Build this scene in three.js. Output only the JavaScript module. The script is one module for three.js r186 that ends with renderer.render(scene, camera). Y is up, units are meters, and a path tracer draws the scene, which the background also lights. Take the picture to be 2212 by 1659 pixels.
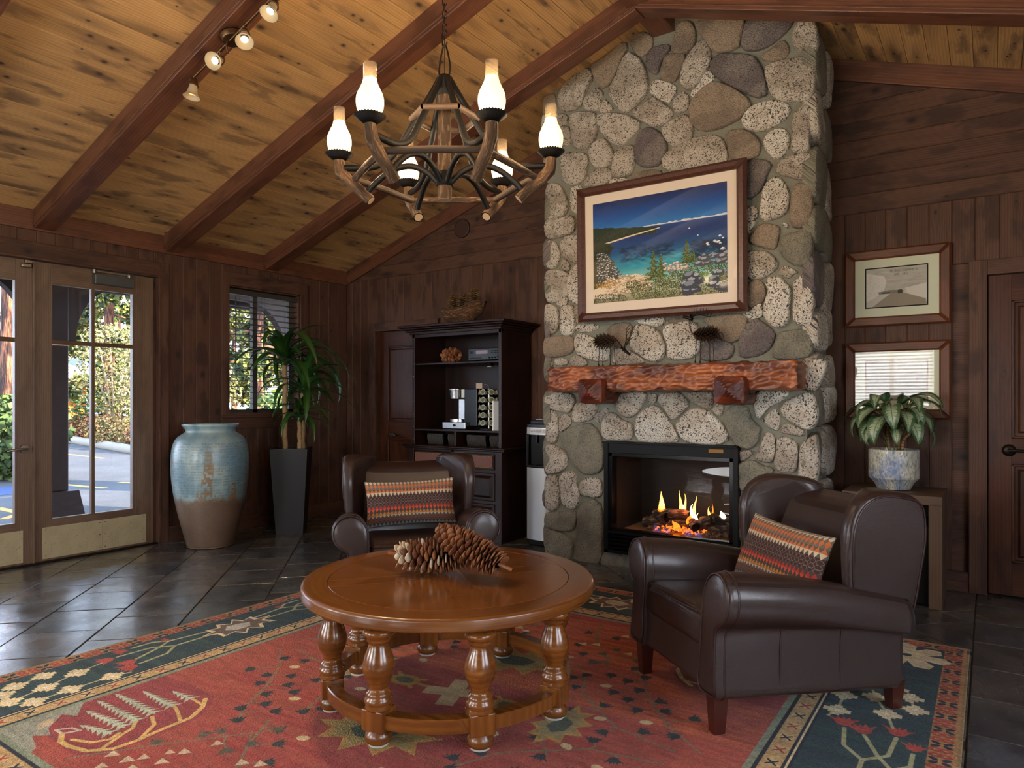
import * as THREE from 'three';
import { RoundedBoxGeometry } from 'three/addons/geometries/RoundedBoxGeometry.js';
import { mergeGeometries, toCreasedNormals } from 'three/addons/utils/BufferGeometryUtils.js';
import { RectAreaLightUniformsLib } from 'three/addons/lights/RectAreaLightUniformsLib.js';

// ---------------------------------------------------------------- camera, sky, sun, window light, exposure
// Room axes: X runs along the fireplace wall, h is up, D is the distance towards the fireplace wall; world = (X, h, -D). Metres.
const scene = new THREE.Scene();
const renderer = new THREE.WebGLRenderer({ antialias: true });
renderer.toneMapping = THREE.LinearToneMapping;
renderer.toneMappingExposure = 1.18;
renderer.shadowMap.enabled = true;
RectAreaLightUniformsLib.init();
const camera = new THREE.PerspectiveCamera(2 * Math.atan(829.5 / 1505) * 180 / Math.PI, 2212 / 1659, 0.05, 300);
camera.position.set(0, 1.247, 0);
camera.rotation.order = 'YXZ';
camera.rotation.y = Math.atan2(1032, 1505);
camera.setViewOffset(2212, 1659, 0, -32.5, 2212, 1659);

const SKY = (() => {   // clear mountain sky: blue overhead, paler towards the horizon
  const w = 64, h = 128, d = new Float32Array(w * h * 4);
  for (let y = 0; y < h; y++) for (let x = 0; x < w; x++) {
    const e = Math.max(0, ((y + 0.5) / h - 0.5) * 2), k = Math.pow(1 - e, 2.2), o = (y * w + x) * 4;
    d[o] = 0.42 + 0.5 * k; d[o + 1] = 0.66 + 0.38 * k; d[o + 2] = 1.15 + 0.1 * k; d[o + 3] = 1;
  }
  const t = new THREE.DataTexture(d, w, h, THREE.RGBAFormat, THREE.FloatType);
  t.mapping = THREE.EquirectangularReflectionMapping; t.magFilter = THREE.LinearFilter; t.needsUpdate = true;
  return t;
})();
scene.background = SKY;
scene.environment = SKY;
scene.environmentIntensity = 6.5; scene.backgroundIntensity = 6.5;

const sun = new THREE.DirectionalLight(0xfff1dc, 26);
sun.position.set(17, 13.5, -13); sun.target.position.set(-6, 0, -4);
sun.castShadow = true; sun.shadow.mapSize.set(2048, 2048);
Object.assign(sun.shadow.camera, { left: -40, right: 40, top: 30, bottom: -30, near: 1, far: 90 });
scene.add(sun, sun.target);

// daylight of the tall windows in the two walls behind the camera; each light has the size of its window
function windowLight(x, y, d, w, h, towards, strength) {
  const l = new THREE.RectAreaLight(0xfff8ee, strength, w, h);
  l.position.set(x, y, -d); l.lookAt(towards[0], towards[1], -towards[2]);
  scene.add(l);
}
const FRONT_D = -2.9, RIGHT_X = 2.07;
windowLight(-1.4, 1.40, FRONT_D + 0.02, 1.26, 1.44, [-1.4, 1.40, 5], 13);
windowLight(-3.9, 1.40, FRONT_D + 0.02, 1.26, 1.44, [-3.9, 1.40, 5], 13);
for (const d of [0.1, 2.0]) windowLight(RIGHT_X - 0.02, 1.40, d, 1.26, 1.44, [-5, 1.40, d], 4);

windowLight(-5.93 + 0.02, 1.40, -1.2, 1.26, 1.44, [5, 1.40, -1.2], 13);

// ---------------------------------------------------------------- small tools
const W = (x, h, d) => new THREE.Vector3(x, h, -d);
const V3 = (x, y, z) => new THREE.Vector3(x, y, z);
const PI = Math.PI, rad = (a) => a * PI / 180;
function rng(seed) { let a = seed >>> 0; return () => { a = (a + 0x6d2b79f5) | 0; let t = Math.imul(a ^ (a >>> 15), 1 | a); t = (t + Math.imul(t ^ (t >>> 7), 61 | t)) ^ t; return ((t ^ (t >>> 14)) >>> 0) / 4294967296; }; }
const LAT = (() => { const r = rng(77), t = new Float32Array(65536); for (let i = 0; i < 65536; i++) t[i] = r(); return t; })();
const mod = (a, n) => ((a % n) + n) % n, mix = (a, b, t) => a + (b - a) * t, clamp = (x, a = 0, b = 1) => Math.min(b, Math.max(a, x));
const sstep = (a, b, x) => { const t = clamp((x - a) / (b - a)); return t * t * (3 - 2 * t); };
// value noise, repeating after px and py lattice cells
function vn(x, y, px = 256, py = 256, s = 0) {
  const xi = Math.floor(x), yi = Math.floor(y); let fx = x - xi, fy = y - yi;
  fx = fx * fx * (3 - 2 * fx); fy = fy * fy * (3 - 2 * fy);
  const x0 = mod(xi, px), x1 = mod(xi + 1, px), y0 = mod(yi, py), y1 = mod(yi + 1, py), k = s * 7919;
  const g = (a, b) => LAT[(a * 131 + b * 17389 + k) & 65535];
  return mix(mix(g(x0, y0), g(x1, y0), fx), mix(g(x0, y1), g(x1, y1), fx), fy);
}
function fbm(x, y, px, py, s = 0, n = 4) { let v = 0, a = 0.5, t = 0; for (let i = 0; i < n; i++) { v += a * vn(x, y, px, py, s + i); t += a; a *= 0.5; x *= 2; y *= 2; px *= 2; py *= 2; } return v / t; }
function tex(w, h, f, srgb = true) {   // f(u, v) -> [r, g, b] 0..255, v up
  const d = new Uint8Array(w * h * 4);
  for (let y = 0; y < h; y++) for (let x = 0; x < w; x++) { const c = f((x + 0.5) / w, (y + 0.5) / h, x, y), o = (y * w + x) * 4; d[o] = clamp(c[0], 0, 255); d[o + 1] = clamp(c[1], 0, 255); d[o + 2] = clamp(c[2], 0, 255); d[o + 3] = 255; }
  const t = new THREE.DataTexture(d, w, h);
  t.wrapS = t.wrapT = THREE.RepeatWrapping; t.magFilter = THREE.LinearFilter; if (srgb) t.colorSpace = THREE.SRGBColorSpace; t.needsUpdate = true;
  return t;
}
const grey = (w, h, f) => tex(w, h, (u, v, x, y) => { const g = 255 * f(u, v, x, y); return [g, g, g]; }, false);
function canvasTex(w, h, draw) { const c = document.createElement('canvas'); c.width = w; c.height = h; draw(c.getContext('2d'), w, h); const t = new THREE.CanvasTexture(c); t.colorSpace = THREE.SRGBColorSpace; t.wrapS = t.wrapT = THREE.RepeatWrapping; return t; }
const rep = (t, u, v = u) => { const c = t.clone(); c.repeat.set(1 / u, 1 / v); return c; };   // one tile spans u by v metres
const mc = (a, b, t) => [mix(a[0], b[0], t), mix(a[1], b[1], t), mix(a[2], b[2], t)];
const hex = (s) => [parseInt(s.slice(1, 3), 16), parseInt(s.slice(3, 5), 16), parseInt(s.slice(5, 7), 16)];

// ---------------------------------------------------------------- objects
const taken = new Map();
function numbered(n) { const k = taken.get(n) || 0; taken.set(n, k + 1); return k ? n + '_' + String(k).padStart(3, '0') : n; }
function prep(g) { if (g.index) g = g.toNonIndexed(); for (const k of Object.keys(g.attributes)) if (!['position', 'normal', 'uv'].includes(k)) g.deleteAttribute(k); if (!g.attributes.normal) g.computeVertexNormals(); if (!g.attributes.uv) uvBox(g); g.morphAttributes = {}; return g; }
const merge = (list) => { list = list.flat(9); return list.length === 1 ? list[0] : mergeGeometries(list.map(prep)); };
function mesh(name, geo, mat) { const m = new THREE.Mesh(Array.isArray(geo) ? merge(geo) : geo, mat); m.name = name; m.castShadow = m.receiveShadow = true; return m; }
function part(name, geo, mat, parent, data) { const m = mesh(name, geo, mat); if (data) Object.assign(m.userData, data); parent.add(m); return m; }
function thing(name, label, category, at = [0, 0, 0], turn = 0, group) {   // a Group at the thing's base; at = [X, h, D]
  const o = new THREE.Group(); o.name = numbered(name); o.position.set(at[0], at[1], -at[2]); o.rotation.y = turn;
  o.userData = { label, category }; if (group) o.userData.group = group;
  scene.add(o); return o;
}
function struct(name, label, category) { const o = new THREE.Group(); o.name = numbered(name); o.userData = { label, category, kind: 'structure' }; scene.add(o); return o; }
function single(name, geo, mat, label, category, at = [0, 0, 0], turn = 0, group) { const m = mesh(numbered(name), geo, mat); m.position.set(at[0], at[1], -at[2]); m.rotation.y = turn; m.userData = { label, category }; if (group) m.userData.group = group; scene.add(m); return m; }

// ---------------------------------------------------------------- geometry
// uv in metres, projected along the main axis of each normal; u follows the grain axis ('x', 'y' or 'z')
function uvBox(g, grain = 'x', ou = 0, ov = 0) {
  const p = g.attributes.position, n = g.attributes.normal, uv = new Float32Array(p.count * 2), G = 'xyz'.indexOf(grain);
  for (let i = 0; i < p.count; i++) {
    const a = [Math.abs(n.getX(i)), Math.abs(n.getY(i)), Math.abs(n.getZ(i))], k = a[0] > a[1] && a[0] > a[2] ? 0 : a[1] > a[2] ? 1 : 2, q = [p.getX(i), p.getY(i), p.getZ(i)];
    let e = [0, 1, 2].filter((j) => j !== k); if (e[1] === G) e = [e[1], e[0]];
    uv[i * 2] = q[e[0]] + ou; uv[i * 2 + 1] = q[e[1]] + ov;
  }
  g.setAttribute('uv', new THREE.BufferAttribute(uv, 2)); return g;
}
let pieceNo = 0; const pr = rng(5);
// a box from three ranges in room axes (X, h, D); r rounds its edges
function box(x0, x1, y0, y1, d0, d1, r = 0, grain = 'x', seg = 2) {
  const w = x1 - x0, h = y1 - y0, d = d1 - d0, g = r ? prep(new RoundedBoxGeometry(w, h, d, seg, Math.min(r, w / 2.01, h / 2.01, d / 2.01))) : new THREE.BoxGeometry(w, h, d);
  g.translate((x0 + x1) / 2, (y0 + y1) / 2, -(d0 + d1) / 2);
  return uvBox(prep(g), grain, pr() * 3, pr() * 3);
}
const lbox = (w, h, d, x, y, z, r = 0, grain = 'x', seg = 2) => box(x - w / 2, x + w / 2, y - h / 2, y + h / 2, -z - d / 2, -z + d / 2, r, grain, seg);   // centre and size in local axes
const M4 = (ex, ey, ez, o) => new THREE.Matrix4().makeBasis(ex, ey, ez).setPosition(o);
function inset(p, c) {   // convex polygon, anticlockwise
  const n = p.length, L = p.map((a, i) => { const b = p[(i + 1) % n], dx = b[0] - a[0], dy = b[1] - a[1], l = Math.hypot(dx, dy) || 1; return [-dy / l, dx / l, a]; });
  return p.map((a, i) => { const A = L[(i + n - 1) % n], B = L[i], det = A[0] * B[1] - A[1] * B[0]; if (Math.abs(det) < 1e-4) return [a[0] + B[0] * c, a[1] + B[1] * c]; const ca = A[0] * A[2][0] + A[1] * A[2][1] + c, cb = B[0] * B[2][0] + B[1] * B[2][1] + c; return [(ca * B[1] - cb * A[1]) / det, (A[0] * cb - B[0] * ca) / det]; });
}
function clip(p, nx, ny, c) {   // keep nx*x + ny*y <= c
  const out = [];
  for (let i = 0; i < p.length; i++) { const a = p[i], b = p[(i + 1) % p.length], da = nx * a[0] + ny * a[1] - c, db = nx * b[0] + ny * b[1] - c; if (da <= 0) out.push(a); if (da * db < 0) { const t = da / (da - db); out.push([mix(a[0], b[0], t), mix(a[1], b[1], t)]); } }
  return out;
}
const area = (p) => { let s = 0; for (let i = 0; i < p.length; i++) { const a = p[i], b = p[(i + 1) % p.length]; s += a[0] * b[1] - a[1] * b[0]; } return s / 2; };
// a flat piece (board, tile): polygon, thickness t, chamfer c round its face; face towards +z of the frame; grain 0 = along x, 1 = along y
function piece(p, t, c, frame, grain = 0, ou = 0, ov = 0) {
  if (area(p) < 0) p = p.slice().reverse();
  const top = inset(p, c), n = p.length, pos = [], uv = [];
  const put = (q, z) => { pos.push(q[0], q[1], z); uv.push((grain ? q[1] : q[0]) + ou, (grain ? q[0] : q[1]) + ov); };
  const tri = (a, za, b, zb, d, zd) => { put(a, za); put(b, zb); put(d, zd); };
  for (let i = 1; i < n - 1; i++) tri(top[0], t, top[i], t, top[i + 1], t);
  for (let i = 0; i < n; i++) { const j = (i + 1) % n; tri(p[i], t - c, p[j], t - c, top[j], t); tri(p[i], t - c, top[j], t, top[i], t); tri(p[i], 0, p[j], 0, p[j], t - c); tri(p[i], 0, p[j], t - c, p[i], t - c); }
  const g = new THREE.BufferGeometry(); g.setAttribute('position', new THREE.Float32BufferAttribute(pos, 3)); g.setAttribute('uv', new THREE.Float32BufferAttribute(uv, 2)); g.computeVertexNormals();
  if (frame) g.applyMatrix4(frame); return g;
}
const rect = (x0, x1, y0, y1) => [[x0, y0], [x1, y0], [x1, y1], [x0, y1]];
const FRAME = {   // frames for flat pieces: polygon axes and the way the face looks
  back: (d) => M4(V3(1, 0, 0), V3(0, 1, 0), V3(0, 0, 1), W(0, 0, d)),          // polygon (X, h), faces the camera
  left: (x) => M4(V3(0, 0, 1), V3(0, 1, 0), V3(-1, 0, 0).negate(), V3(x, 0, 0)).clone(),
  floor: (y) => M4(V3(1, 0, 0), V3(0, 0, -1), V3(0, 1, 0), V3(0, y, 0)),       // polygon (X, D), faces up
};
FRAME.left = (x) => M4(V3(0, 0, -1), V3(0, 1, 0), V3(1, 0, 0), V3(x, 0, 0));    // polygon (D, h), faces +X
// a tube along points with a radius at each; flat caps
function sweep(pts, radii, seg = 8, opt = {}) {
  const P = pts.map((p) => (p.isVector3 ? p : V3(...p))), n = P.length, rr = (i) => (Array.isArray(radii) ? radii[i] : radii), pos = [], nor = [], uv = [], idx = [];
  let ref = null, len = 0;
  for (let i = 0; i < n; i++) {
    const t = P[Math.min(i + 1, n - 1)].clone().sub(P[Math.max(i - 1, 0)]).normalize();
    if (!ref) ref = Math.abs(t.y) < 0.9 ? V3(0, 1, 0) : V3(1, 0, 0);
    const b = t.clone().cross(ref).normalize(), a = b.clone().cross(t).normalize(); ref = a;
    if (i) len += P[i].distanceTo(P[i - 1]);
    for (let k = 0; k <= seg; k++) {
      const w = k / seg * PI * 2, e = a.clone().multiplyScalar(Math.cos(w)).addScaledVector(b, Math.sin(w)), r = rr(i) * (opt.bump ? opt.bump(i, k) : 1);
      pos.push(P[i].x + e.x * r, P[i].y + e.y * r, P[i].z + e.z * r); nor.push(e.x, e.y, e.z); uv.push(k / seg * PI * 2 * rr(0), len);
    }
  }
  for (let i = 0; i < n - 1; i++) for (let k = 0; k < seg; k++) { const a = i * (seg + 1) + k, b = a + seg + 1; idx.push(a, a + 1, b, b, a + 1, b + 1); }
  if (!opt.open) for (const i of [0, n - 1]) {
    const t = (i ? P[n - 1].clone().sub(P[n - 2]) : P[0].clone().sub(P[1])).normalize(), c = pos.length / 3;
    pos.push(P[i].x, P[i].y, P[i].z); nor.push(t.x, t.y, t.z); uv.push(0, 0);
    for (let k = 0; k <= seg; k++) { const o = (i * (seg + 1) + k) * 3; pos.push(pos[o], pos[o + 1], pos[o + 2]); nor.push(t.x, t.y, t.z); uv.push(Math.cos(k / seg * 6.283) * rr(i), Math.sin(k / seg * 6.283) * rr(i)); }
    for (let k = 0; k < seg; k++) i ? idx.push(c, c + 2 + k, c + 1 + k) : idx.push(c, c + 1 + k, c + 2 + k);
  }
  const g = new THREE.BufferGeometry(); g.setAttribute('position', new THREE.Float32BufferAttribute(pos, 3)); g.setAttribute('normal', new THREE.Float32BufferAttribute(nor, 3)); g.setAttribute('uv', new THREE.Float32BufferAttribute(uv, 2)); g.setIndex(idx);
  return prep(g);
}
const spline = (pts, n, closed = false) => new THREE.CatmullRomCurve3(pts.map((p) => (p.isVector3 ? p : V3(...p))), closed, 'centripetal').getPoints(n);
const rod = (a, b, r, seg = 8) => sweep([a, b], Array.isArray(r) ? r : [r, r], seg);
// turned profile [[radius, height], ...]
function lathe(prof, seg = 32, smooth = 0) { let p = prof.map((q) => new THREE.Vector2(Math.max(q[0], 0), q[1])); if (smooth) p = new THREE.SplineCurve(p).getPoints(smooth).map((q) => new THREE.Vector2(Math.max(q.x, 0), q.y)); return prep(new THREE.LatheGeometry(p, seg)); }
const tor = (R, r, a = 32, b = 8) => prep(new THREE.TorusGeometry(R, r, b, a));
const ball = (r, a = 20, b = 14) => prep(new THREE.SphereGeometry(r, a, b));
const cyl = (r0, r1, h, seg = 24) => prep(new THREE.CylinderGeometry(r1, r0, h, seg));
const at = (g, x, y, z) => g.translate(x, y, z);
// smooth skin over a grid of points P[i][j]
function skin(P, closedJ = false) {
  const ni = P.length, nj = P[0].length, pos = [], uv = [], idx = [], wrap = closedJ ? nj + 1 : nj;
  for (let i = 0; i < ni; i++) for (let j = 0; j < wrap; j++) { const q = P[i][j % nj]; pos.push(q[0], q[1], q[2]); uv.push(j / (wrap - 1), i / (ni - 1)); }
  for (let i = 0; i < ni - 1; i++) for (let j = 0; j < wrap - 1; j++) { const a = i * wrap + j, b = a + wrap; idx.push(a, a + 1, b, b, a + 1, b + 1); }
  const g = new THREE.BufferGeometry(); g.setAttribute('position', new THREE.Float32BufferAttribute(pos, 3)); g.setAttribute('uv', new THREE.Float32BufferAttribute(uv, 2)); g.setIndex(idx); g.computeVertexNormals();
  if (closedJ) { const n = g.attributes.normal; for (let i = 0; i < ni; i++) { const a = i * wrap, b = a + wrap - 1, x = n.getX(a) + n.getX(b), y = n.getY(a) + n.getY(b), z = n.getZ(a) + n.getZ(b), l = Math.hypot(x, y, z) || 1; n.setXYZ(a, x / l, y / l, z / l); n.setXYZ(b, x / l, y / l, z / l); } }
  return prep(g);
}
const std = (o) => new THREE.MeshStandardMaterial(o), phys = (o) => new THREE.MeshPhysicalMaterial(o);

// ---------------------------------------------------------------- materials
const rows = 8;   // strips of different boards in one wood texture
// boards: grain along u; each of 8 strips (0.13 m) is another board; lenM metres long
function woodTex(w, h, lenM, o) {
  const r = rng(o.seed), knots = [], n = o.strips ?? rows, wide = o.wide ?? 0.13;
  for (let s = 0; s < n; s++) for (let k = 0; k < o.knots; k++) knots.push({ s, x: r() * lenM, a: wide * (0.15 + 0.7 * r()), r: 0.006 + 0.026 * r() * r(), halo: 0.5 + r() });
  const tone = Array.from({ length: n }, () => (r() - 0.5) * o.vary), per = Array.from({ length: n }, (_, s) => knots.filter((q) => q.s === s));
  const K1 = Math.round(lenM * 1.1), K2 = Math.round(lenM * 5), K3 = Math.round(lenM * 26), KB = Math.round(lenM * 2.2);
  return tex(w, h, (u, v) => {
    const s = Math.min(n - 1, Math.floor(v * n)), a = (v * n - s) * wide, L = u * lenM;
    let pull = 0, kn = 0, char = 0;
    for (const q of per[s]) { let dx = L - q.x; if (dx > lenM / 2) dx -= lenM; if (dx < -lenM / 2) dx += lenM; const da = a - q.a, dd = (dx / 4) ** 2 + da * da, R2 = q.r * q.r; pull += da * Math.exp(-dd / (R2 * 7)) * 1.4; kn = Math.max(kn, Math.exp(-((dx / 1.5) ** 2 + da * da) / (R2 * 0.5))); char = Math.max(char, q.halo * Math.exp(-((dx / 5) ** 2 + da * da) / (R2 * 9))); }
    const aa = a - pull + 0.012 * fbm(u * K1, a * 9 + s * 3, K1, 256, s, 2);
    const ring = 0.5 + 0.5 * Math.sin(aa * o.rings + 5 * vn(u * K1, s * 9.1, K1, 256, s + 3)), fine = vn(u * K3, a * 700, K3, 4096, s), wave = fbm(u * K2, aa * 45, K2, 4096, s + 5, 3);
    const bl = sstep(o.blotAt, o.blotAt + 0.22, fbm(u * KB * 2 + s * 1.7, a * 12 + s * 5, KB * 2, 256, 40 + s, 4)) * o.blot;
    let g = clamp(0.42 * wave + 0.33 * ring + 0.25 * fine + tone[s]);
    let c = g < 0.5 ? mc(o.dark, o.mid, g * 2) : mc(o.mid, o.light, g * 2 - 1);
    c = mc(c, o.char, clamp(bl * (0.55 + 0.6 * fine) + char * 0.6 * o.blot)); return mc(c, o.knot, clamp(kn));
  });
}
const T = {};
T.ceil = woodTex(2048, 1024, 4, { seed: 11, knots: 8, vary: 0.08, rings: 330, dark: [154, 116, 72], mid: [184, 144, 94], light: [202, 164, 112], char: [106, 82, 60], knot: [50, 38, 30], blot: 0.7, blotAt: 0.55 });
T.wall = woodTex(1024, 1024, 2.6, { seed: 23, knots: 1, vary: 0.3, rings: 420, dark: [66, 44, 34], mid: [86, 59, 46], light: [100, 72, 57], char: [50, 35, 29], knot: [36, 25, 20], blot: 0.6, blotAt: 0.5 });
T.beam = woodTex(1024, 512, 3, { seed: 31, knots: 1, strips: 2, wide: 0.2, vary: 0.1, rings: 300, dark: [80, 48, 34], mid: [102, 63, 44], light: [120, 79, 56], char: [64, 38, 28], knot: [48, 28, 20], blot: 0.6, blotAt: 0.52 });
T.table = woodTex(1024, 512, 1.6, { seed: 41, knots: 0, strips: 2, wide: 0.4, vary: 0.06, rings: 190, dark: [112, 70, 30], mid: [138, 90, 40], light: [158, 108, 52], char: [94, 58, 28], knot: [60, 30, 14], blot: 0.5, blotAt: 0.5 });
T.mantel = woodTex(1024, 512, 1.6, { seed: 53, knots: 2, strips: 2, wide: 0.2, vary: 0.1, rings: 260, dark: [104, 50, 26], mid: [148, 80, 42], light: [184, 114, 62], char: [86, 40, 24], knot: [40, 24, 16], blot: 0.9, blotAt: 0.46 });
T.espresso = woodTex(1024, 512, 2, { seed: 61, knots: 0, strips: 2, wide: 0.4, vary: 0.1, rings: 260, dark: [34, 17, 14], mid: [48, 25, 20], light: [60, 33, 26], char: [28, 15, 13], knot: [20, 12, 10], blot: 0.7, blotAt: 0.48 });
T.frame = woodTex(512, 256, 1, { seed: 67, knots: 0, strips: 2, wide: 0.2, vary: 0.1, rings: 360, dark: [96, 54, 28], mid: [124, 74, 40], light: [144, 92, 54], char: [80, 44, 24], knot: [50, 30, 20], blot: 0.5, blotAt: 0.5 });
T.grain = grey(512, 512, (u, v) => 0.6 * fbm(u * 6, v * 160, 6, 160, 3, 3) + 0.4 * vn(u * 40, v * 300, 40, 300, 8));
T.cleft = grey(1024, 1024, (u, v) => { const a = fbm(u * 7, v * 7, 7, 7, 2, 5), b = fbm(u * 3 + a, v * 3, 3, 3, 9, 3); return clamp(0.5 * a + 0.5 * (Math.floor((b + 0.15 * a) * 9) / 9 + 0.06 * fbm(u * 50, v * 50, 50, 50, 4, 2))); });
const slateTex = (seed, A, B, Cc) => tex(512, 512, (u, v) => { const a = fbm(u * 5, v * 5, 5, 5, seed, 5), b = fbm(u * 3, v * 3 + 4, 3, 3, seed + 9, 3), f = vn(u * 180, v * 60, 180, 60, seed); let c = mc(A, B, sstep(0.3, 0.7, a)); c = mc(c, Cc, sstep(0.5, 0.72, b) * 0.8); return c.map((q) => q * (0.86 + 0.28 * f)); });
T.slate = [slateTex(3, [58, 61, 64], [84, 87, 88], [74, 72, 67]), slateTex(13, [66, 67, 68], [94, 94, 93], [96, 90, 80]), slateTex(29, [54, 58, 63], [76, 82, 88], [68, 73, 79]), slateTex(37, [70, 68, 65], [96, 92, 87], [78, 81, 83])];
T.slateRough = grey(512, 512, (u, v) => clamp(0.08 + 0.34 * fbm(u * 6, v * 6, 6, 6, 51, 4)));
const granite = (seed, base, spot, stain, dens) => tex(512, 512, (u, v) => { const a = fbm(u * 4, v * 4, 4, 4, seed, 4), s1 = vn(u * 96, v * 96, 96, 96, seed + 2), s2 = vn(u * 60, v * 60, 60, 60, seed + 6), s3 = vn(u * 150, v * 150, 150, 150, seed + 8); let c = mc(base, stain, sstep(0.42, 0.72, a) * 0.85); c = c.map((q) => q * (0.86 + 0.26 * s3)); const k = sstep(1 - dens, 1 - dens + 0.08, s1) * sstep(0.35, 0.6, s2 + 0.15); return mc(c, spot, 0.85 * k); });
T.granite = { a: granite(3, [182, 174, 160], [66, 62, 58], [150, 139, 124], 0.32), b: granite(17, [142, 127, 108], [84, 74, 64], [116, 103, 89], 0.18), c: granite(29, [204, 199, 186], [50, 49, 49], [180, 169, 153], 0.36), d: granite(43, [120, 112, 106], [66, 62, 62], [96, 88, 88], 0.26), e: granite(59, [126, 122, 106], [74, 74, 68], [104, 102, 90], 0.22) };
T.stoneBump = grey(512, 512, (u, v) => 0.65 * fbm(u * 8, v * 8, 8, 8, 5, 4) + 0.35 * vn(u * 90, v * 90, 90, 90, 7));
T.sand = grey(512, 512, (u, v) => 0.5 * fbm(u * 20, v * 20, 20, 20, 15, 3) + 0.5 * vn(u * 190, v * 190, 190, 190, 4));
T.leather = grey(1024, 1024, (u, v) => { let m1 = 9, m2 = 9; const n = 110, x = u * n, y = v * n, xi = Math.floor(x), yi = Math.floor(y); for (let j = -1; j < 2; j++) for (let i = -1; i < 2; i++) { const cx = mod(xi + i, n), cy = mod(yi + j, n), px = xi + i + LAT[(cx * 131 + cy * 977) & 65535], py = yi + j + LAT[(cx * 571 + cy * 313 + 9) & 65535], d = Math.hypot(px - x, py - y); if (d < m1) { m2 = m1; m1 = d; } else if (d < m2) m2 = d; } return clamp(sstep(0, 0.35, m2 - m1) * 0.75 + 0.25 * fbm(u * 12, v * 12, 12, 12, 3, 2)); });
T.bark = tex(256, 512, (u, v) => { const a = fbm(u * 10, v * 4, 10, 4, 5, 4), b = fbm(u * 26, v * 7, 26, 7, 9, 3); return mc(mc([74, 60, 48], [128, 108, 88], a), [166, 148, 124], sstep(0.52, 0.75, b)); });
T.barkBump = grey(256, 512, (u, v) => 0.5 * fbm(u * 10, v * 4, 10, 4, 5, 4) + 0.5 * fbm(u * 26, v * 7, 26, 7, 9, 3));
T.hammer = grey(256, 256, (u, v) => fbm(u * 14, v * 14, 14, 14, 6, 3));
T.pile = grey(512, 512, (u, v) => 0.5 * vn(u * 256, v * 256, 256, 256, 2) + 0.5 * vn(u * 90, v * 90, 90, 90, 5));
const wood = (t, u, v, o = {}) => phys({ map: rep(t, u, v), bumpMap: rep(T.grain, 0.8, 0.3), bumpScale: 0.0006, roughness: 0.55, ...o });
const M = {
  ceil: wood(T.ceil, 4, 1.04, { roughness: 0.62 }), wall: wood(T.wall, 2.6, 1.04, { roughness: 0.6, specularIntensity: 0.6 }), trim: wood(T.wall, 2.6, 1.04, { roughness: 0.58, specularIntensity: 0.6 }), beam: wood(T.beam, 3, 0.4, { roughness: 0.42 }),
  table: wood(T.table, 1.6, 0.8, { roughness: 0.24, color: 0xdccbb6, clearcoat: 0.6, clearcoatRoughness: 0.16, bumpScale: 0.0002 }), mantel: wood(T.mantel, 1.6, 0.4, { roughness: 0.42, clearcoat: 0.2, clearcoatRoughness: 0.25 }),
  espresso: wood(T.espresso, 2, 0.8, { roughness: 0.36, color: 0xc8c0bc, specularIntensity: 0.6, clearcoat: 0.15, clearcoatRoughness: 0.25, bumpScale: 0.0003 }), frame: wood(T.frame, 1, 0.4, { roughness: 0.45, color: 0xcabcae }), doorWood: wood(T.beam, 3, 0.4, { roughness: 0.38, color: 0xc0b2a2, specularIntensity: 0.6 }),
  leg: phys({ color: 0x3d1710, roughness: 0.35, clearcoat: 0.3 }),
  slate: T.slate.map((t) => phys({ map: rep(t, 0.8), roughness: 1, roughnessMap: rep(T.slateRough, 0.9), bumpMap: rep(T.cleft, 1.1), bumpScale: 0.0035, clearcoat: 0.45, clearcoatRoughness: 0.22 })),
  grout: std({ color: 0x45443f, roughness: 0.9 }), mortar: std({ color: 0x7d7e70, roughness: 0.95, bumpMap: rep(T.sand, 0.5), bumpScale: 0.006 }),
  stone: Object.fromEntries(Object.entries(T.granite).map(([k, t]) => [k, std({ map: rep(t, 0.55), roughness: 0.86, bumpMap: rep(T.stoneBump, 0.4), bumpScale: 0.014 })])),
  leather: phys({ color: 0x2c1a15, roughness: 0.3, bumpMap: rep(T.leather, 0.32), bumpScale: 0.0007, specularIntensity: 1, clearcoat: 0.42, clearcoatRoughness: 0.2 }),
  pipe: phys({ color: 0x2c1b19, roughness: 0.34 }),
  iron: std({ color: 0x101112, roughness: 0.45, metalness: 0.4, bumpMap: rep(T.hammer, 0.1), bumpScale: 0.0012 }), black: phys({ color: 0x0a0a0b, roughness: 0.5, specularIntensity: 0.35 }), blackGloss: phys({ color: 0x070708, roughness: 0.2, specularIntensity: 0.6 }), darkMetal: std({ color: 0x2c2724, roughness: 0.4, metalness: 0.8 }),
  bronze: std({ color: 0x6d543a, roughness: 0.36, metalness: 0.9 }), nickel: std({ color: 0xa9a49a, roughness: 0.3, metalness: 1 }), steel: std({ color: 0xb9babb, roughness: 0.26, metalness: 1 }), brass: std({ color: 0xb28c4e, roughness: 0.4, metalness: 0.9 }),
  bark: std({ map: rep(T.bark, 0.2, 0.25), color: 0xb8a48e, roughness: 0.9, bumpMap: rep(T.barkBump, 0.2, 0.25), bumpScale: 0.006 }), cutWood: std({ color: 0xa98f70, roughness: 0.8 }), twig: std({ color: 0x3f3024, roughness: 0.6, bumpMap: rep(T.barkBump, 0.1), bumpScale: 0.002 }),
  glass: phys({ color: 0xffffff, roughness: 0.02, transmission: 1, thickness: 0, ior: 1.5 }), white: std({ color: 0xe6e5e0, roughness: 0.5 }), mat: std({ color: 0xd9cdbd, roughness: 0.9 }), matGreen: std({ color: 0xc9cdb4, roughness: 0.9 }),
};

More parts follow.
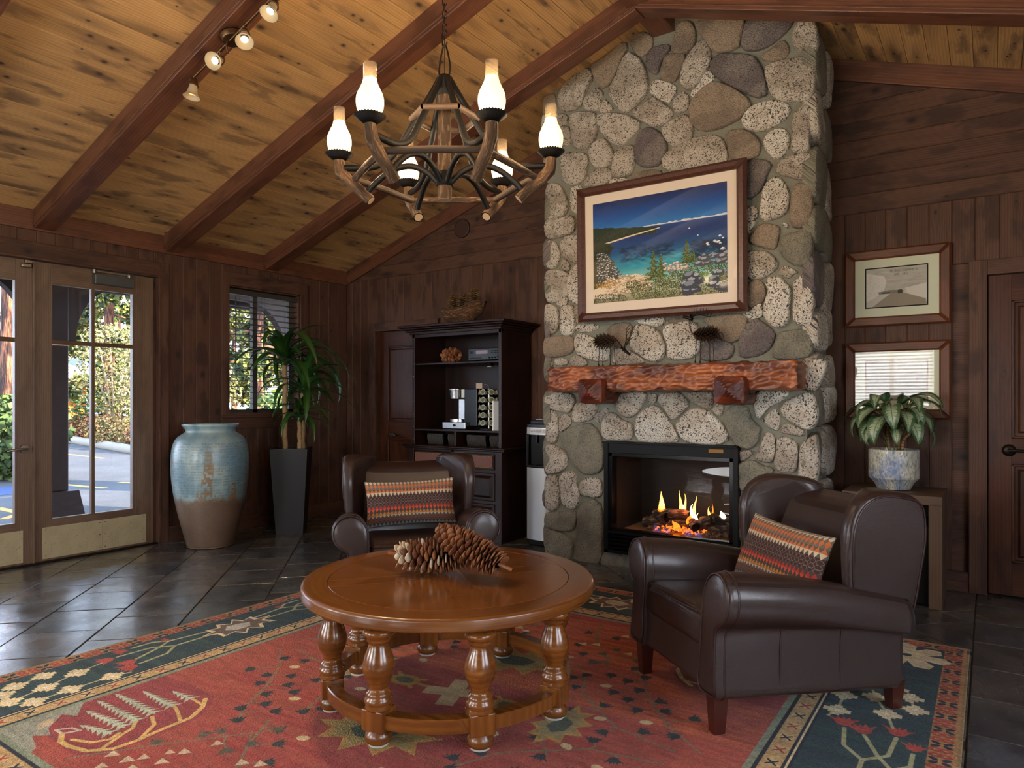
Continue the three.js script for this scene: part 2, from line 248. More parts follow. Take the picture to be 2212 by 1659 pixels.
// ---------------------------------------------------------------- room shell
const LX = -5.93, BD = 5.38, RX = -1.93, EAVE = 2.66, RH = EAVE + (RX - LX) / 3, BW = 0.128;
const roofH = (x) => (x < RX ? RH - (RX - x) / 3 : RH - (x - RX) / 3);
function backing(outline, holes, frame, depth = 0.14, back = 0.004) {
  const s = new THREE.Shape(outline.map((p) => new THREE.Vector2(...p)));
  for (const h of holes) s.holes.push(new THREE.Path(h.map((p) => new THREE.Vector2(...p))));
  return uvBox(prep(new THREE.ExtrudeGeometry(s, { depth, bevelEnabled: false }).translate(0, 0, -depth - back).applyMatrix4(frame)));
}
const board = (p, frame, grain, t = 0.014, c = 0.005) => piece(p, t, c, frame, grain, pr() * 2.6, (Math.floor(pr() * 8) + 0.02) * 0.13 - (grain ? Math.min(...p.map((q) => q[0])) : Math.min(...p.map((q) => q[1]))));
const gable = (h0) => [[LX - 0.14, h0], [RIGHT_X + 0.14, h0], [RIGHT_X + 0.14, EAVE + 0.1], [RX, RH + 0.14], [LX - 0.14, EAVE + 0.1]];

// left wall with the entrance and a window
const DOOR = { d0: 1.385, d1: 3.235, top: 2.30 }, WIN = { d0: 3.912, d1: 4.735, y0: 1.095, y1: 2.325 };
const wallLeft = struct('wall_left', 'dark brown vertical board wall with glass entrance doors and a window', 'wall');
part('backing', backing(rect(FRONT_D - 0.14, BD + 0.14, -0.15, EAVE + 0.1), [rect(DOOR.d0, DOOR.d1, -0.01, DOOR.top), rect(WIN.d0, WIN.d1, WIN.y0, WIN.y1), rect(-1.83, -0.57, 0.68, 2.12)], FRAME.left(LX - 0.014)), M.trim, wallLeft);
const restL = [];
for (let d = BD; d > FRONT_D; d -= BW) {
  const a = Math.max(d - BW, FRONT_D), spans = [];
  const cut = (lo, hi, holes) => { let y = lo; for (const [p, q] of holes) { if (p > y) spans.push([y, p]); y = Math.max(y, q); } if (hi > y + 0.01) spans.push([y, hi]); };
  const hit = (p, q) => d > p + 0.012 && a < q - 0.012;
  cut(0.02, EAVE, hit(DOOR.d0 - 0.10, DOOR.d1 + 0.09) ? [[0, 2.42]] : hit(WIN.d0 - 0.08, WIN.d1 + 0.09) ? [[0.97, 2.44]] : hit(-1.83, -0.57) ? [[0.68, 2.12]] : []);
  for (const [p, q] of spans) { const g = board(rect(a, d, p, q), FRAME.left(LX - 0.014), 1); if (d > 1.25) part('board', g, M.wall, wallLeft); else restL.push(g); }
}
part('boarding', restL, M.wall, wallLeft, { kind: 'stuff' });

// fireplace wall: upright boards, then lying boards in the gable
const D3 = { x0: -5.48, x1: -4.66, top: 1.985 }, D4 = { x0: -0.012, x1: 0.84, top: 2.035 }, GAB = 2.545;
const wallBack = struct('wall_back', 'dark brown board wall behind the stone fireplace with lying boards in its gable', 'wall');
part('backing', backing(gable(-0.15), [rect(D3.x0, D3.x1, -0.01, D3.top), rect(D4.x0, D4.x1, -0.01, D4.top)], FRAME.back(BD + 0.014)), M.trim, wallBack);
for (let x = -0.972 + BW * 24; x > LX; x -= BW) {
  const a = Math.max(x - BW, LX), b = Math.min(x, RIGHT_X); if (a > RIGHT_X || (a > -2.82 && b < -1.02)) continue;
  const inD = (D) => b > D.x0 - 0.09 && a < D.x1 + 0.09, lo = inD(D3) ? D3.top + 0.075 : inD(D4) ? D4.top + 0.09 : 0.02;
  part('board', board(rect(a, b, lo, GAB), FRAME.back(BD + 0.014), 1), M.wall, wallBack);
}
for (let k = 0; k < 12; k++) {
  const y0 = GAB + k * BW, y1 = y0 + BW;
  for (const [l, r] of [[LX, -2.8], [-1.05, RIGHT_X]]) {
    let p = clip(clip(rect(l, r, y0, y1), -1 / 3, 1, RH - RX / 3), 1 / 3, 1, RH + RX / 3);
    if (p.length > 2 && Math.abs(area(p)) > 0.003) part('board', board(p, FRAME.back(BD + 0.014), 0, 0.014, 0.005), M.wall, wallBack);
  }
}
// the two walls behind the camera, with the windows that light the room
part('closet_back', [box(D3.x0 - 0.1, D3.x1 + 0.1, -0.1, D3.top + 0.1, BD + 0.16, BD + 0.2), box(D4.x0 - 0.1, D4.x1 + 0.1, -0.1, D4.top + 0.1, BD + 0.16, BD + 0.2)], M.trim, wallBack);
const wallFront = struct('wall_front', 'dark brown wall behind the viewer with two tall windows', 'wall');
const FW = [-3.9, -1.4].map((x) => rect(x - 0.63, x + 0.63, 0.68, 2.12));
part('backing', backing(gable(-0.15), FW, M4(V3(1, 0, 0), V3(0, 1, 0), V3(0, 0, -1), W(0, 0, FRONT_D))), M.wall, wallFront);
const wallRight = struct('wall_right', 'dark brown side wall out of view with two tall windows', 'wall');
part('backing', backing(rect(-BD - 0.14, -FRONT_D + 0.14, -0.15, EAVE + 0.1), [rect(-0.1 - 0.63, -0.1 + 0.63, 0.68, 2.12), rect(-2.0 - 0.63, -2.0 + 0.63, 0.68, 2.12)], M4(V3(0, 0, 1), V3(0, 1, 0), V3(-1, 0, 0), V3(RIGHT_X, 0, 0))), M.wall, wallRight);
function plainWindow(n, o, label) {   // frame, centre bar and two panes, built in the plane z = 0, opening 1.26 x 1.44
  const w = struct('window_' + n, label, 'window'); w.position.copy(o.at); w.rotation.y = o.turn;
  part('window_frame', [lbox(0.06, 1.44, 0.1, -0.6, 0.72, 0, 0.004), lbox(0.06, 1.44, 0.1, 0.6, 0.72, 0, 0.004), lbox(1.26, 0.06, 0.1, 0, 0.03, 0, 0.004), lbox(1.26, 0.06, 0.1, 0, 1.41, 0, 0.004), lbox(0.06, 1.34, 0.06, 0, 0.72, 0, 0.004)], M.trim, w);
  for (const s of [-1, 1]) part('pane', new THREE.PlaneGeometry(0.545, 1.33).translate(s * 0.3, 0.72, -0.02), M.glass, w);
}
[-3.9, -1.4].forEach((x, i) => plainWindow(i + 2, { at: W(x, 0.68, FRONT_D - 0.07), turn: 0 }, ['left', 'right'][i] + ' window of the wall behind the viewer'));
plainWindow(5, { at: W(LX - 0.09, 0.68, -1.2), turn: PI / 2 }, 'window in the left wall nearer than the entrance, out of view');
plainWindow(4, { at: W(RIGHT_X + 0.07, 0.68, 0.1), turn: -PI / 2 }, 'nearer window in the right side wall out of view');
plainWindow(6, { at: W(RIGHT_X + 0.07, 0.68, 2.0), turn: -PI / 2 }, 'farther window in the right side wall out of view');

{   // blind of the middle window behind the viewer; it shows in the glass of the small pictures
  const b = thing('window_blind', 'pale slatted blind of the window behind the viewer', 'blind', [-1.4, 0.7, FRONT_D + 0.07]), m = std({ color: 0xd8d4c8, roughness: 0.5 }), g = lbox(1.24, 0.003, 0.05, 0, 0, 0);
  part('headrail', [lbox(1.24, 0.04, 0.05, 0, 1.4, 0, 0.004)], m, b);
  for (let k = 0; k < 24; k++) { const s = part('slat', g, m, b); s.position.y = 0.03 + k * 0.057; s.rotation.x = 0.45; }
}
// ceiling of knotty planks on two slopes
const ceiling = struct('ceiling', 'vaulted ceiling of honey brown knotty pine planks with dark patches', 'ceiling');
const sl = Math.hypot(1, 1 / 3), up = V3(1 / sl, 1 / (3 * sl), 0), dn = V3(1 / sl, -1 / (3 * sl), 0), LEN = 4 * sl;
const slopeL = (off) => { const n = V3(up.y, -up.x, 0); return M4(V3(0, 0, -1), up, n, V3(LX, EAVE, 0).addScaledVector(n, -off)); }, slopeR = (off) => { const n = V3(dn.y, -dn.x, 0); return M4(V3(0, 0, -1), dn, n, V3(RX, RH, 0).addScaledVector(n, -off)); };
part('roof_deck', [piece(rect(FRONT_D - 0.5, BD + 0.5, -0.6, LEN + 0.06), 0.1, 0.001, slopeL(0.125)), piece(rect(FRONT_D - 0.5, BD + 0.5, -0.06, LEN + 0.6), 0.1, 0.001, slopeR(0.125))], M.trim, ceiling);
const PW = 0.1297, nP = Math.floor(LEN / PW);
for (let k = 0; k <= nP; k++) {
  const a = k * PW, b = Math.min(LEN, a + PW); if (b - a < 0.02) continue;
  const pl = (f) => piece(rect(FRONT_D, BD, a + 0.0012, b - 0.0012), 0.018, 0.0012, f, 0, pr() * 4, (Math.floor(pr() * 8) + 0.01) * 0.13 - a);
  part('plank', pl(slopeL(0.018)), M.ceil, ceiling); part('plank', pl(slopeR(0.018)), M.ceil, ceiling);
}
// floor: slate, laid diagonally in the room and straight along the right
const floor = struct('floor', 'grey slate tile floor laid diagonally in staggered rows', 'floor');
part('bed', uvBox(prep(new THREE.BoxGeometry(RIGHT_X - LX + 0.4, 0.1, BD - FRONT_D + 0.4).translate((RIGHT_X + LX) / 2, -0.057, -(BD + FRONT_D) / 2))), M.grout, floor);
{
  const tiles = [], X0 = -0.07, q = Math.SQRT1_2, r = rng(91), pit = 0.393, gap = 0.0035;
  for (let i = -12; i < 26; i++) {
    const t0 = -1.498 - 12 * pit + i * pit, off = (i % 2 ? 0.5 : 0) * pit + (r() - 0.5) * 0.08;
    for (let j = -14; j < 32; j++) {
      const s0 = off + j * pit, P = (t, s) => [(t - s) * q, (t + s) * q];
      let p = [P(t0 + gap, s0 + gap), P(t0 + pit - gap, s0 + gap), P(t0 + pit - gap, s0 + pit - gap), P(t0 + gap, s0 + pit - gap)];
      p = clip(clip(clip(clip(p, -1, 0, -LX), 1, 0, X0 - gap), 0, 1, BD), 0, -1, -FRONT_D); if (p.length > 2 && Math.abs(area(p)) > 0.004) tiles.push(p);
    }
  }
  for (let i = 0; i < 6; i++) { let d = FRONT_D - (i % 2) * 0.2; while (d < BD) { const l = 0.4, p = clip(clip(clip(rect(X0 + i * 0.4 + gap, X0 + (i + 1) * 0.4 - gap, d + gap, d + l - gap), 1, 0, RIGHT_X), 0, 1, BD), 0, -1, -FRONT_D); if (p.length > 2) tiles.push(p); d += l; } }
  const seen = (p) => { const x = p.reduce((s, a) => s + a[0], 0) / p.length, d = p.reduce((s, a) => s + a[1], 0) / p.length, c = Math.cos(camera.rotation.y), s = Math.sin(camera.rotation.y), dep = -s * x + c * d, lat = c * x + s * d; if (x > -3.5 && x < -0.25 && d > 0.6 && d < 3.9) return -1; return dep > 1.9 && Math.abs(lat / dep) < 0.85 ? 1 / dep : -1; };
  const order = tiles.map((p) => [seen(p), p]).sort((a, b) => b[0] - a[0]), far = [[], [], [], []];
  order.forEach(([s, p], n) => { const k = Math.floor(r() * 4), g = piece(p, 0.014 + (r() - 0.5) * 0.002, 0.0025, FRAME.floor(-0.014), r() > 0.5 ? 1 : 0, r() * 3, r() * 3); if (s > 0 && n < 300) part('tile', g, M.slate[k], floor); else far[k].push(g); });
  far.forEach((f, k) => part('tile_field', f, M.slate[k], floor, { kind: 'stuff' }));
}
// exposed beams
function beam(name, label, geo) { const o = struct(name, label, 'beam'); part('timber', geo, M.beam, o); return o; }
function rafter(d0, left) {
  const L = left ? 4.0 * sl - 0.06 : 4.0 * sl, w = 0.145, dep = 0.145, ax = left ? up : dn, n = V3(ax.y, -ax.x, 0), o = (left ? V3(LX, EAVE, 0) : V3(RX, RH, 0)).add(V3(0, 0, -d0 - w / 2));
  const f = M4(ax, n.clone().negate(), V3(0, 0, 1), o);   // local x along the slope, y away from the room
  const g = [uvBox(prep(new RoundedBoxGeometry(L, dep, w, 2, 0.006).translate(L / 2, -dep / 2 + 0.004, 0)), 'x', pr(), pr())];
  for (const s of [-1, 1]) g.push(uvBox(prep(new RoundedBoxGeometry(L, 0.012, 0.01, 2, 0.004).translate(L / 2, -dep + 0.03, s * (w / 2 + 0.001))), 'x', pr(), pr()));
  return g.map((q) => q.applyMatrix4(f));
}
const RAFT = [2.275, 3.275, 4.29, 1.27, 0.27, -0.73, -1.73], rl = ['nearest rafter beam on the left slope, carrying the track light', 'second rafter beam on the left slope, ending above the glass door and window', 'third rafter beam on the left slope, ending above the small window', 'fourth', 'fifth', 'sixth', 'last'];
RAFT.forEach((d, i) => { beam('rafter_beam', i < 3 ? rl[i] : rl[i] + ' rafter beam of the left slope, behind the viewer', rafter(d, true)); beam('rafter_beam', i === 2 ? 'rafter beam of the right slope crossing above the chimney' : 'rafter beam number ' + (i + 1) + ' of the right slope, out of view', rafter(d, false)); });
beam('ridge_beam', 'dark ridge beam running into the top of the stone chimney', [box(RX - 0.08, RX + 0.08, 3.866, RH - 0.005, FRONT_D, 4.8, 0.006, 'z')]);
// trim boards
let trimNo = 0;
const trim = (label, geo, mat = M.trim) => { const o = struct('trim_' + ++trimNo, label, 'trim'); part('board', geo, mat, o); return o; };
trim('dark top plate board along the left wall under the ceiling', [box(LX, LX + 0.025, 2.515, EAVE + 0.005, FRONT_D, BD, 0.003, 'z')], M.beam);
const rake = (left) => { const L = 4.0 * sl, ax = left ? up : dn, n = V3(ax.y, -ax.x, 0), o = (left ? V3(LX, EAVE, 0) : V3(RX, RH, 0)).add(V3(0, 0, -BD + 0.012)); return uvBox(prep(new RoundedBoxGeometry(L, 0.14, 0.026, 1, 0.003).translate(L / 2, -0.07, 0)), 'x', pr(), pr()).applyMatrix4(M4(ax, n.clone().negate(), V3(0, 0, 1), o)); };
trim('sloping rake board at the top of the gable left of the chimney', [rake(true)], M.beam); trim('sloping rake board at the top of the gable right of the chimney', [rake(false)], M.beam);
trim('casing boards round the glass entrance doors', [box(LX, LX + 0.022, 0, 2.425, DOOR.d1, DOOR.d1 + 0.088, 0.004, 'y'), box(LX, LX + 0.022, DOOR.top, 2.425, DOOR.d0 - 0.088, DOOR.d1, 0.004, 'z'), box(LX, LX + 0.022, 0, DOOR.top, DOOR.d0 - 0.088, DOOR.d0, 0.004, 'y'), box(LX - 0.16, LX + 0.03, 0, DOOR.top, DOOR.d1 - 0.006, DOOR.d1 + 0.012, 0.004, 'y'), box(LX - 0.16, LX + 0.03, DOOR.top - 0.006, DOOR.top + 0.012, DOOR.d0, DOOR.d1, 0.004, 'z'), box(LX - 0.16, LX - 0.03, 0, DOOR.top, DOOR.d1 - 0.03, DOOR.d1, 0.004, 'y'), box(LX - 0.16, LX + 0.03, 0, DOOR.top, DOOR.d0, DOOR.d0 + 0.03, 0.004, 'y')]);
trim('casing boards and apron round the window with blinds', [box(LX, LX + 0.022, WIN.y0, 2.45, WIN.d1, WIN.d1 + 0.088, 0.004, 'y'), box(LX, LX + 0.022, WIN.y0, 2.45, WIN.d0 - 0.08, WIN.d0, 0.004, 'y'), box(LX, LX + 0.022, WIN.y1, 2.45, WIN.d0, WIN.d1, 0.004, 'z'), box(LX, LX + 0.05, WIN.y0 - 0.025, WIN.y0, WIN.d0 - 0.1, WIN.d1 + 0.11, 0.004, 'z'), box(LX, LX + 0.02, 0.965, WIN.y0 - 0.025, WIN.d0 - 0.08, WIN.d1 + 0.088, 0.004, 'z')]);
trim('door casing behind the dark hutch', [box(D3.x0 - 0.078, D3.x0, 0, D3.top + 0.078, BD - 0.02, BD, 0.004, 'y'), box(D3.x0, D3.x1, D3.top, D3.top + 0.078, BD - 0.02, BD, 0.004), box(D3.x1, D3.x1 + 0.078, 0, D3.top + 0.078, BD - 0.02, BD, 0.004, 'y')]);
trim('wide door casing at the right edge of the photo', [box(D4.x0 - 0.1, D4.x0, 0, D4.top + 0.098, BD - 0.03, BD, 0.005, 'y'), box(D4.x0, D4.x1, D4.top, D4.top + 0.098, BD - 0.03, BD, 0.005), box(D4.x1, D4.x1 + 0.1, 0, D4.top + 0.098, BD - 0.03, BD, 0.005, 'y')]);
const bb = (n, label, g) => { const o = struct('baseboard_' + n, label, 'baseboard'); part('board', g, M.trim, o); };
bb('left', 'baseboard along the left wall', [box(LX, LX + 0.02, 0, 0.13, DOOR.d1 + 0.09, BD, 0.004, 'z'), box(LX, LX + 0.02, 0, 0.13, FRONT_D, DOOR.d0 - 0.09, 0.004, 'z')]);
bb('back', 'baseboard along the fireplace wall', [box(LX, D3.x0 - 0.08, 0, 0.13, BD - 0.02, BD, 0.004), box(D3.x1 + 0.08, -2.86, 0, 0.13, BD - 0.02, BD, 0.004), box(-0.95, D4.x0 - 0.1, 0, 0.13, BD - 0.02, BD, 0.004)]);

// ---------------------------------------------------------------- stone fireplace
const STONES = [
['a',-281,361,-280,365,-275,371,-254,378,-250,373,-251,367,-258,357,-258,353,-262,350,-270,349,-278,352],
['b',-251,379,-242,382,-223,389,-221,387,-221,382,-225,378,-228,371,-236,361,-242,360,-245,362,-248,368],
['a',-219,380,-215,377,-210,372,-205,359,-205,349,-208,344,-221,337,-224,337,-229,342,-237,356,-236,359,-230,366,-225,375],
['b',-220,391,-215,393,-207,392,-201,385,-203,377,-210,375,-215,379,-218,385],
['d',-206,374,-202,378,-189,378,-188,374,-194,368,-197,360,-199,359,-205,365],
['b',-191,370,-177,367,-177,362,-181,354,-185,350,-195,355,-194,362],
['c',-203,353,-199,356,-195,354,-183,345,-189,336,-191,337,-203,347],
['a',-247,361,-241,356,-242,353,-244,345,-246,344,-254,346,-258,349,-257,355,-252,358],
['c',-240,351,-236,347,-233,342,-244,342],
['a',-202,344,-198,341,-187,331,-186,326,-189,323,-198,321,-203,323,-217,335,-215,337,-207,340],
['a',-269,346,-266,347,-249,343,-247,341,-246,332,-248,322,-254,317,-260,317,-266,320,-268,328],
['a',-246,340,-239,340,-224,336,-217,332,-210,325,-218,318,-227,313,-233,316,-243,327,-246,335],
['a',-194,319,-177,325,-173,321,-171,312,-174,305,-184,303,-192,312],
['b',-294,365,-291,367,-284,366,-283,361,-283,351,-287,350,-293,350],
['a',-282,349,-275,348,-272,345,-273,340,-276,339,-282,340],
['a',-282,338,-271,337,-269,333,-269,324,-272,323,-282,325],
['a',-252,317,-242,322,-235,315,-232,306,-235,301,-246,300,-252,307],
['a',-231,308,-226,311,-216,311,-216,294,-219,290,-232,291],
['a',-278,316,-269,317,-255,312,-254,304,-255,298,-259,292,-267,291,-275,295,-278,305],
['a',-254,296,-245,300,-238,299,-233,294,-236,288,-249,287,-258,290],
['c',-236,289,-223,289,-221,287,-223,284,-235,286],
['b',-217,289,-204,291,-194,288,-194,286,-199,281,-217,285],
['d',-214,314,-209,321,-202,321,-193,313,-190,304,-192,298,-197,293,-203,293,-212,296,-215,305],
['a',-194,296,-188,302,-170,307,-153,305,-148,297,-147,290,-148,285,-170,285,-188,287,-193,291],
['b',-148,305,-138,306,-127,298,-125,292,-127,286,-144,287,-147,298],
['c',-122,297,-117,301,-110,300,-107,294,-108,287,-111,283,-116,282,-121,288,-123,293],
['c',-137,312,-132,319,-123,321,-115,320,-108,316,-106,312,-110,306,-120,302,-127,302,-135,306],
['b',-174,328,-170,335,-156,342,-132,324,-131,321,-136,315,-151,310,-162,310,-170,314,-173,321],
['d',-159,355,-155,360,-130,353,-126,348,-121,330,-122,324,-126,324,-141,334,-156,347],
['a',-122,344,-116,345,-97,343,-92,339,-92,319,-94,315,-105,317,-116,321,-120,330],
['b',-125,351,-117,355,-111,358,-107,351,-108,348,-111,346,-120,347],
['d',-133,379,-126,378,-104,371,-105,367,-110,362,-117,358,-127,356,-137,360,-137,367],
['b',-170,387,-164,388,-151,386,-137,381,-135,378,-138,366,-139,362,-151,361,-157,364,-162,372],
['a',-105,360,-100,367,-94,368,-91,362,-90,356,-90,348,-92,342,-95,345,-103,350],
['b',-181,391,-173,389,-169,379,-170,372,-174,368,-186,371,-185,381],
['a',-166,374,-162,373,-158,359,-160,354,-170,341,-177,343,-180,350,-177,362],
['c',-160,351,-156,345,-172,336,-173,338,-169,344],
['a',-185,338,-179,342,-174,336,-175,329,-181,327,-185,330],
['a',-105,305,-103,309,-95,312,-95,287,-95,283,-105,284,-105,296],
['a',-115,276,-110,281,-94,281,-92,276,-93,264,-99,265,-115,273],
['a',-290,295,-280,294,-274,285,-271,276,-272,271,-280,267,-289,267,-292,269,-292,284],
['c',-268,289,-260,289,-259,269,-268,271],
['a',-292,266,-277,267,-267,267,-265,262,-266,255,-272,253,-289,252,-292,255],
['a',-291,250,-285,250,-280,244,-279,236,-282,229,-290,229],
['a',-276,250,-260,250,-260,229,-267,231,-277,238],
['a',-278,232,-275,234,-270,229,-271,225,-277,227],
['a',-291,226,-279,226,-271,222,-271,212,-272,205,-290,202],
['c',-269,224,-260,229,-260,198,-271,203],
['c',-281,202,-273,204,-272,202,-274,197,-278,197,-281,199],
['a',-291,200,-287,200,-282,197,-280,193,-280,182,-282,178,-288,176,-291,176],
['c',-277,196,-272,198,-267,197,-266,176,-269,174,-276,175,-278,178],
['a',-265,196,-257,196,-255,185,-264,183,-266,191],
['c',-265,180,-262,182,-246,181,-245,179,-248,177,-262,177],
['b',-292,173,-288,174,-267,173,-266,170,-267,162,-273,159,-291,158,-293,160],
['c',-265,171,-262,175,-257,175,-249,171,-237,166,-235,161,-236,155,-243,153,-252,155,-263,160,-265,165],
['a',-283,156,-273,156,-272,152,-283,152],
['a',-291,156,-287,157,-286,151,-291,150],
['a',-270,154,-266,159,-262,158,-254,153,-255,151,-269,151],
['c',-216,182,-205,183,-192,183,-192,180,-196,177,-204,178],
['b',-237,177,-230,181,-219,180,-217,174,-224,165,-226,163,-233,165],
['c',-217,172,-213,179,-205,178,-198,175,-195,171,-192,163,-192,157,-196,152,-202,152,-210,156,-219,165],
['c',-193,172,-192,177,-188,178,-172,179,-167,175,-165,168,-165,163,-169,155,-175,153,-188,153,-190,155,-190,164],
['d',-166,155,-160,166,-158,167,-143,161,-144,154,-147,152,-165,152],
['b',-164,180,-156,182,-135,181,-134,178,-137,168,-141,164,-146,163,-153,168,-156,173],
['a',-232,162,-224,162,-217,159,-207,152,-232,152],
['b',-189,182,-181,182,-172,182,-171,180,-180,179,-189,179],
['a',-228,127,-224,129,-206,129,-207,125,-212,116,-219,111,-224,112,-229,117,-230,122],
['a',-204,128,-199,128,-198,126,-200,122,-204,122],
['a',-197,123,-195,128,-190,129,-181,129,-174,121,-178,116,-186,110,-189,113,-193,119],
['a',-175,128,-158,129,-157,123,-159,118,-169,121,-172,123],
['a',-154,122,-151,123,-150,119,-151,114,-153,113,-157,117],
['c',-215,108,-209,116,-201,120,-198,120,-193,115,-185,104,-181,95,-186,94,-211,94,-214,96,-215,102],
['c',-183,107,-178,113,-172,118,-164,118,-158,115,-151,108,-146,100,-147,97,-151,94,-171,94,-177,96,-182,102],
['e',-149,112,-147,118,-141,121,-133,119,-132,115,-130,110,-125,106,-126,100,-127,96,-131,92,-135,91,-139,92,-143,96,-146,101,-149,108],
['a',-241,108,-236,115,-230,113,-225,109,-218,107,-217,96,-218,95,-237,94,-241,96],
['c',-129,126,-126,130,-120,130,-108,130,-107,129,-111,124,-120,119,-126,111,-127,112,-129,120],
['c',-124,110,-121,114,-116,118,-114,116,-113,108,-115,104,-119,106,-123,109],
['c',-112,119,-109,123,-103,126,-95,129,-93,128,-91,124,-90,112,-92,107,-95,105,-101,107,-109,112,-112,116],
['a',-112,103,-110,109,-108,109,-98,104,-98,102,-100,101,-107,102],
['c',-100,136,-97,143,-94,149,-85,149,-85,145,-90,132,-92,130,-94,130,-99,133],
['a',-123,100,-121,103,-117,101,-116,98,-117,85,-119,83,-126,84,-129,86,-126,91],
['a',-114,99,-109,100,-104,98,-102,95,-102,86,-104,78,-113,78,-116,82,-115,91],
['a',-100,94,-97,98,-90,102,-90,97,-89,90,-90,75,-91,70,-101,69,-101,81],
['a',-139,89,-130,90,-130,89,-134,85,-138,83,-139,84],
['e',-139,81,-135,83,-130,84,-124,81,-117,79,-127,65,-138,64,-140,72],
['d',-133,284,-124,283,-120,281,-118,279,-121,272,-124,264,-130,259,-133,258],
['c',-124,259,-122,266,-118,269,-116,270,-113,269,-110,265,-108,261,-107,255,-109,246,-113,243,-119,242,-123,242,-125,246],
['b',-105,258,-103,263,-100,263,-95,262,-93,258,-93,253,-93,245,-94,238,-95,235,-104,235,-106,239,-106,249],
['c',-133,253,-128,252,-127,248,-128,244,-133,235],
['b',-132,230,-129,236,-125,240,-115,238,-113,236,-114,229,-116,223,-119,223],
['c',-112,239,-109,239,-108,237,-108,235,-110,237],
['e',-112,228,-109,231,-104,232,-97,232,-93,230,-93,229,-93,219,-94,216,-95,212,-99,210,-104,211,-109,215,-112,220],
['a',-133,223,-128,223,-122,222,-116,217,-114,212,-116,209,-121,206,-126,204,-133,206],
['a',-114,207,-111,211,-109,211,-102,206,-105,205,-107,203,-111,205],
['c',-122,201,-121,204,-115,205,-111,203,-110,201,-107,198,-106,195,-107,185,-107,178,-108,174,-112,171,-117,172,-120,175,-123,180,-122,190,-120,197],
['c',-104,200,-102,202,-96,206,-94,204,-93,195,-92,184,-93,181,-93,173,-95,172,-101,172,-104,175,-105,182,-104,191],
['b',-133,201,-129,204,-125,203,-122,197,-123,190,-127,187,-133,186],
['c',-137,182,-133,183,-127,188,-125,188,-124,180,-130,178,-135,180],
['d',-138,169,-134,175,-128,178,-122,174,-116,168,-118,160,-123,155,-130,153,-138,153],
['e',-115,163,-112,168,-105,169,-95,169,-94,167,-93,157,-94,153,-98,151,-117,152,-116,159],
['a',-292,126,-287,129,-267,128,-265,124,-267,119,-271,114,-278,115,-292,119],
['a',-292,115,-287,116,-282,113,-282,91,-286,90,-290,92,-292,103],
['a',-279,110,-276,113,-270,111,-269,106,-273,102,-279,99],
['a',-267,113,-264,121,-246,121,-247,115,-250,110,-267,107],
['a',-249,111,-246,114,-238,118,-237,116,-243,107,-248,108],
['e',-278,95,-273,101,-252,106,-248,104,-242,94,-240,85,-242,71,-248,68,-257,67,-264,72,-268,76,-272,85,-277,90],
['a',-290,89,-283,88,-275,84,-272,79,-273,72,-278,68,-290,66,-291,80],
['a',-291,63,-283,65,-280,62,-280,41,-283,37,-290,37,-292,47],
['c',-278,64,-273,68,-268,69,-265,67,-265,58,-262,55,-263,42,-271,39,-277,43,-278,53],
['a',-261,58,-258,63,-248,65,-243,63,-242,58,-242,53,-246,50,-254,50,-260,52],
['e',-263,37,-259,44,-251,48,-246,48,-242,41,-242,9,-243,3,-252,-3,-263,-1,-265,8,-263,24],
['e',-291,34,-286,35,-264,37,-264,33,-266,25,-269,22,-288,22,-292,24],
['e',-289,20,-275,19,-268,15,-268,3,-271,-2,-289,-5],
['e',-242,6,-240,8,-227,10,-226,0,-237,-3,-242,0],
['e',-207,8,-187,10,-187,-1,-207,-1],
['e',-184,10,-165,12,-164,0,-184,-1],
['e',-162,12,-142,14,-142,1,-162,0],
['a',-139,59,-126,61,-125,47,-139,47],
['e',-139,43,-126,44,-125,30,-139,30],
['e',-139,25,-126,27,-125,5,-139,4],
['a',-124,61,-112,63,-112,39,-124,38],
['e',-124,36,-107,38,-107,18,-124,16],
['a',-110,67,-101,67,-101,42,-110,41],
];
// outlines of the stones on the face of the chimney: kind of granite, then X and h in centimetres
function stoneGeo(flat, frame, seed, proud = 0.032) {
  const r = rng(seed), pts = []; for (let i = 0; i < flat.length; i += 2) pts.push(V3(flat[i], flat[i + 1], 0));
  const n = 20; let c = new THREE.CatmullRomCurve3(pts, true, 'centripetal', 0.5).getSpacedPoints(n).slice(0, n);
  if (area(c.map((p) => [p.x, p.y])) < 0) c = c.reverse();
  const m = c.reduce((s, p) => s.add(p), V3(0, 0, 0)).divideScalar(n), size = Math.sqrt(Math.abs(area(c.map((p) => [p.x, p.y])))), ed = Math.min(0.01, size * 0.06), ox = r() * 9, oy = r() * 9;
  const pr2 = proud * (0.75 + 0.5 * r()) * clamp(size / 0.18, 0.55, 1.1), tilt = (r() - 0.5) * 0.12, tily = (r() - 0.5) * 0.12;
  const ring = (k, z) => c.map((p) => { const d = p.clone().sub(m), l = d.length(), s = (l - k) / l; const x = m.x + d.x * s, y = m.y + d.y * s; return [x, y, z + (z > 0.004 ? 0.018 * (fbm(x * 9 + ox, y * 9 + oy, 256, 256, 3, 3) - 0.5) + d.x * s * tilt + d.y * s * tily : 0)]; });
  const P = [ring(-0.003, -0.02), ring(-0.003, pr2 * 0.5), ring(ed * 0.3, pr2 * 0.85), ring(ed * 1.3, pr2), ring(size * 0.22, pr2 * 1.12), c.map(() => [m.x, m.y, pr2 * 1.16])];
  const g = skin(P, true); const p = g.attributes.position, uv = g.attributes.uv; for (let i = 0; i < p.count; i++) uv.setXY(i, p.getX(i) + ox, p.getY(i) + oy + p.getZ(i));
  return g.applyMatrix4(frame);
}
const fireplace = thing('stone_fireplace', 'tall granite fieldstone fireplace chimney rising to the ridge', 'fireplace');
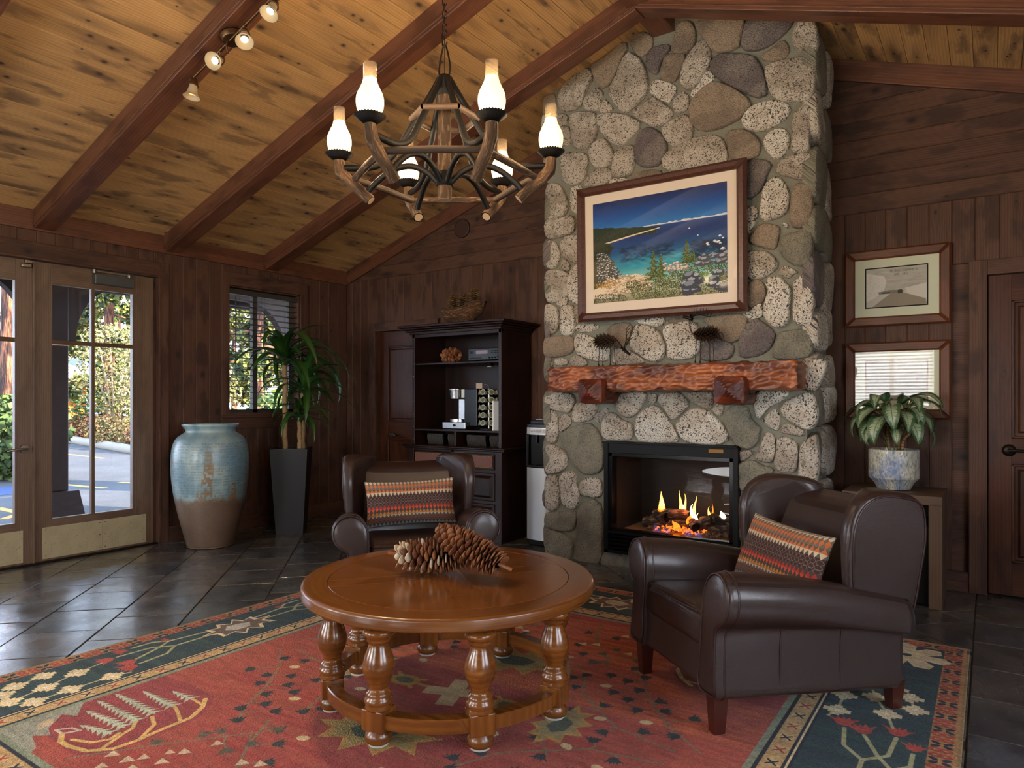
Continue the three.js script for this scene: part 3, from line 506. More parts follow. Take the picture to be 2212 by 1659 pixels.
{
  const CX0 = -2.885, CX1 = -0.965, FD = 4.745, FB = { x0: -2.375, x1: -1.388, y0: 0.105, y1: 0.93 };
  const out = [[CX0, 0], [CX1, 0], [CX1, roofH(CX1) + 0.012], [RX, RH + 0.012], [CX0, roofH(CX0) + 0.012]];
  part('mortar', backing(out, [rect(FB.x0, FB.x1, FB.y0, FB.y1)], FRAME.back(FD), BD - FD + 0.02, 0), M.mortar, fireplace);
  part('firebox_back', [box(FB.x0 - 0.01, FB.x1 + 0.01, 0, 1, 5.3, 5.34)], M.black, fireplace);
  const holeClip = (flat) => flat;
  STONES.forEach(([k, ...c], i) => part('stone', stoneGeo(holeClip(c.map((v) => v / 100)), FRAME.back(FD), 100 + i), M.stone[k], fireplace));
  const r = rng(8), kinds = ['a', 'd', 'e', 'a', 'c', 'e'];
  for (const side of [1, -1]) {
    const f = side > 0 ? FRAME.left(CX1) : M4(V3(0, 0, 1), V3(0, 1, 0), V3(-1, 0, 0), V3(CX0, 0, 0));
    let y = 0.03;
    while (y < 3.45) {
      const h = 0.24 + 0.2 * r(), m = 5.06 + (r() - 0.5) * 0.16;
      for (const [a, b] of [[4.725, m - 0.012], [m + 0.012, 5.35]]) {
        const dy = (r() - 0.5) * 0.08, y0 = y + 0.012 + dy, y1 = Math.min(y + h - 0.012 + dy, 3.62), w = b - a;
        let q = [a, y0 + 0.04, a + w * 0.2, y0, b - w * 0.15, y0 + 0.01, b, y0 + h * 0.3, b - 0.005, y1 - 0.05, b - w * 0.25, y1, a + w * 0.2, y1 - 0.01, a, y1 - 0.07]; if (side < 0) q = q.map((v, i) => (i % 2 ? v : -v));
        part('stone', stoneGeo(q, f, 900 + Math.floor(y * 100) + (a < 4.8 ? 7 : 0) + side, 0.05), M.stone[kinds[Math.floor(r() * 6)]], fireplace);
      }
      y += h;
    }
  }
  // gas insert
  const ins = thing('fireplace_insert', 'black gas fireplace insert with glass front and lower louvres', 'fireplace', [-1.88, 0.105, 4.7]);
  const X0 = FB.x0 + 1.88 - 0.004, X1 = FB.x1 + 1.88 + 0.004, H1 = 0.828;
  const L = (x0, x1, y0, y1, d0, d1, rr = 0.002) => box(x0, x1, y0, y1, d0, d1, rr);
  part('surround', [L(X0, X0 + 0.035, 0, H1, -0.02, 0.1), L(X1 - 0.035, X1, 0, H1, -0.02, 0.1), L(X0, X1, H1 - 0.012, H1, -0.05, 0.1), L(X0 + 0.03, X1 - 0.03, H1 - 0.085, H1 - 0.01, -0.012, 0.09), L(X0, X1, 0, 0.022, -0.02, 0.1), L(X0 + 0.03, X1 - 0.03, 0.145, 0.165, -0.016, 0.09)], M.black, ins);
  for (let k = 0; k < 4; k++) part('louvre', L(X0 + 0.036, X1 - 0.036, 0.03 + k * 0.029, 0.047 + k * 0.029, -0.008 + k * 0.002, 0.05), M.blackGloss, ins);
  part('door_frame', [L(X0 + 0.035, X0 + 0.062, 0.165, H1 - 0.085, -0.006, 0.06), L(X1 - 0.062, X1 - 0.035, 0.165, H1 - 0.085, -0.006, 0.06), L(X0 + 0.035, X1 - 0.035, H1 - 0.112, H1 - 0.085, -0.006, 0.06), L(X0 + 0.035, X1 - 0.035, 0.165, 0.178, -0.006, 0.06)], M.blackGloss, ins);
  part('glass_pane', [new THREE.PlaneGeometry(X1 - X0 - 0.12, H1 - 0.286).translate((X0 + X1) / 2, (H1 + 0.066) / 2, -0.018)], M.glass, ins);
  part('rating_plate', [box(X1 - 0.2, X1 - 0.1, H1 - 0.052, H1 - 0.028, -0.0145, -0.012)], std({ color: 0x7a5423, roughness: 0.5, metalness: 0.6 }), ins);
  part('lining', [L(X0 + 0.04, X0 + 0.05, 0.02, H1, 0.1, 0.58, 0), L(X1 - 0.05, X1 - 0.04, 0.02, H1, 0.1, 0.58, 0), L(X0 + 0.04, X1 - 0.04, H1 - 0.08, H1 - 0.07, 0.1, 0.58, 0), L(X0 + 0.04, X1 - 0.04, 0.02, 0.06, 0.1, 0.58, 0), L(X0 + 0.04, X1 - 0.04, 0.02, H1, 0.56, 0.58, 0)], std({ color: 0x0a0908, roughness: 0.7 }), ins);
  part('burner_ledge', [L(X0 + 0.06, X1 - 0.06, 0.06, 0.155, 0.1, 0.5, 0.006)], std({ color: 0x8a6f4c, roughness: 0.8 }), ins);
  // logs and embers
  const bark = std({ map: rep(tex(128, 256, (u, v) => { const a = fbm(u * 8, v * 5, 8, 5, 3, 4); return mc([40, 34, 30], [132, 116, 100], sstep(0.35, 0.75, a)); }), 0.1, 0.2), roughness: 0.95, bumpMap: rep(T.barkBump, 0.1, 0.2), bumpScale: 0.012 });
  const base = 0.262, logs = [[[-0.32, 0.035, 0.30], [0.1, 0.05, 0.34], 0.042, 'long charred log lying at the front of the fire'], [[-0.33, 0.03, 0.38], [-0.12, 0.09, 0.28], 0.036, 'short grey log at the left end of the fire'], [[-0.25, 0.11, 0.33], [0.05, 0.13, 0.30], 0.034, 'thin log lying across the top of the fire'], [[0.0, 0.12, 0.36], [0.13, 0.06, 0.2], 0.03, 'short log leaning down in the middle of the fire'], [[0.08, 0.05, 0.22], [0.24, 0.12, 0.32], 0.036, 'slanted log at the right of the fire'], [[0.12, 0.04, 0.36], [0.4, 0.05, 0.3], 0.04, 'log lying at the far right of the fire'], [[0.22, 0.11, 0.26], [0.33, 0.1, 0.34], 0.032, 'small log stacked on the right of the fire']];
  logs.forEach(([a, b, rr, label], i) => { const r2 = rng(70 + i), A = V3(a[0], a[1], -a[2]), B = V3(b[0], b[1], -b[2]), n = 7, pts = [...Array(n)].map((_, k) => A.clone().lerp(B, k / (n - 1)).add(V3(0, (r2() - 0.5) * 0.012, (r2() - 0.5) * 0.012))); single('fire_log', [sweep(pts, pts.map(() => rr * (0.85 + 0.3 * r2())), 10, { bump: (i2, k) => 0.86 + 0.28 * LAT[(i2 * 37 + (k % 10) * 11 + i * 97) & 65535] })], bark, label, 'log', [-1.88, base, 4.7], 0, 'logs in the gas fire'); });
  const ember = std({ color: 0x401008, emissive: 0xff7326, emissiveIntensity: 1.5, roughness: 1 }), ash = std({ color: 0x6a5a4c, roughness: 1 });
  const em = [[], []], re = rng(33);
  for (let k = 0; k < 460; k++) { const x = -0.26 + re() * 0.62, z = -(0.16 + re() * 0.22), s = 0.004 + re() * 0.009, hot = Math.abs(x - 0.0) < 0.2 && re() > 0.45; em[hot ? 0 : 1].push(new THREE.IcosahedronGeometry(s, 0).rotateX(re() * 6).rotateY(re() * 6).translate(x, 0.008 + re() * 0.03 * (1 - Math.abs(x) * 1.5), z)); }
  const emb = thing('ember_bed', 'bed of glowing and grey embers under the logs', 'embers', [-1.88, base, 4.7]); emb.userData.kind = 'stuff'; part('glowing_embers', em[0], ember, emb); part('ash_lumps', em[1], ash, emb);
  const flameMat = [std({ color: 0, emissive: 0xffb352, emissiveIntensity: 4.2, transparent: true, opacity: 0.85 }), std({ color: 0, emissive: 0xff7a1e, emissiveIntensity: 2.6, transparent: true, opacity: 0.6 }), std({ color: 0, emissive: 0xffe9b0, emissiveIntensity: 6 }), std({ color: 0, emissive: 0x8d8cff, emissiveIntensity: 0.4, transparent: true, opacity: 0.18 })];
  const flame = (x, y, z, w, h, wig, ph) => { const pts = [...Array(9)].map((_, k) => { const t = k / 8; return V3(x + wig * w * Math.sin(t * 4.2 + ph) * t * 2.2, y + h * t, -z + 0.3 * w * Math.sin(t * 3 + ph * 2) * t); }); return sweep(pts, [0.7, 1, 1.02, 0.9, 0.72, 0.52, 0.34, 0.17, 0.02].map((q) => q * w), 10, { open: true }); };
  const fl = [['tall straight yellow flame standing at the left of the fire', [[-0.185, 0.13, 0.33, 0.023, 0.15, 0.12, 0.5, 0], [-0.185, 0.13, 0.34, 0.016, 0.11, 0.1, 0.5, 2], [-0.185, 0.12, 0.33, 0.03, 0.1, 0.1, 0.2, 1]]], ['twin curling flame over the middle of the fire', [[-0.03, 0.13, 0.32, 0.013, 0.17, 0.5, 1, 0], [0.0, 0.13, 0.32, 0.012, 0.15, -0.5, 2, 0], [-0.015, 0.12, 0.33, 0.022, 0.08, 0.3, 0, 2], [-0.02, 0.02, 0.2, 0.03, 0.07, 0.5, 1, 1]]], ['bright forked flame right of the fire centre', [[0.075, 0.08, 0.3, 0.02, 0.13, 0.6, 2, 2], [0.085, 0.13, 0.3, 0.011, 0.14, -0.6, 1, 0], [0.06, 0.06, 0.26, 0.02, 0.09, 0.5, 4, 1], [0.11, 0.08, 0.28, 0.012, 0.07, 0.5, 3, 2]]], ['small flame between the right hand logs', [[0.19, 0.1, 0.32, 0.012, 0.1, 0.5, 2, 0], [0.21, 0.1, 0.32, 0.008, 0.12, -0.4, 2, 1]]], ['low pointed flame at the right end of the fire', [[0.285, 0.12, 0.31, 0.025, 0.055, 0.2, 1, 2]]], ['low blue flame along the burner at the front', [[-0.16, 0.0, 0.17, 0.028, 0.05, 0.3, 1, 3], [-0.08, 0.0, 0.16, 0.028, 0.045, 0.3, 2, 3], [0.1, 0, 0.15, 0.028, 0.05, 0.4, 3, 3], [0.16, 0, 0.15, 0.025, 0.04, 0.4, 1, 3]]]];
  for (const [label, list] of fl) { const o = thing('flame', label, 'flame', [-1.88, base, 4.7], 0, 'flames of the gas fire'); for (const q of list) part('tongue', flame(...q.slice(0, 7)), flameMat[q[7]], o); }
  const fg = new THREE.PointLight(0xff7a30, 0.14, 0, 2); fg.position.copy(W(-1.86, 0.45, 4.95)); fg.shadow.radius = 4; fg.castShadow = true; scene.add(fg);
}
// mantel beam: adze-hewn timber on two corbels
{
  const hew = (w, h, d, nx, ny, seed, amp) => {   // hewn block round its centre, front towards +z
    const g = new THREE.BoxGeometry(w, h, d, nx, ny, 5), p = g.attributes.position, r = 0.03;
    for (let i = 0; i < p.count; i++) {
      let x = p.getX(i), y = p.getY(i), z = p.getZ(i); const hx = w / 2 - r, hy = h / 2 - r, hz = d / 2 - r, cx = clamp(x, -hx, hx), cy = clamp(y, -hy, hy), cz = clamp(z, -hz, hz), dx = x - cx, dy = y - cy, dz = z - cz, l = Math.hypot(dx, dy, dz) || 1;
      const cells = (a, b) => { let m = 9; const xi = Math.floor(a), yi = Math.floor(b); for (let j = -1; j < 2; j++) for (let k = -1; k < 2; k++) { const qx = xi + k + LAT[((xi + k) * 131 + (yi + j) * 977 + seed * 57) & 65535], qy = yi + j + LAT[((xi + k) * 571 + (yi + j) * 313 + seed * 91) & 65535]; m = Math.min(m, Math.hypot(qx - a, qy - b)); } return m; };
      const q = amp * (cells(x * 16 + 90, (y + z) * 26 + 90) - 0.45) + 0.006 * (fbm(x * 5 + seed, y * 5 + 9, 256, 256, seed, 2) - 0.5), s = (Math.min(l, r) + q) / l;
      if (l > 1e-5 && (Math.abs(dx) + Math.abs(dy) + Math.abs(dz)) > 1e-5) { x = cx + dx * s; y = cy + dy * s; z = cz + dz * s; }
      p.setXYZ(i, x, y, z);
    }
    g.computeVertexNormals(); return uvBox(prep(g), 'x', seed * 0.37, seed * 0.21);
  };
  const m = thing('mantel_beam', 'hand hewn reddish timber mantel beam on two block corbels', 'mantel', [-1.868, 1.302, 4.75]);
  part('timber', [hew(1.81, 0.186, 0.25, 170, 20, 3, 0.026).translate(0, 0.093, 0.125)], M.mantel, m);
  for (const x of [-0.496, 0.5]) { const g = hew(0.205, 0.18, 0.3, 14, 12, x > 0 ? 9 : 5, 0.012), p = g.attributes.position; for (let i = 0; i < p.count; i++) if (p.getZ(i) > 0.12) { const e = Math.max(Math.abs(p.getX(i)) / 0.1, Math.abs(p.getY(i)) / 0.09); p.setZ(i, 0.125 + 0.05 * (1 - e) + 0.008 * (fbm(p.getX(i) * 40 + 9, p.getY(i) * 40 + 9, 256, 256, 3, 2) - 0.5)); } g.computeVertexNormals(); part('corbel', [g.translate(x, 0.0, 0.19)], wood(T.mantel, 1.6, 0.4, { roughness: 0.42, color: 0xb08c84 }), m, { label: 'square corbel block with a pyramid cut end' }); }
}

// ---------------------------------------------------------------- entrance doors, window and inner doors
T.leaf = woodTex(512, 512, 2.6, { seed: 71, knots: 0, strips: 4, vary: 0.12, rings: 420, dark: [84, 66, 52], mid: [104, 84, 68], light: [120, 99, 81], char: [70, 54, 44], knot: [50, 38, 30], blot: 0.4, blotAt: 0.52 });
M.leaf = wood(T.leaf, 2.6, 0.52, { roughness: 0.36, color: 0xffffff });
M.kick = std({ map: rep(tex(512, 256, (u, v) => { const a = fbm(u * 5, v * 4, 5, 4, 3, 4), p = vn(u * 90, v * 60, 90, 60, 2); let c = mc([176, 166, 132], [200, 190, 156], a); return mc(c, [84, 74, 54], 0.7 * sstep(0.9, 0.97, p)); }), 0.5, 0.26), roughness: 0.4, metalness: 0.35 });
function entrance(n, label, d0, d1, g0, g1, mid) {
  const o = struct('door_' + n, label, 'door'), a = LX - 0.055, b = LX - 0.01, gy0 = 0.322, gy1 = 2.135, my = 1.687;
  for (const [p, q] of [[d0, g0], [g1, d1]]) part('stile', [box(a, b, 0.012, 2.288, p, q, 0.003, 'y')], M.leaf, o);
  part('top_rail', [box(a, b, gy1, 2.288, g0, g1, 0.003, 'z')], M.leaf, o); part('bottom_rail', [box(a, b, 0.012, gy0, g0, g1, 0.003, 'z')], M.leaf, o);
  const bar = wood(T.leaf, 2.6, 0.52, { roughness: 0.36, color: 0xe6dccb });
  part('glazing_bar', [box(a + 0.004, b - 0.002, gy0, gy1, mid - 0.014, mid + 0.014, 0.005, 'y')], bar, o); part('glazing_bar', [box(a + 0.004, b - 0.003, my - 0.016, my + 0.016, g0, g1, 0.005, 'z')], bar, o);
  part('glazing_bead', [box(a + 0.006, b + 0.002, gy0 - 0.004, gy0 + 0.006, g0, g1), box(a + 0.006, b + 0.002, gy1 - 0.006, gy1 + 0.004, g0, g1), box(a + 0.006, b + 0.002, gy0, gy1, g0 - 0.004, g0 + 0.006), box(a + 0.006, b + 0.002, gy0, gy1, g1 - 0.006, g1 + 0.004)], M.leaf, o);
  for (const [p, q] of [[g0, mid], [mid, g1]]) for (const [y0, y1] of [[gy0, my], [my, gy1]]) part('pane', [new THREE.PlaneGeometry(q - p, y1 - y0).rotateY(PI / 2).translate(a + 0.02, (y0 + y1) / 2, -(p + q) / 2)], M.glass, o);
  const k0 = d0 + 0.058, k1 = d1 - 0.062, km = k0 + (k1 - k0) * 0.55;
  for (const [p, q] of [[k0, km - 0.001], [km + 0.001, k1]]) { const kp = part('kick_plate', [box(b, b + 0.003, 0.028, 0.268, p, q, 0.001)], M.kick, o, { label: 'brushed brass kick plate' }); const sc = []; for (const d of [p + 0.02, q - 0.02]) for (const y of [0.05, 0.15, 0.248]) sc.push(at(ball(0.004, 8, 6), b + 0.003, y, -d)); part('screw', sc, M.darkMetal, kp); }
  return o;
}
const door1 = entrance(1, 'left leaf of the glass entrance doors with a lever handle', 1.40, 2.282, 1.525, 2.173, 1.85), door2 = entrance(2, 'glazed entrance door leaf with a door closer and brass kick plates', 2.292, 3.2, 2.41, 3.03, 2.715);
{
  const fx = LX - 0.01;
  part('rose', [at(cyl(0.034, 0.03, 0.012).rotateZ(-PI / 2), fx + 0.006, 0.875, -2.228), at(cyl(0.014, 0.014, 0.05).rotateZ(-PI / 2), fx + 0.03, 0.875, -2.228)], M.nickel, door1);
  part('lever', [sweep(spline([[fx + 0.052, 0.875, -2.235], [fx + 0.056, 0.876, -2.2], [fx + 0.056, 0.872, -2.14], [fx + 0.05, 0.866, -2.1]], 10), 0.009, 8)], M.nickel, door1);
  part('top_catch', [box(fx, fx + 0.035, 2.225, 2.258, 2.2, 2.27, 0.01), box(fx, fx + 0.03, 2.262, 2.284, 2.225, 2.275, 0.003)], M.nickel, door1);
  part('astragal', [box(fx - 0.045, fx + 0.018, 0.012, 2.288, 2.279, 2.296, 0.003, 'y')], M.leaf, door2);
  const cl = part('door_closer', [box(fx, fx + 0.055, 2.17, 2.25, 2.705, 3.015, 0.006)], std({ color: 0x5d6261, roughness: 0.35, metalness: 0.6 }), door2);
  part('arm', [box(fx + 0.02, fx + 0.028, 2.268, 2.282, 2.70, 2.98, 0.002), at(cyl(0.016, 0.016, 0.03), fx + 0.026, 2.27, -2.71), at(cyl(0.014, 0.014, 0.035), fx + 0.026, 2.262, -2.985)], M.nickel, cl);
  trim('dark threshold under the entrance doors', [box(LX - 0.16, LX + 0.02, 0, 0.012, DOOR.d0, DOOR.d1, 0.003, 'z')], M.darkMetal);
}
{
  const w = struct('window_1', 'small casement window with dark open blinds on the left wall', 'window'), a = LX - 0.13, b = LX - 0.085, { d0, d1, y0, y1 } = WIN;
  const sash = std({ color: 0x4b4640, roughness: 0.5 });
  part('window_frame', [box(LX - 0.15, LX, y0 - 0.002, y0 + 0.02, d0, d1), box(LX - 0.15, LX, y1 - 0.012, y1, d0, d1), box(LX - 0.15, LX, y0, y1, d0, d0 + 0.012), box(LX - 0.15, LX, y0, y1, d1 - 0.012, d1)], M.trim, w);
  part('sash', [box(a, b, y0, y0 + 0.05, d0, d1, 0.003), box(a, b, y1 - 0.05, y1, d0, d1, 0.003), box(a, b, y0, y1, d0 + 0.01, d0 + 0.04, 0.003), box(a, b, y0, y1, d1 - 0.07, d1 - 0.01, 0.003), box(a, b, y0, y1, 4.235, 4.29, 0.003)], sash, w);
  for (const [p, q] of [[d0 + 0.04, 4.235], [4.29, d1 - 0.07]]) part('pane', [new THREE.PlaneGeometry(q - p, y1 - y0 - 0.1).rotateY(PI / 2).translate(a + 0.02, (y0 + y1) / 2, -(p + q) / 2)], M.glass, w);
  const bl = thing('window_blind', 'dark wooden venetian blind with open slats in the small window', 'blind', [LX - 0.045, y0, (d0 + d1) / 2]), len = d1 - d0 - 0.03, dm = std({ color: 0x3b3836, roughness: 0.45 });
  part('headrail', [lbox(0.055, 0.045, len, 0, y1 - y0 - 0.05, 0, 0.004)], dm, bl);
  const sg = lbox(0.05, 0.003, len, 0, 0, 0); for (let k = 0; k < 20; k++) { const s = part('slat', sg, dm, bl); s.position.y = 0.05 + k * 0.0555; s.rotation.z = rad(5); }
  for (const z of [-0.28, 0, 0.28]) part('ladder_cord', [lbox(0.001, 1.15, 0.002, 0.025, 0.6, z), lbox(0.001, 1.15, 0.002, -0.025, 0.6, z)], dm, bl);
  part('tilt_wand', [rod([0.035, 1.14, 0.33], [0.04, 0.36, 0.33], 0.004, 8)], dm, bl);
}
function panelDoor(n, label, D, dep, mat) {   // two raised panels in a frame; front at depth dep
  const o = struct('door_' + n, label, 'door'), w = D.x1 - D.x0, st = 0.125;
  const F = (x0, x1, y0, y1, g) => part(g === 'y' ? 'stile' : 'rail', [box(x0, x1, y0, y1, dep, dep + 0.04, 0.002, g)], mat, o);
  F(D.x0 + 0.004, D.x0 + st, 0.012, D.top - 0.004, 'y'); F(D.x1 - st, D.x1 - 0.004, 0.012, D.top - 0.004, 'y');
  for (const [a, b] of [[0.012, 0.22], [0.84, 1.0], [D.top - 0.17, D.top - 0.004]]) F(D.x0 + st, D.x1 - st, a, b, 'x');
  for (const [a, b] of [[0.22, 0.84], [1.0, D.top - 0.17]]) {
    const x0 = D.x0 + st, x1 = D.x1 - st; part('panel', [box(x0, x1, a, b, dep + 0.016, dep + 0.032, 0, 'y'), piece(inset(rect(x0, x1, a, b), 0.025), 0.014, 0.02, FRAME.back(dep + 0.018), 1, pr(), pr())], mat, o);
    part('moulding', [box(x0, x1, a, a + 0.016, dep - 0.006, dep + 0.02, 0.005), box(x0, x1, b - 0.016, b, dep - 0.006, dep + 0.02, 0.005), box(x0, x0 + 0.016, a, b, dep - 0.006, dep + 0.02, 0.005, 'y'), box(x1 - 0.016, x1, a, b, dep - 0.006, dep + 0.02, 0.005, 'y')], mat, o);
  }
  return o;
}
const door3 = panelDoor(3, 'brown panelled door standing behind the dark hutch', D3, BD + 0.06, M.doorWood), door4 = panelDoor(4, 'brown panelled door with lever handle at the right edge of the photo', D4, BD - 0.004, M.doorWood);
part('jamb_lining', [box(D3.x0 - 0.002, D3.x0 + 0.015, 0, D3.top, BD - 0.02, BD + 0.15), box(D3.x1 - 0.015, D3.x1 + 0.002, 0, D3.top, BD - 0.02, BD + 0.15), box(D3.x0, D3.x1, D3.top - 0.012, D3.top + 0.002, BD - 0.02, BD + 0.15)], M.trim, door3);
part('lever_handle', [at(cyl(0.026, 0.024, 0.012).rotateX(PI / 2), -5.30, 0.87, -BD - 0.055), sweep(spline([[-5.30, 0.87, -BD - 0.02], [-5.29, 0.872, -BD - 0.005], [-5.22, 0.868, -BD - 0.004], [-5.19, 0.86, -BD - 0.01]], 8), 0.009, 8)], M.nickel, door3, { label: 'small nickel lever handle' });
{
  const y = 0.925, x = 0.1; part('lever_handle', [at(lathe([[0, 0.02], [0.022, 0.018], [0.03, 0.008], [0.038, 0.004], [0.038, 0], [0, 0]], 28).rotateX(PI / 2), x, y, -BD + 0.004), at(cyl(0.012, 0.012, 0.05).rotateX(PI / 2), x, y, -BD + 0.035), sweep(spline([[x - 0.004, y, -BD + 0.058], [x + 0.03, y + 0.002, -BD + 0.062], [x + 0.12, y - 0.002, -BD + 0.06]], 10), [0.012, 0.012, 0.011, 0.01, 0.01, 0.01, 0.0095, 0.009, 0.009, 0.009, 0.008], 10)], M.darkMetal, door4, { label: 'antique nickel lever handle' });
}

// ---------------------------------------------------------------- outdoors: porch, car park, planting and trees
M.porch = std({ color: 0x33201a, roughness: 0.6 });
{
  const gr = struct('ground', 'grey asphalt car park beyond the entrance', 'ground');
  const asph = std({ map: rep(tex(512, 512, (u, v) => { const a = fbm(u * 6, v * 6, 6, 6, 3, 4), s = vn(u * 200, v * 200, 200, 200, 5); const g = 44 + 22 * a + 20 * (s - 0.5); return [g, g, g * 1.02]; }), 3), roughness: 0.9 });
  part('asphalt', [box(-80, LX - 0.16, -0.3, -0.1, -45, 70)], asph, gr); part('doorstep', [box(-7.2, LX - 0.15, -0.2, -0.005, 1.0, 3.7)], std({ color: 0x8a8880, roughness: 0.9 }), gr);
  part('outer_ground', [box(LX - 0.16, 30, -0.4, -0.12, -45, 70)], std({ color: 0x6d6a55, roughness: 1 }), gr);
  const line = std({ color: 0xb0822c, roughness: 0.8 }), ln = (x0, d0, x1, d1, label) => { const a = W(x0, -0.099, d0), b = W(x1, -0.099, d1), l = a.distanceTo(b); const m = single('parking_line', lbox(l, 0.004, 0.1, 0, 0, 0), line, label, 'parking line', [(x0 + x1) / 2, -0.098, (d0 + d1) / 2], -Math.atan2(b.z - a.z, b.x - a.x)); m.userData.group = 'painted parking lines'; };
  ln(-12.0, 5.05, -11.0, 5.2, 'yellow parking line behind the porch post'); ln(-11.6, 5.7, -10.5, 6.05, 'yellow parking line seen through the right pane of the door'); ln(-18.8, 7.9, -16.6, 7.8, 'faint yellow parking line near the kerb'); ln(-10.1, 3.5, -9.5, 3.5, 'yellow line at the left, far one of two'); ln(-9.1, 3.2, -9.4, 3.5, 'yellow line at the left, near one of two');
  single('painted_bay', [box(-12.4, -11.4, -0.101, -0.097, 3.6, 5.0)], std({ color: 0x22375f, roughness: 0.8 }), 'blue painted parking bay beyond the porch post', 'parking bay');
  const kb = struct('kerb', 'pale concrete kerb along the planting bed', 'kerb');
  part('kerb_stone', [sweep([W(-40, -0.02, 13.3), W(-24.6, -0.02, 10.3), W(-17.4, -0.02, 8.9), W(-14.2, -0.02, 9.0), W(-13.2, -0.02, 10), W(-12.5, -0.02, 30)], 0.13, 6)], std({ color: 0x857c6c, roughness: 0.9 }), kb);
  const bedS = new THREE.Shape([[-40, 13.3], [-24.6, 10.3], [-17.4, 8.9], [-14.2, 9.0], [-13.2, 10], [-12.5, 30], [-20, 60], [-60, 60], [-60, 16]].map((p) => new THREE.Vector2(...p)));
  part('planting_bed', [uvBox(prep(new THREE.ExtrudeGeometry(bedS, { depth: 0.06, bevelEnabled: false }).rotateX(-PI / 2).translate(0, -0.1, 0)))], std({ map: rep(tex(256, 256, (u, v) => { const a = fbm(u * 8, v * 8, 8, 8, 3, 4), b = vn(u * 70, v * 70, 70, 70, 4); return mc([84, 54, 34], [146, 106, 68], 0.5 * a + 0.5 * b); }), 2), roughness: 1 }), kb);
  // porch
  const po = struct('porch', 'dark brown timber porch with arched bays outside the doors', 'porch');
  const s = new THREE.Shape(rect(-2.5, 7.2, -0.1, 3.05).map((p) => new THREE.Vector2(...p))), arch = (a, b) => { const h = new THREE.Path(), r = 0.62, t = 2.52; h.moveTo(a - 0.1, -0.09); h.lineTo(b + 0.1, -0.09); h.lineTo(b + 0.1, 1.8); h.lineTo(b, 1.86); h.absellipse(b - r, 1.9, r, t - 1.9, 0, PI / 2, false); h.absellipse(a + r, 1.9, r, t - 1.9, PI / 2, PI, false); h.lineTo(a, 1.86); h.lineTo(a - 0.1, 1.8); s.holes.push(h); };
  arch(3.46, 6.1); arch(0.3, 3.02); arch(-2.3, -0.16);
  part('arch_panel', [uvBox(prep(new THREE.ExtrudeGeometry(s, { depth: 0.12, bevelEnabled: false, curveSegments: 20 }).applyMatrix4(FRAME.left(-8.06))))], M.porch, po);
  for (const d of [3.24, 6.33, 0.07]) { part('post', [box(-8.12, -7.88, 0.3, 2.5, d - 0.12, d + 0.12, 0.01)], M.porch, po); const q = prep(new THREE.CylinderGeometry(0.27, 0.36, 0.4, 4, 1).rotateY(PI / 4)); q.computeVertexNormals(); part('post_base', [at(uvBox(q), -8, 0.1, -d)], std({ color: 0x33231c, roughness: 0.5 }), po); }
  part('porch_ceiling', [box(-8.9, LX - 0.14, 2.9, 3.0, -2.6, 7.3)], M.porch, po);
  for (const d of [0.07, 1.66, 3.24, 4.8, 6.33]) part('porch_joist', [box(-8.8, LX - 0.14, 2.62, 2.9, d - 0.08, d + 0.08, 0.01)], M.porch, po);
  part('fascia', [box(-9.0, -8.9, 2.55, 3.1, -2.6, 7.3)], M.porch, po);
  // house over the road
  const ho = thing('house', 'orange timber house with a grey roof beyond the trees', 'house', [-38, -0.1, 11]);
  part('wall', [lbox(5, 2.6, 12, -2.5, 1.3, 0)], std({ color: 0xa86420, roughness: 0.9 }), ho);
  for (let k = 0; k < 9; k++) part('siding_board', [lbox(0.05, 0.27, 12, 0.01, 0.16 + k * 0.285, 0, 0.01)], std({ color: 0xae6c26, roughness: 0.85 }), ho);
  part('roof', [lbox(7, 0.2, 13.4, 0, 0, 0).rotateZ(-0.42).translate(-2.1, 3.5, 0)], std({ color: 0x6a6d72, roughness: 0.9 }), ho);
  for (const z of [-3.5, 0, 3.5]) { const wn = part('window', [lbox(0.08, 1.1, 1.5, 0.04, 1.35, z)], std({ color: 0xe8e2d6 }), ho); part('pane', [lbox(0.02, 0.9, 1.3, 0.085, 1.35, z)], std({ color: 0x2b3640, roughness: 0.1 }), wn); }
}
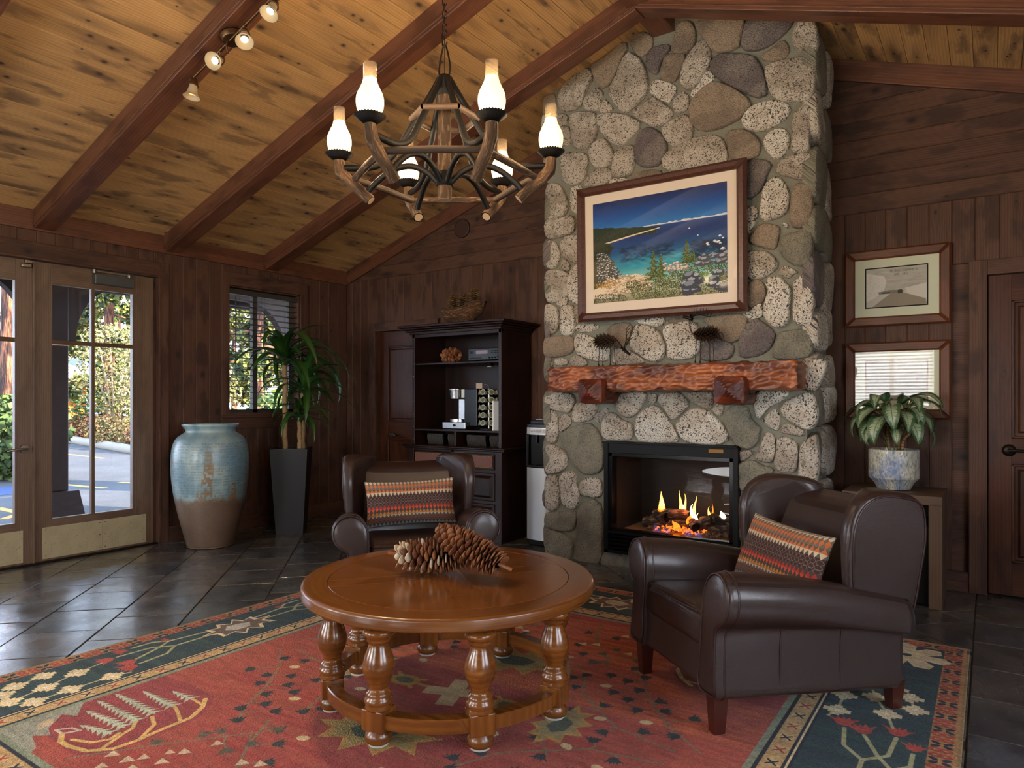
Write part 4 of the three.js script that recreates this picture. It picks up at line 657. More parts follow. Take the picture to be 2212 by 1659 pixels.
{   // plants outside: every tree and bush a thing with its own foliage
  const tuft = (() => { const g = []; for (let k = 0; k < 4; k++) g.push(new THREE.PlaneGeometry(1, 0.32).rotateX(k * 0.8).rotateY(k * 1.7).rotateZ(k * 0.5)); return merge(g); })();
  const leafQ = (() => { const g = []; for (let k = 0; k < 3; k++) g.push(new THREE.PlaneGeometry(0.8, 0.5).rotateX(k * 1.1).rotateY(k * 2.1).translate(0.3 * Math.sin(k * 2), 0.2 * k - 0.2, 0.3 * Math.cos(k * 2))); return merge(g); })();
  const leafM = std({ color: 0xffffff, roughness: 0.8, side: THREE.DoubleSide }), trunkM = std({ map: rep(tex(128, 256, (u, v) => { const a = fbm(u * 8, v * 6, 8, 6, 3, 4); return mc([48, 28, 20], [140, 90, 62], sstep(0.3, 0.72, a)); }), 0.7, 1.4), roughness: 0.95, bumpMap: rep(T.barkBump, 0.5, 1), bumpScale: 0.05 });
  const cols = { pine: [[0.05, 0.085, 0.012], [0.16, 0.2, 0.03], [0.3, 0.29, 0.05]], yellow: [[0.35, 0.3, 0.09], [0.55, 0.46, 0.17], [0.2, 0.2, 0.04]], rust: [[0.32, 0.1, 0.03], [0.45, 0.17, 0.05], [0.2, 0.1, 0.03]], green: [[0.08, 0.14, 0.02], [0.2, 0.26, 0.05], [0.14, 0.2, 0.03]], straw: [[0.45, 0.3, 0.1], [0.36, 0.2, 0.07], [0.2, 0.2, 0.05]] };
  function foliage(o, geo, spots, size, pal, r) {
    const m = new THREE.InstancedMesh(geo, leafM, spots.length), q = new THREE.Object3D(), c = new THREE.Color(); m.name = 'foliage'; m.userData.kind = 'stuff'; m.castShadow = m.receiveShadow = true;
    spots.forEach((p, i) => { q.position.set(...p); q.rotation.set(r() * 6, r() * 6, r() * 6); q.scale.setScalar(size * (0.6 + 0.8 * r())); q.updateMatrix(); m.setMatrixAt(i, q.matrix); const a = pal[Math.floor(r() * 3)], k = 0.38 + 0.28 * r(); c.setRGB(a[0] * k, a[1] * k, a[2] * k); m.setColorAt(i, c); });
    o.add(m);
  }
  function pine(x, d, rad0, h0, h1, spread, n, label, seed) {
    const r = rng(seed), o = thing('pine_tree', label, 'tree', [x, -0.1, d], 0, 'pine trees beyond the car park'), lean = (r() - 0.5) * 0.02;
    part('trunk', [sweep([...Array(8)].map((_, k) => V3(lean * k * k, k / 7 * h1, 0)), [...Array(8)].map((_, k) => rad0 * (k ? 1 - 0.75 * k / 7 : 1.15)), 14)], trunkM, o);
    const sp = [], br = []; const nb = 26;
    for (let b = 0; b < nb; b++) { const t = b / nb, y = h0 + (h1 - h0) * t, w = r() * 6.28, L = spread * (1 - 0.72 * t) * (0.6 + 0.6 * r()), ex = V3(Math.cos(w), 0.12 - 0.3 * (1 - t), Math.sin(w)); br.push(rod([0, y, 0], [ex.x * L, y + ex.y * L, ex.z * L], [0.05, 0.012], 5)); const m = Math.round(n / nb); for (let k = 0; k < m; k++) { const s = L * (0.2 + 0.85 * Math.sqrt(r())), j = 0.22 * L; sp.push([ex.x * s + (r() - 0.5) * j, y + ex.y * s + (r() - 0.4) * 0.6, ex.z * s + (r() - 0.5) * j]); } }
    part('branches', br, trunkM, o); foliage(o, tuft, sp, 0.34, cols.pine, r);
  }
  pine(-26, 12.4, 0.23, 2.6, 10.5, 3.6, 1500, 'thick pine trunk standing in the middle of the right door pane', 1); pine(-16, 5.75, 0.21, 4.6, 9, 2.2, 600, 'reddish pine trunk seen in the left door leaf', 2); pine(-33, 13.6, 0.17, 2.0, 10, 3.4, 1500, 'slimmer pine just right of the porch arch', 3); pine(-21, 15.0, 0.19, 2.4, 9.5, 3.0, 1200, 'pine trunk seen behind the right half of the window blind', 4); pine(-25, 15.4, 0.17, 2.4, 10, 3.0, 1200, 'pine trunk seen behind the left half of the window blind', 5);
  pine(-30, 21.5, 0.2, 1.6, 10, 3.4, 1300, 'pine standing behind the left part of the window blind, farther off', 6); pine(-34, 25.8, 0.2, 1.2, 10.5, 3.6, 1300, 'pine standing behind the right part of the window blind, farther off', 7);
  const names = ['far left of the row', 'second from the left of the row', 'third of the row', 'fourth of the row', 'fifth of the row', 'sixth of the row', 'seventh of the row', 'eighth of the row', 'ninth of the row', 'last of the row on the right'];
  for (let k = 0; k < 10; k++) pine(-47 - (k % 3) * 4, 8 + k * 3.6 + (k % 2), 0.22, 1.6, 8.5 + (k % 3), 4.2, 1300, 'distant pine behind the house, ' + names[k], 20 + k);
  function bush(name, label, x, d, rx, h, size, n, pal, seed, y0 = 0, stems = 0) {
    const r = rng(seed), o = thing(name, label, 'bush', [x, -0.06, d], 0, 'shrubs in the planting bed'), sp = [];
    for (let k = 0; k < n; k++) { const a = r() * 6.28, u = Math.pow(r(), 0.45), v = r(); sp.push([Math.cos(a) * u * rx * Math.sin(0.35 + v * 2.3), y0 + (h - y0) * v, Math.sin(a) * u * rx * Math.sin(0.35 + v * 2.3)]); }
    if (stems) { const g = []; for (let k = 0; k < stems; k++) { const a = r() * 6.28; g.push(sweep(spline([[0.08 * Math.cos(a), 0, 0.08 * Math.sin(a)], [0.2 * rx * Math.cos(a), h * 0.35, 0.2 * rx * Math.sin(a)], [0.75 * rx * Math.cos(a), h * 0.9, 0.75 * rx * Math.sin(a)]], 6), [0.045, 0.04, 0.035, 0.03, 0.022, 0.015, 0.008], 6)); } part('stems', g, std({ color: 0x9a8468, roughness: 0.9 }), o); }
    foliage(o, leafQ, sp, size, cols[pal], r);
  }
  bush('young_tree', 'pale yellow leafed young tree left of the centre glazing bar', -22.5, 10.9, 1.35, 3.6, 0.075, 1500, 'yellow', 40, 0.9, 8); bush('young_tree', 'pale yellow leafed young tree in the right door pane', -19.5, 10.8, 1.3, 3.4, 0.07, 1500, 'yellow', 41, 0.9, 8); bush('young_tree', 'yellowish shrub at the right edge of the door glass', -17.5, 10.9, 0.9, 2.4, 0.07, 800, 'yellow', 42, 0.4, 6);
  bush('green_bush', 'round olive green bush beside the porch post', -23.5, 11.0, 1.1, 1.5, 0.09, 900, 'green', 43, 0.05); bush('green_bush', 'bright green bush at the left door leaf', -13.5, 4.9, 0.85, 1.35, 0.12, 900, 'green', 44, 0.02); bush('green_bush', 'low green bush behind the rust coloured grass', -20.5, 11.2, 0.9, 1.0, 0.09, 600, 'green', 45, 0.02); bush('green_bush', 'dark green shrub seen low behind the window blind', -13.5, 10.6, 1.2, 1.5, 0.13, 900, 'green', 46, 0.02); bush('green_bush', 'green shrub at the right of the window blind', -14.5, 12.2, 1.2, 1.4, 0.13, 700, 'green', 47, 0.02);
  [[-18.6, 9.7], [-17.6, 9.6], [-16.8, 9.7], [-20.2, 9.75], [-21.8, 10.3], [-23.5, 10.6], [-15.8, 9.9]].forEach(([x, d], k) => bush('rust_shrub', ['rust red low shrub in the middle of the bed', 'second rust red shrub to the right in the bed', 'third rust red shrub to the right in the bed', 'rust red shrub left of the glazing bar', 'rust red shrub next to the olive bush', 'farthest rust red shrub along the kerb', 'rust red shrub at the end of the bed'][k], x, d, 0.75, 0.8, 0.06, 900, k % 3 ? 'rust' : 'straw', 60 + k, 0.02));
}

// ---------------------------------------------------------------- rug
const rugTex = canvasTex(2048, 2048, (c, w, h) => {
  const hx = 1.78, hy = 1.83, r = rng(4); c.setTransform(w / (2 * hx), 0, 0, -h / (2 * hy), w / 2, h / 2);
  const R = (n, col) => { c.fillStyle = col; c.fillRect(-hx + n, -hy + n, 2 * (hx - n), 2 * (hy - n)); };
  const poly = (p, col) => { c.fillStyle = col; c.beginPath(); p.forEach((q, i) => (i ? c.lineTo(q[0], q[1]) : c.moveTo(q[0], q[1]))); c.closePath(); c.fill(); };
  const line = (p, wd, col) => { c.strokeStyle = col; c.lineWidth = wd; c.lineJoin = 'round'; c.lineCap = 'round'; c.beginPath(); p.forEach((q, i) => (i ? c.lineTo(q[0], q[1]) : c.moveTo(q[0], q[1]))); c.stroke(); };
  const TEAL = '#243d45', TAN = '#a07a52', SAND = '#b2976c', CREAM = '#d3c5a0', RED = '#9c463a', FIELD = '#9a4f44', SAGE = '#7f8c7a', NAVY = '#1c2836', ROSE = '#a84a44', GOLD = '#b08a4a';
  R(0, '#8c7450'); R(0.012, TAN); R(0.1, TEAL);
  for (let i = 0; i < 160; i++) { c.fillStyle = `rgba(${40 + r() * 30},${70 + r() * 30},${76 + r() * 24},${0.1 + 0.12 * r()})`; const n = 0.1; c.fillRect(-hx + n, -hy + n + r() * 3.4, 2 * (hx - n), 0.012 + 0.03 * r()); }
  R(0.47, NAVY); R(0.48, CREAM); R(0.488, NAVY); R(0.498, SAND); R(0.566, NAVY); R(0.58, SAGE); R(0.606, FIELD);
  // streaks of dye in the red field
  const f = 0.606, fx = hx - f, fy = hy - f;
  for (let i = 0; i < 420; i++) { const y = -fy + r() * 2 * fy, k = vn(y * 2.2 + 30, 3.1), o = sstep(0.35, 0.75, k); const x0 = -fx + r() * fx, L = 0.3 + r() * 1.6; c.fillStyle = o > 0.5 ? `rgba(${190 + r() * 16},${98 + r() * 14},${60},${0.14 + 0.14 * r()})` : `rgba(${140 + r() * 12},${48},${56},${0.1 + 0.1 * r()})`; c.fillRect(x0, y, Math.min(L, fx - x0), 0.006 + 0.022 * r()); }
  const tf = (x, y, a, s, fn) => { c.save(); c.translate(x, y); c.rotate(a); c.scale(s, s); fn(); c.restore(); };
  const cross = (x, y, s, col = CREAM) => tf(x, y, 0, s, () => { poly([[-1, -0.35], [-0.6, -0.35], [-0.6, -0.65], [-0.3, -0.65], [-0.3, -1], [0.3, -1], [0.3, -0.65], [0.6, -0.65], [0.6, -0.35], [1, -0.35], [1, 0.35], [0.6, 0.35], [0.6, 0.65], [0.3, 0.65], [0.3, 1], [-0.3, 1], [-0.3, 0.65], [-0.6, 0.65], [-0.6, 0.35], [-1, 0.35]], col); poly([[-0.15, -0.2], [0.15, -0.2], [0.2, 0.15], [-0.2, 0.2]], '#d8d6cc'); });
  const tulip = (x, y, a, s, col = ROSE) => tf(x, y, a, s, () => poly([[0, -0.6], [0.45, -0.4], [0.6, 0.1], [1.1, 0.75], [0.5, 0.45], [0.4, 0.95], [0.12, 0.5], [0, 1], [-0.12, 0.5], [-0.4, 0.95], [-0.5, 0.45], [-1.1, 0.75], [-0.6, 0.1], [-0.45, -0.4]], col));
  const leafy = (x, y, a, s, out, inn, mid) => tf(x, y, a, s, () => { const p = [[-1.5, 0.1], [-1.0, 0.25], [-1.05, 0.6], [-0.6, 0.5], [-0.4, 0.9], [0, 0.55], [0.35, 1.0], [0.55, 0.5], [1.0, 0.7], [1.0, 0.25], [1.6, 0.2], [1.1, -0.1], [1.3, -0.6], [0.75, -0.4], [0.5, -0.9], [0.1, -0.5], [-0.3, -0.95], [-0.5, -0.45], [-1.05, -0.6], [-1.0, -0.15]]; poly(p, out); poly(p.map((q) => [q[0] * 0.84, q[1] * 0.82]), inn); poly([[-0.6, 0], [-0.3, 0.35], [0.2, 0.3], [0.55, 0.1], [0.3, -0.3], [-0.3, -0.3]], mid); });
  const X = (x, y, s, col) => { line([[x - s, y - s], [x + s, y + s]], s * 0.5, col); line([[x - s, y + s], [x + s, y - s]], s * 0.5, col); };
  // borders: four sides, each mirrored about its middle; t along, n in from the outer edge
  const sides = [[(t, n) => [-hx + n, t], hy], [(t, n) => [hx - n, t], hy], [(t, n) => [t, -hy + n], hx], [(t, n) => [t, hy - n], hx]];
  sides.forEach(([P, H], si) => {
    for (let t = -H + 0.1; t < H - 0.08; t += 0.135) { const q = P(t, 0.06); for (const e of [-0.022, 0.022]) { const a = P(t + e, 0.045), b = P(t + e, 0.078); for (const z of [a, b]) { c.strokeStyle = RED; c.lineWidth = 0.013; c.beginPath(); c.ellipse(z[0], z[1], 0.015, 0.012, 0, 0, 6.3); c.stroke(); } } const m = P(t + 0.067, 0.06); for (const [u, v] of [[1, 1], [1, -1], [-1, 1], [-1, -1]]) { c.fillStyle = NAVY; c.beginPath(); c.ellipse(m[0] + u * 0.02, m[1] + v * 0.014, 0.017, 0.01, u * v * 0.6, 0, 6.3); c.fill(); } }
    for (let t = -H + 0.53, k = 0; t < H - 0.5; t += 0.105, k++) { const q = P(t, 0.531); c.fillStyle = '#bda67c'; c.beginPath(); c.ellipse(q[0], q[1], 0.028, 0.028, 0, 0, 6.3); c.fill(); X(q[0], q[1], 0.016, k % 2 ? RED : NAVY); }
    const g = (t, n) => P(t, n), ang = [PI / 2, PI / 2, 0, 0][si];
    for (const m of [1, -1]) {
      const S = (list, wd = 0.016, col = '#a0a27c') => line(list.map(([t, n]) => g(t * m, n)), wd, col), Tu = (t, n, tt, nn, s = 0.055) => { const a = g(t * m, n), b = g(tt * m, nn); tulip(b[0], b[1], Math.atan2(b[1] - a[1], b[0] - a[0]) - PI / 2, s); };
      S([[0.12, 0.22], [0.34, 0.19], [0.42, 0.24], [0.56, 0.3]]); S([[0.12, 0.28], [0.36, 0.28], [0.44, 0.35], [0.58, 0.37]]); S([[0.36, 0.28], [0.44, 0.21], [0.6, 0.2]]); S([[0.34, 0.19], [0.4, 0.14], [0.5, 0.14]]);
      Tu(0.42, 0.24, 0.6, 0.31); Tu(0.44, 0.35, 0.63, 0.38); Tu(0.44, 0.21, 0.65, 0.2); Tu(0.4, 0.14, 0.55, 0.14, 0.045); Tu(0.3, 0.2, 0.34, 0.16, 0.03);
      const cr = [[0.73, 0.42], [0.8, 0.25], [0.9, 0.165], [0.95, 0.31], [0.9, 0.42], [1.02, 0.19], [1.04, 0.43], [1.1, 0.35], [1.09, 0.25], [1.2, 0.3]]; S([[0.66, 0.44], [0.73, 0.42], [0.9, 0.42], [1.04, 0.43], [1.2, 0.3]], 0.012); S([[0.68, 0.22], [0.8, 0.25], [0.95, 0.31], [1.1, 0.35]], 0.012); S([[0.9, 0.165], [1.02, 0.19], [1.09, 0.25]], 0.012);
      for (const [t, n] of cr) { const q = g(t * m, n); cross(q[0], q[1], 0.05); }
    }
    const q = g(0, 0.28); leafy(q[0], q[1], ang, 0.14, CREAM, '#6a5d58', '#b9b8b0');
  });
  for (const a of [-1, 1]) for (const b of [-1, 1]) tf(a * (hx - 0.25), b * (hy - 0.26), Math.atan2(b, a), 1, () => { for (let k = 0; k < 7; k++) tf(0, 0, k * 0.9, 1, () => poly([[0.02, -0.03], [0.15, -0.05], [0.19, 0], [0.15, 0.045], [0.02, 0.03]], CREAM)); });
  // field: four quarters
  for (const a of [-1, 1]) for (const b of [-1, 1]) {
    c.save(); c.scale(a, b);
    poly([[1.16, 1.06], [1.17, 0.6], [0.98, 0.58], [0.78, 0.6], [0.66, 0.74], [0.66, 1.08], [0.76, 1.15], [0.98, 1.14]], '#8a3f44');
    poly([[fx, fy], [fx, 0.93], [1.13, 0.96], [1.07, 1.0], [1.13, 1.03], [1.05, 1.11], [0.98, 1.13], [1.03, 1.17], [0.92, 1.2], [0.9, fy]], '#8f948a'); poly([[1.12, 1.12], [1.06, 1.14], [1.08, 1.08], [1.13, 1.06]], '#b4a68c');
    // the fir cluster on its curling yellow branch
    const YB = '#c8ad6c'; line([[0.96, 1.1], [0.9, 1.13], [0.84, 1.13], [0.75, 1.11], [0.69, 1.05], [0.68, 0.97], [0.69, 0.87], [0.69, 0.76], [0.74, 0.68], [0.8, 0.63]], 0.02, YB); line([[0.88, 1.1], [0.8, 1.07], [0.77, 1.02], [0.79, 0.98]], 0.016, YB); line([[0.72, 1.08], [0.77, 0.98], [0.79, 0.93], [0.83, 0.9]], 0.016, YB); line([[0.69, 0.95], [0.75, 0.87], [0.82, 0.84]], 0.016, YB); line([[0.69, 0.8], [0.78, 0.76], [0.84, 0.74]], 0.014, YB); line([[0.75, 0.67], [0.84, 0.66]], 0.013, YB); line([[0.96, 1.1], [0.93, 1.05], [0.98, 1.06], [1.01, 1.1], [0.96, 1.1]], 0.012, '#b9b0a4');
    for (const [x0, y0, x1, y1] of [[0.81, 1.0, 0.97, 1.03], [0.82, 0.945, 1.08, 0.96], [0.83, 0.89, 1.14, 0.89], [0.84, 0.82, 1.15, 0.815], [0.84, 0.745, 1.08, 0.735], [0.84, 0.665, 0.98, 0.665]]) { const dx = x1 - x0, dy = y1 - y0, L = Math.hypot(dx, dy), n = Math.round(L / 0.032), ux = dx / L, uy = dy / L; line([[x0, y0], [x1, y1]], 0.008, '#a9b8a6'); for (let k = 0; k < n; k++) { const t = (k + 0.3) / n, px = x0 + dx * t, py = y0 + dy * t, q = 0.034 * (1.15 - 0.8 * t), f = 0.034; for (const e of [-1, 1]) poly([[px, py], [px - uy * q * e - ux * 0.012, py + ux * q * e - uy * 0.012], [px + ux * f, py + uy * f]], '#a9b8a6'); } }
    // sprays of dark tulips
    const ST = '#7a6d58', spray = (main, buds, col, sz) => { line(main, 0.01, ST); for (const [x, y] of buds) { let m = main[0], md = 9; for (let i = 0; i + 1 < main.length; i++) for (let k = 0; k <= 6; k++) { const p = [mix(main[i][0], main[i + 1][0], k / 6), mix(main[i][1], main[i + 1][1], k / 6)], dd = Math.hypot(p[0] - x, p[1] - y); if (dd < md) { md = dd; m = p; } } line([m, [(m[0] + x) / 2 + 0.015, (m[1] + y) / 2], [x, y]], 0.008, ST); tulip(x, y, Math.atan2(y - m[1], x - m[0]) - PI / 2 - (md < 0.02 ? 0.6 : 0), sz, col); } };
    spray([[1.03, 0.09], [0.86, 0.22], [0.73, 0.37], [0.6, 0.58], [0.52, 0.67]], [[0.92, 0.33], [0.8, 0.33], [0.71, 0.28], [0.91, 0.16], [0.75, 0.4], [0.64, 0.35], [0.56, 0.38], [0.64, 0.46], [0.6, 0.6], [0.56, 0.52], [0.47, 0.54], [0.52, 0.67]], '#25343c', 0.035);
    spray([[0.95, 0.05], [0.7, 0.1], [0.45, 0.3], [0.37, 0.48]], [[0.8, 0.12], [0.68, 0.04], [0.58, 0.24], [0.5, 0.14], [0.4, 0.34], [0.34, 0.42], [0.37, 0.48]], '#25343c', 0.033);
    spray([[0.1, 1.15], [0.2, 0.9], [0.33, 0.75], [0.42, 0.6]], [[0.12, 0.98], [0.27, 0.98], [0.16, 0.8], [0.33, 0.63], [0.24, 0.7]], '#2f3a3c', 0.033);
    spray([[0.75, 1.17], [0.6, 0.96], [0.5, 0.84], [0.33, 0.63]], [[0.61, 0.94], [0.52, 0.81], [0.49, 0.76], [0.35, 0.83], [0.32, 0.75], [0.33, 0.63]], '#55544a', 0.032);
    for (const [x, y] of [[0.78, 0.2], [0.35, 0.2], [0.5, 0.42], [0.62, 0.13], [0.2, 0.62]]) { c.fillStyle = '#c4b48c'; c.beginPath(); c.ellipse(x, y, 0.026, 0.018, 0.4, 0, 6.3); c.fill(); }
    for (const [x, y, s] of [[0.65, 1.07, 0.026], [0.57, 1.06, 0.028], [0.54, 1.02, 0.024], [0.5, 1.08, 0.026], [0.46, 1.0, 0.026], [0.46, 0.92, 0.026], [0.5, 0.95, 0.02], [0.42, 0.82, 0.024], [0.23, 0.85, 0.026], [0.17, 0.82, 0.026], [0.6, 1.13, 0.024], [0.4, 1.1, 0.024], [0.3, 1.04, 0.026]]) poly([[x - s, y - s * 0.5], [x + s, y - s * 0.6], [x + s * 0.2, y + s]], '#c6b69c');
    c.restore();
  }
  for (const m of [1, -1]) { leafy(0.02 * m, 0.44 * m, 0.25, 0.17, GOLD, '#9a8a58', '#4a5850'); leafy(0.52 * m, 0.0, PI / 2, 0.12, GOLD, '#8d8460', '#4a5850'); tf(0.26 * m, 0.02 * m, 0, 0.1, () => { for (const [x, y] of [[0.8, 0.5], [0.8, -0.5], [-0.8, 0.5], [-0.8, -0.5], [1.2, 0]]) line([[0, 0], [x, y]], 0.2, GOLD); c.fillStyle = GOLD; c.beginPath(); c.ellipse(0, 0, 0.75, 0.55, 0, 0, 6.3); c.fill(); c.fillStyle = '#5b6450'; c.beginPath(); c.ellipse(0, 0, 0.45, 0.3, 0, 0, 6.3); c.fill(); }); }
  tf(0, 0, 0.35, 0.13, () => { poly([[-1, -0.3], [-0.3, -0.3], [-0.3, -1], [0.3, -1], [0.3, -0.3], [1, -0.3], [1, 0.3], [0.3, 0.3], [0.3, 1], [-0.3, 1], [-0.3, 0.3], [-1, 0.3]], '#b9a47c'); });
  // wool: every knot a little lighter or darker
  c.setTransform(1, 0, 0, 1, 0, 0); const im = c.getImageData(0, 0, w, h), D = im.data; for (let y = 0, o = 0; y < h; y++) for (let x = 0; x < w; x++, o += 4) { const k = 0.8 + 0.24 * vn(x / 3, y / 3, 683, 683, 3) + 0.16 * vn(x / 40, y / 9, 52, 228, 5); D[o] *= k; D[o + 1] *= k; D[o + 2] *= k; } c.putImageData(im, 0, 0);
});
{
  const g = prep(new RoundedBoxGeometry(3.56, 0.014, 3.66, 2, 0.005)), p = g.attributes.position, uv = g.attributes.uv; for (let i = 0; i < p.count; i++) uv.setXY(i, p.getX(i) / 3.56 + 0.5, 0.5 - p.getZ(i) / 3.66);
  const pm = T.pile.clone(); pm.repeat.set(7, 7);
  single('area_rug', g, phys({ map: rugTex, roughness: 1, bumpMap: pm, bumpScale: 0.006, sheen: 0.3, sheenRoughness: 0.6, sheenColor: new THREE.Color(0.5, 0.4, 0.36) }), 'large square wool rug with red field and dark teal floral border', 'rug', [-1.86, 0.007, 2.28]);
}

// ---------------------------------------------------------------- wing armchairs
const leatherUV = (g) => uvBox(g, 'y', pr(), pr());
function closedCurve(pts, n) { return spline(pts.map((p) => [p[0], p[1], 0]), n, true).slice(0, n).map((p) => [p.x, p.y]); }
function armchair(label, at0, turn) {
  const o = thing('wing_armchair', label, 'armchair', at0, turn, 'brown leather wing armchairs');
  for (const [x, z] of [[0.33, 0.4], [-0.33, 0.4], [0.33, -0.4], [-0.33, -0.4]]) { const lh = z > 0 ? 0.15 : 0.115, g = prep(new THREE.CylinderGeometry(0.044, 0.031, lh, 4).rotateY(PI / 4)); g.computeVertexNormals(); part('leg', at(g, x, lh / 2, z), M.leg, o, { label: 'short tapered dark wood leg' }); }
  part('base', [leatherUV(lbox(0.73, 0.05, 0.82, 0, 0.165, 0, 0.012))], M.leather, o);
  part('front_rail', [leatherUV(lbox(0.58, 0.17, 0.08, 0, 0.225, 0.385, 0.02, 'x', 4))], M.leather, o);
  const prof = closedCurve([[0.268, 0.145], [0.266, 0.3], [0.266, 0.44], [0.28, 0.53], [0.315, 0.582], [0.365, 0.602], [0.42, 0.588], [0.456, 0.545], [0.464, 0.49], [0.446, 0.44], [0.41, 0.412], [0.385, 0.392], [0.378, 0.34], [0.384, 0.22], [0.388, 0.145], [0.33, 0.135]], 56);
  for (const s of [1, -1]) {
    const ring = (z, k, t) => prof.map(([x, y]) => { const cx = 0.35, cy = 0.42; let X = cx + (x - cx) * k, Y = cy + (y - cy) * k; if (Y > 0.36) { const q = sstep(0.36, 0.48, Y); Y -= 0.1 * t * q; X = mix(X, 0.36 + (X - 0.36) * (1 - 0.2 * t), q); } return [s * X, Y, z]; });
    const P = [ring(0.452, 0.02, 0), ring(0.452, 0.6, 0), ring(0.448, 0.9, 0), ring(0.438, 0.98, 0), ring(0.42, 1, 0), ring(0.2, 1, 0.1), ring(0, 1.0, 0.35), ring(-0.2, 1, 0.7), ring(-0.37, 1, 1), ring(-0.395, 0.97, 1), ring(-0.4, 0.4, 1), ring(-0.4, 0.02, 1)];
    const arm = part('arm', [leatherUV(skin(s > 0 ? P : P.map((q) => q.slice().reverse()), true))], M.leather, o);
    const rim = (z, k, r) => sweep(ring(z, k, 0).concat([ring(z, k, 0)[0]]).map((q) => V3(...q)), r, 6, { open: true });
    part('piping', [rim(0.446, 0.955, 0.0042), rim(0.405, 1.002, 0.0038)], M.pipe, arm);
    for (const z of [0.17, -0.1]) part('seam', sweep([V3(s * 0.383, 0.385, z), V3(s * 0.3795, 0.34, z), V3(s * 0.3855, 0.22, z), V3(s * 0.3895, 0.145, z)], 0.0028, 6), M.pipe, arm);
    // wing: thin rolled front edge, thickening towards the back
    const outline = closedCurve([[-0.4, 0.4], [-0.28, 0.385], [-0.19, 0.43], [-0.145, 0.53], [-0.125, 0.64], [-0.12, 0.76], [-0.15, 0.84], [-0.22, 0.882], [-0.33, 0.885], [-0.415, 0.86], [-0.44, 0.77], [-0.437, 0.6], [-0.43, 0.47]], 48), sh = new THREE.Shape(outline.map((p) => new THREE.Vector2(...p)));
    const xOut = (y) => 0.385 + 0.03 * sstep(0.42, 0.75, y), xIn = (z) => mix(0.345, 0.2, sstep(-0.1, -0.36, z));
    const eg = new THREE.ExtrudeGeometry(sh, { depth: 0.05, bevelEnabled: true, bevelThickness: 0.05, bevelSize: 0.028, bevelSegments: 7, curveSegments: 8 }).translate(0, 0, -0.025).applyMatrix4(M4(V3(0, 0, 1), V3(0, 1, 0), V3(-1, 0, 0), V3(0, 0, 0))), wp = eg.attributes.position;
    for (let i = 0; i < wp.count; i++) { const u = (s * wp.getX(i) + 0.075) / 0.15; wp.setX(i, s * mix(xIn(wp.getZ(i)), xOut(wp.getY(i)), u)); }
    const wing = part('wing', [leatherUV(prep(toCreasedNormals(eg, 1.1)))], M.leather, o);
    const out = outline.map(([z, y]) => V3(s * (xOut(y) + 0.0005), y + (y - 0.64) * 0.02, z + (z + 0.28) * 0.04));
    part('piping', [sweep(out.concat([out[0]]), 0.004, 6, { open: true })], M.pipe, wing);
  }
  // inner back: leaning pad, slightly hollow between the wings
  const grid = [], NX = 20, NY = 18;
  for (let i = 0; i <= NY; i++) { const t = i / NY, row = []; for (let j = 0; j <= NX; j++) { const u = j / NX * 2 - 1, top = 0.882 - 0.012 * (1 - u * u), y = 0.36 + (top - 0.36) * t, roll = t > 0.86 ? (t - 0.86) / 0.14 : 0, z = -0.2 - 0.14 * t + 0.035 * Math.abs(u) ** 2.5 + 0.02 * Math.sin(t * PI) - 0.085 * roll * roll; row.push([u * 0.33, y - 0.012 * roll * roll, z]); } grid.push(row); }
  part('back_cushion', [leatherUV(skin(grid))], M.leather, o);
  const gb = []; for (let i = 0; i <= 8; i++) { const t = i / 8, row = []; for (let j = 0; j <= 10; j++) { const u = j / 5 - 1; row.push([-u * 0.33, 0.145 + (0.868 - 0.145) * t - 0.01 * (1 - u * u) * t, -0.405 - 0.04 * t + 0.02 * u * u]); } gb.push(row); }
  part('outer_back', [leatherUV(skin(gb))], M.leather, o);
  const sc = prep(new RoundedBoxGeometry(0.552, 0.15, 0.66, 6, 0.045)), sp = sc.attributes.position; for (let i = 0; i < sp.count; i++) { const x = sp.getX(i), y = sp.getY(i), z = sp.getZ(i), b = (1 - (x / 0.276) ** 2) * (1 - (z / 0.33) ** 2); sp.setY(i, y + (y > 0 ? 0.03 * b : 0)); if (z > 0.25) sp.setZ(i, z + 0.025 * (1 - (x / 0.276) ** 2)); }
  sc.computeVertexNormals(); const cush = part('seat_cushion', [leatherUV(toCreasedNormals(sc, 1.2).translate(0, 0.355, 0.1))], M.leather, o);
  const pp = [...Array(25)].map((_, k) => { const u = k / 12 - 1; return V3(u * 0.262, 0.418, 0.422 + 0.024 * (1 - u * u)); }); part('piping', [sweep([V3(-0.272, 0.418, -0.1), ...pp, V3(0.272, 0.418, -0.1)], 0.0045, 6)], M.pipe, cush);
  const tilt = new THREE.Matrix4().makeTranslation(0, 0.145, 0.4).multiply(new THREE.Matrix4().makeRotationX(-rad(3.2))).multiply(new THREE.Matrix4().makeTranslation(0, -0.145, -0.4));
  for (const m of o.children) if (m.name !== 'leg') m.applyMatrix4(tilt);
  return o;
}
const chairNear = armchair('dark brown leather wing armchair in the right foreground', [-0.80, 0.014, 3.05], rad(-40)), chairFar = armchair('dark brown leather wing armchair behind the coffee table, facing the viewer', [-2.925, 0.014, 3.18], rad(47.5));
chairNear.scale.x = 0.89;
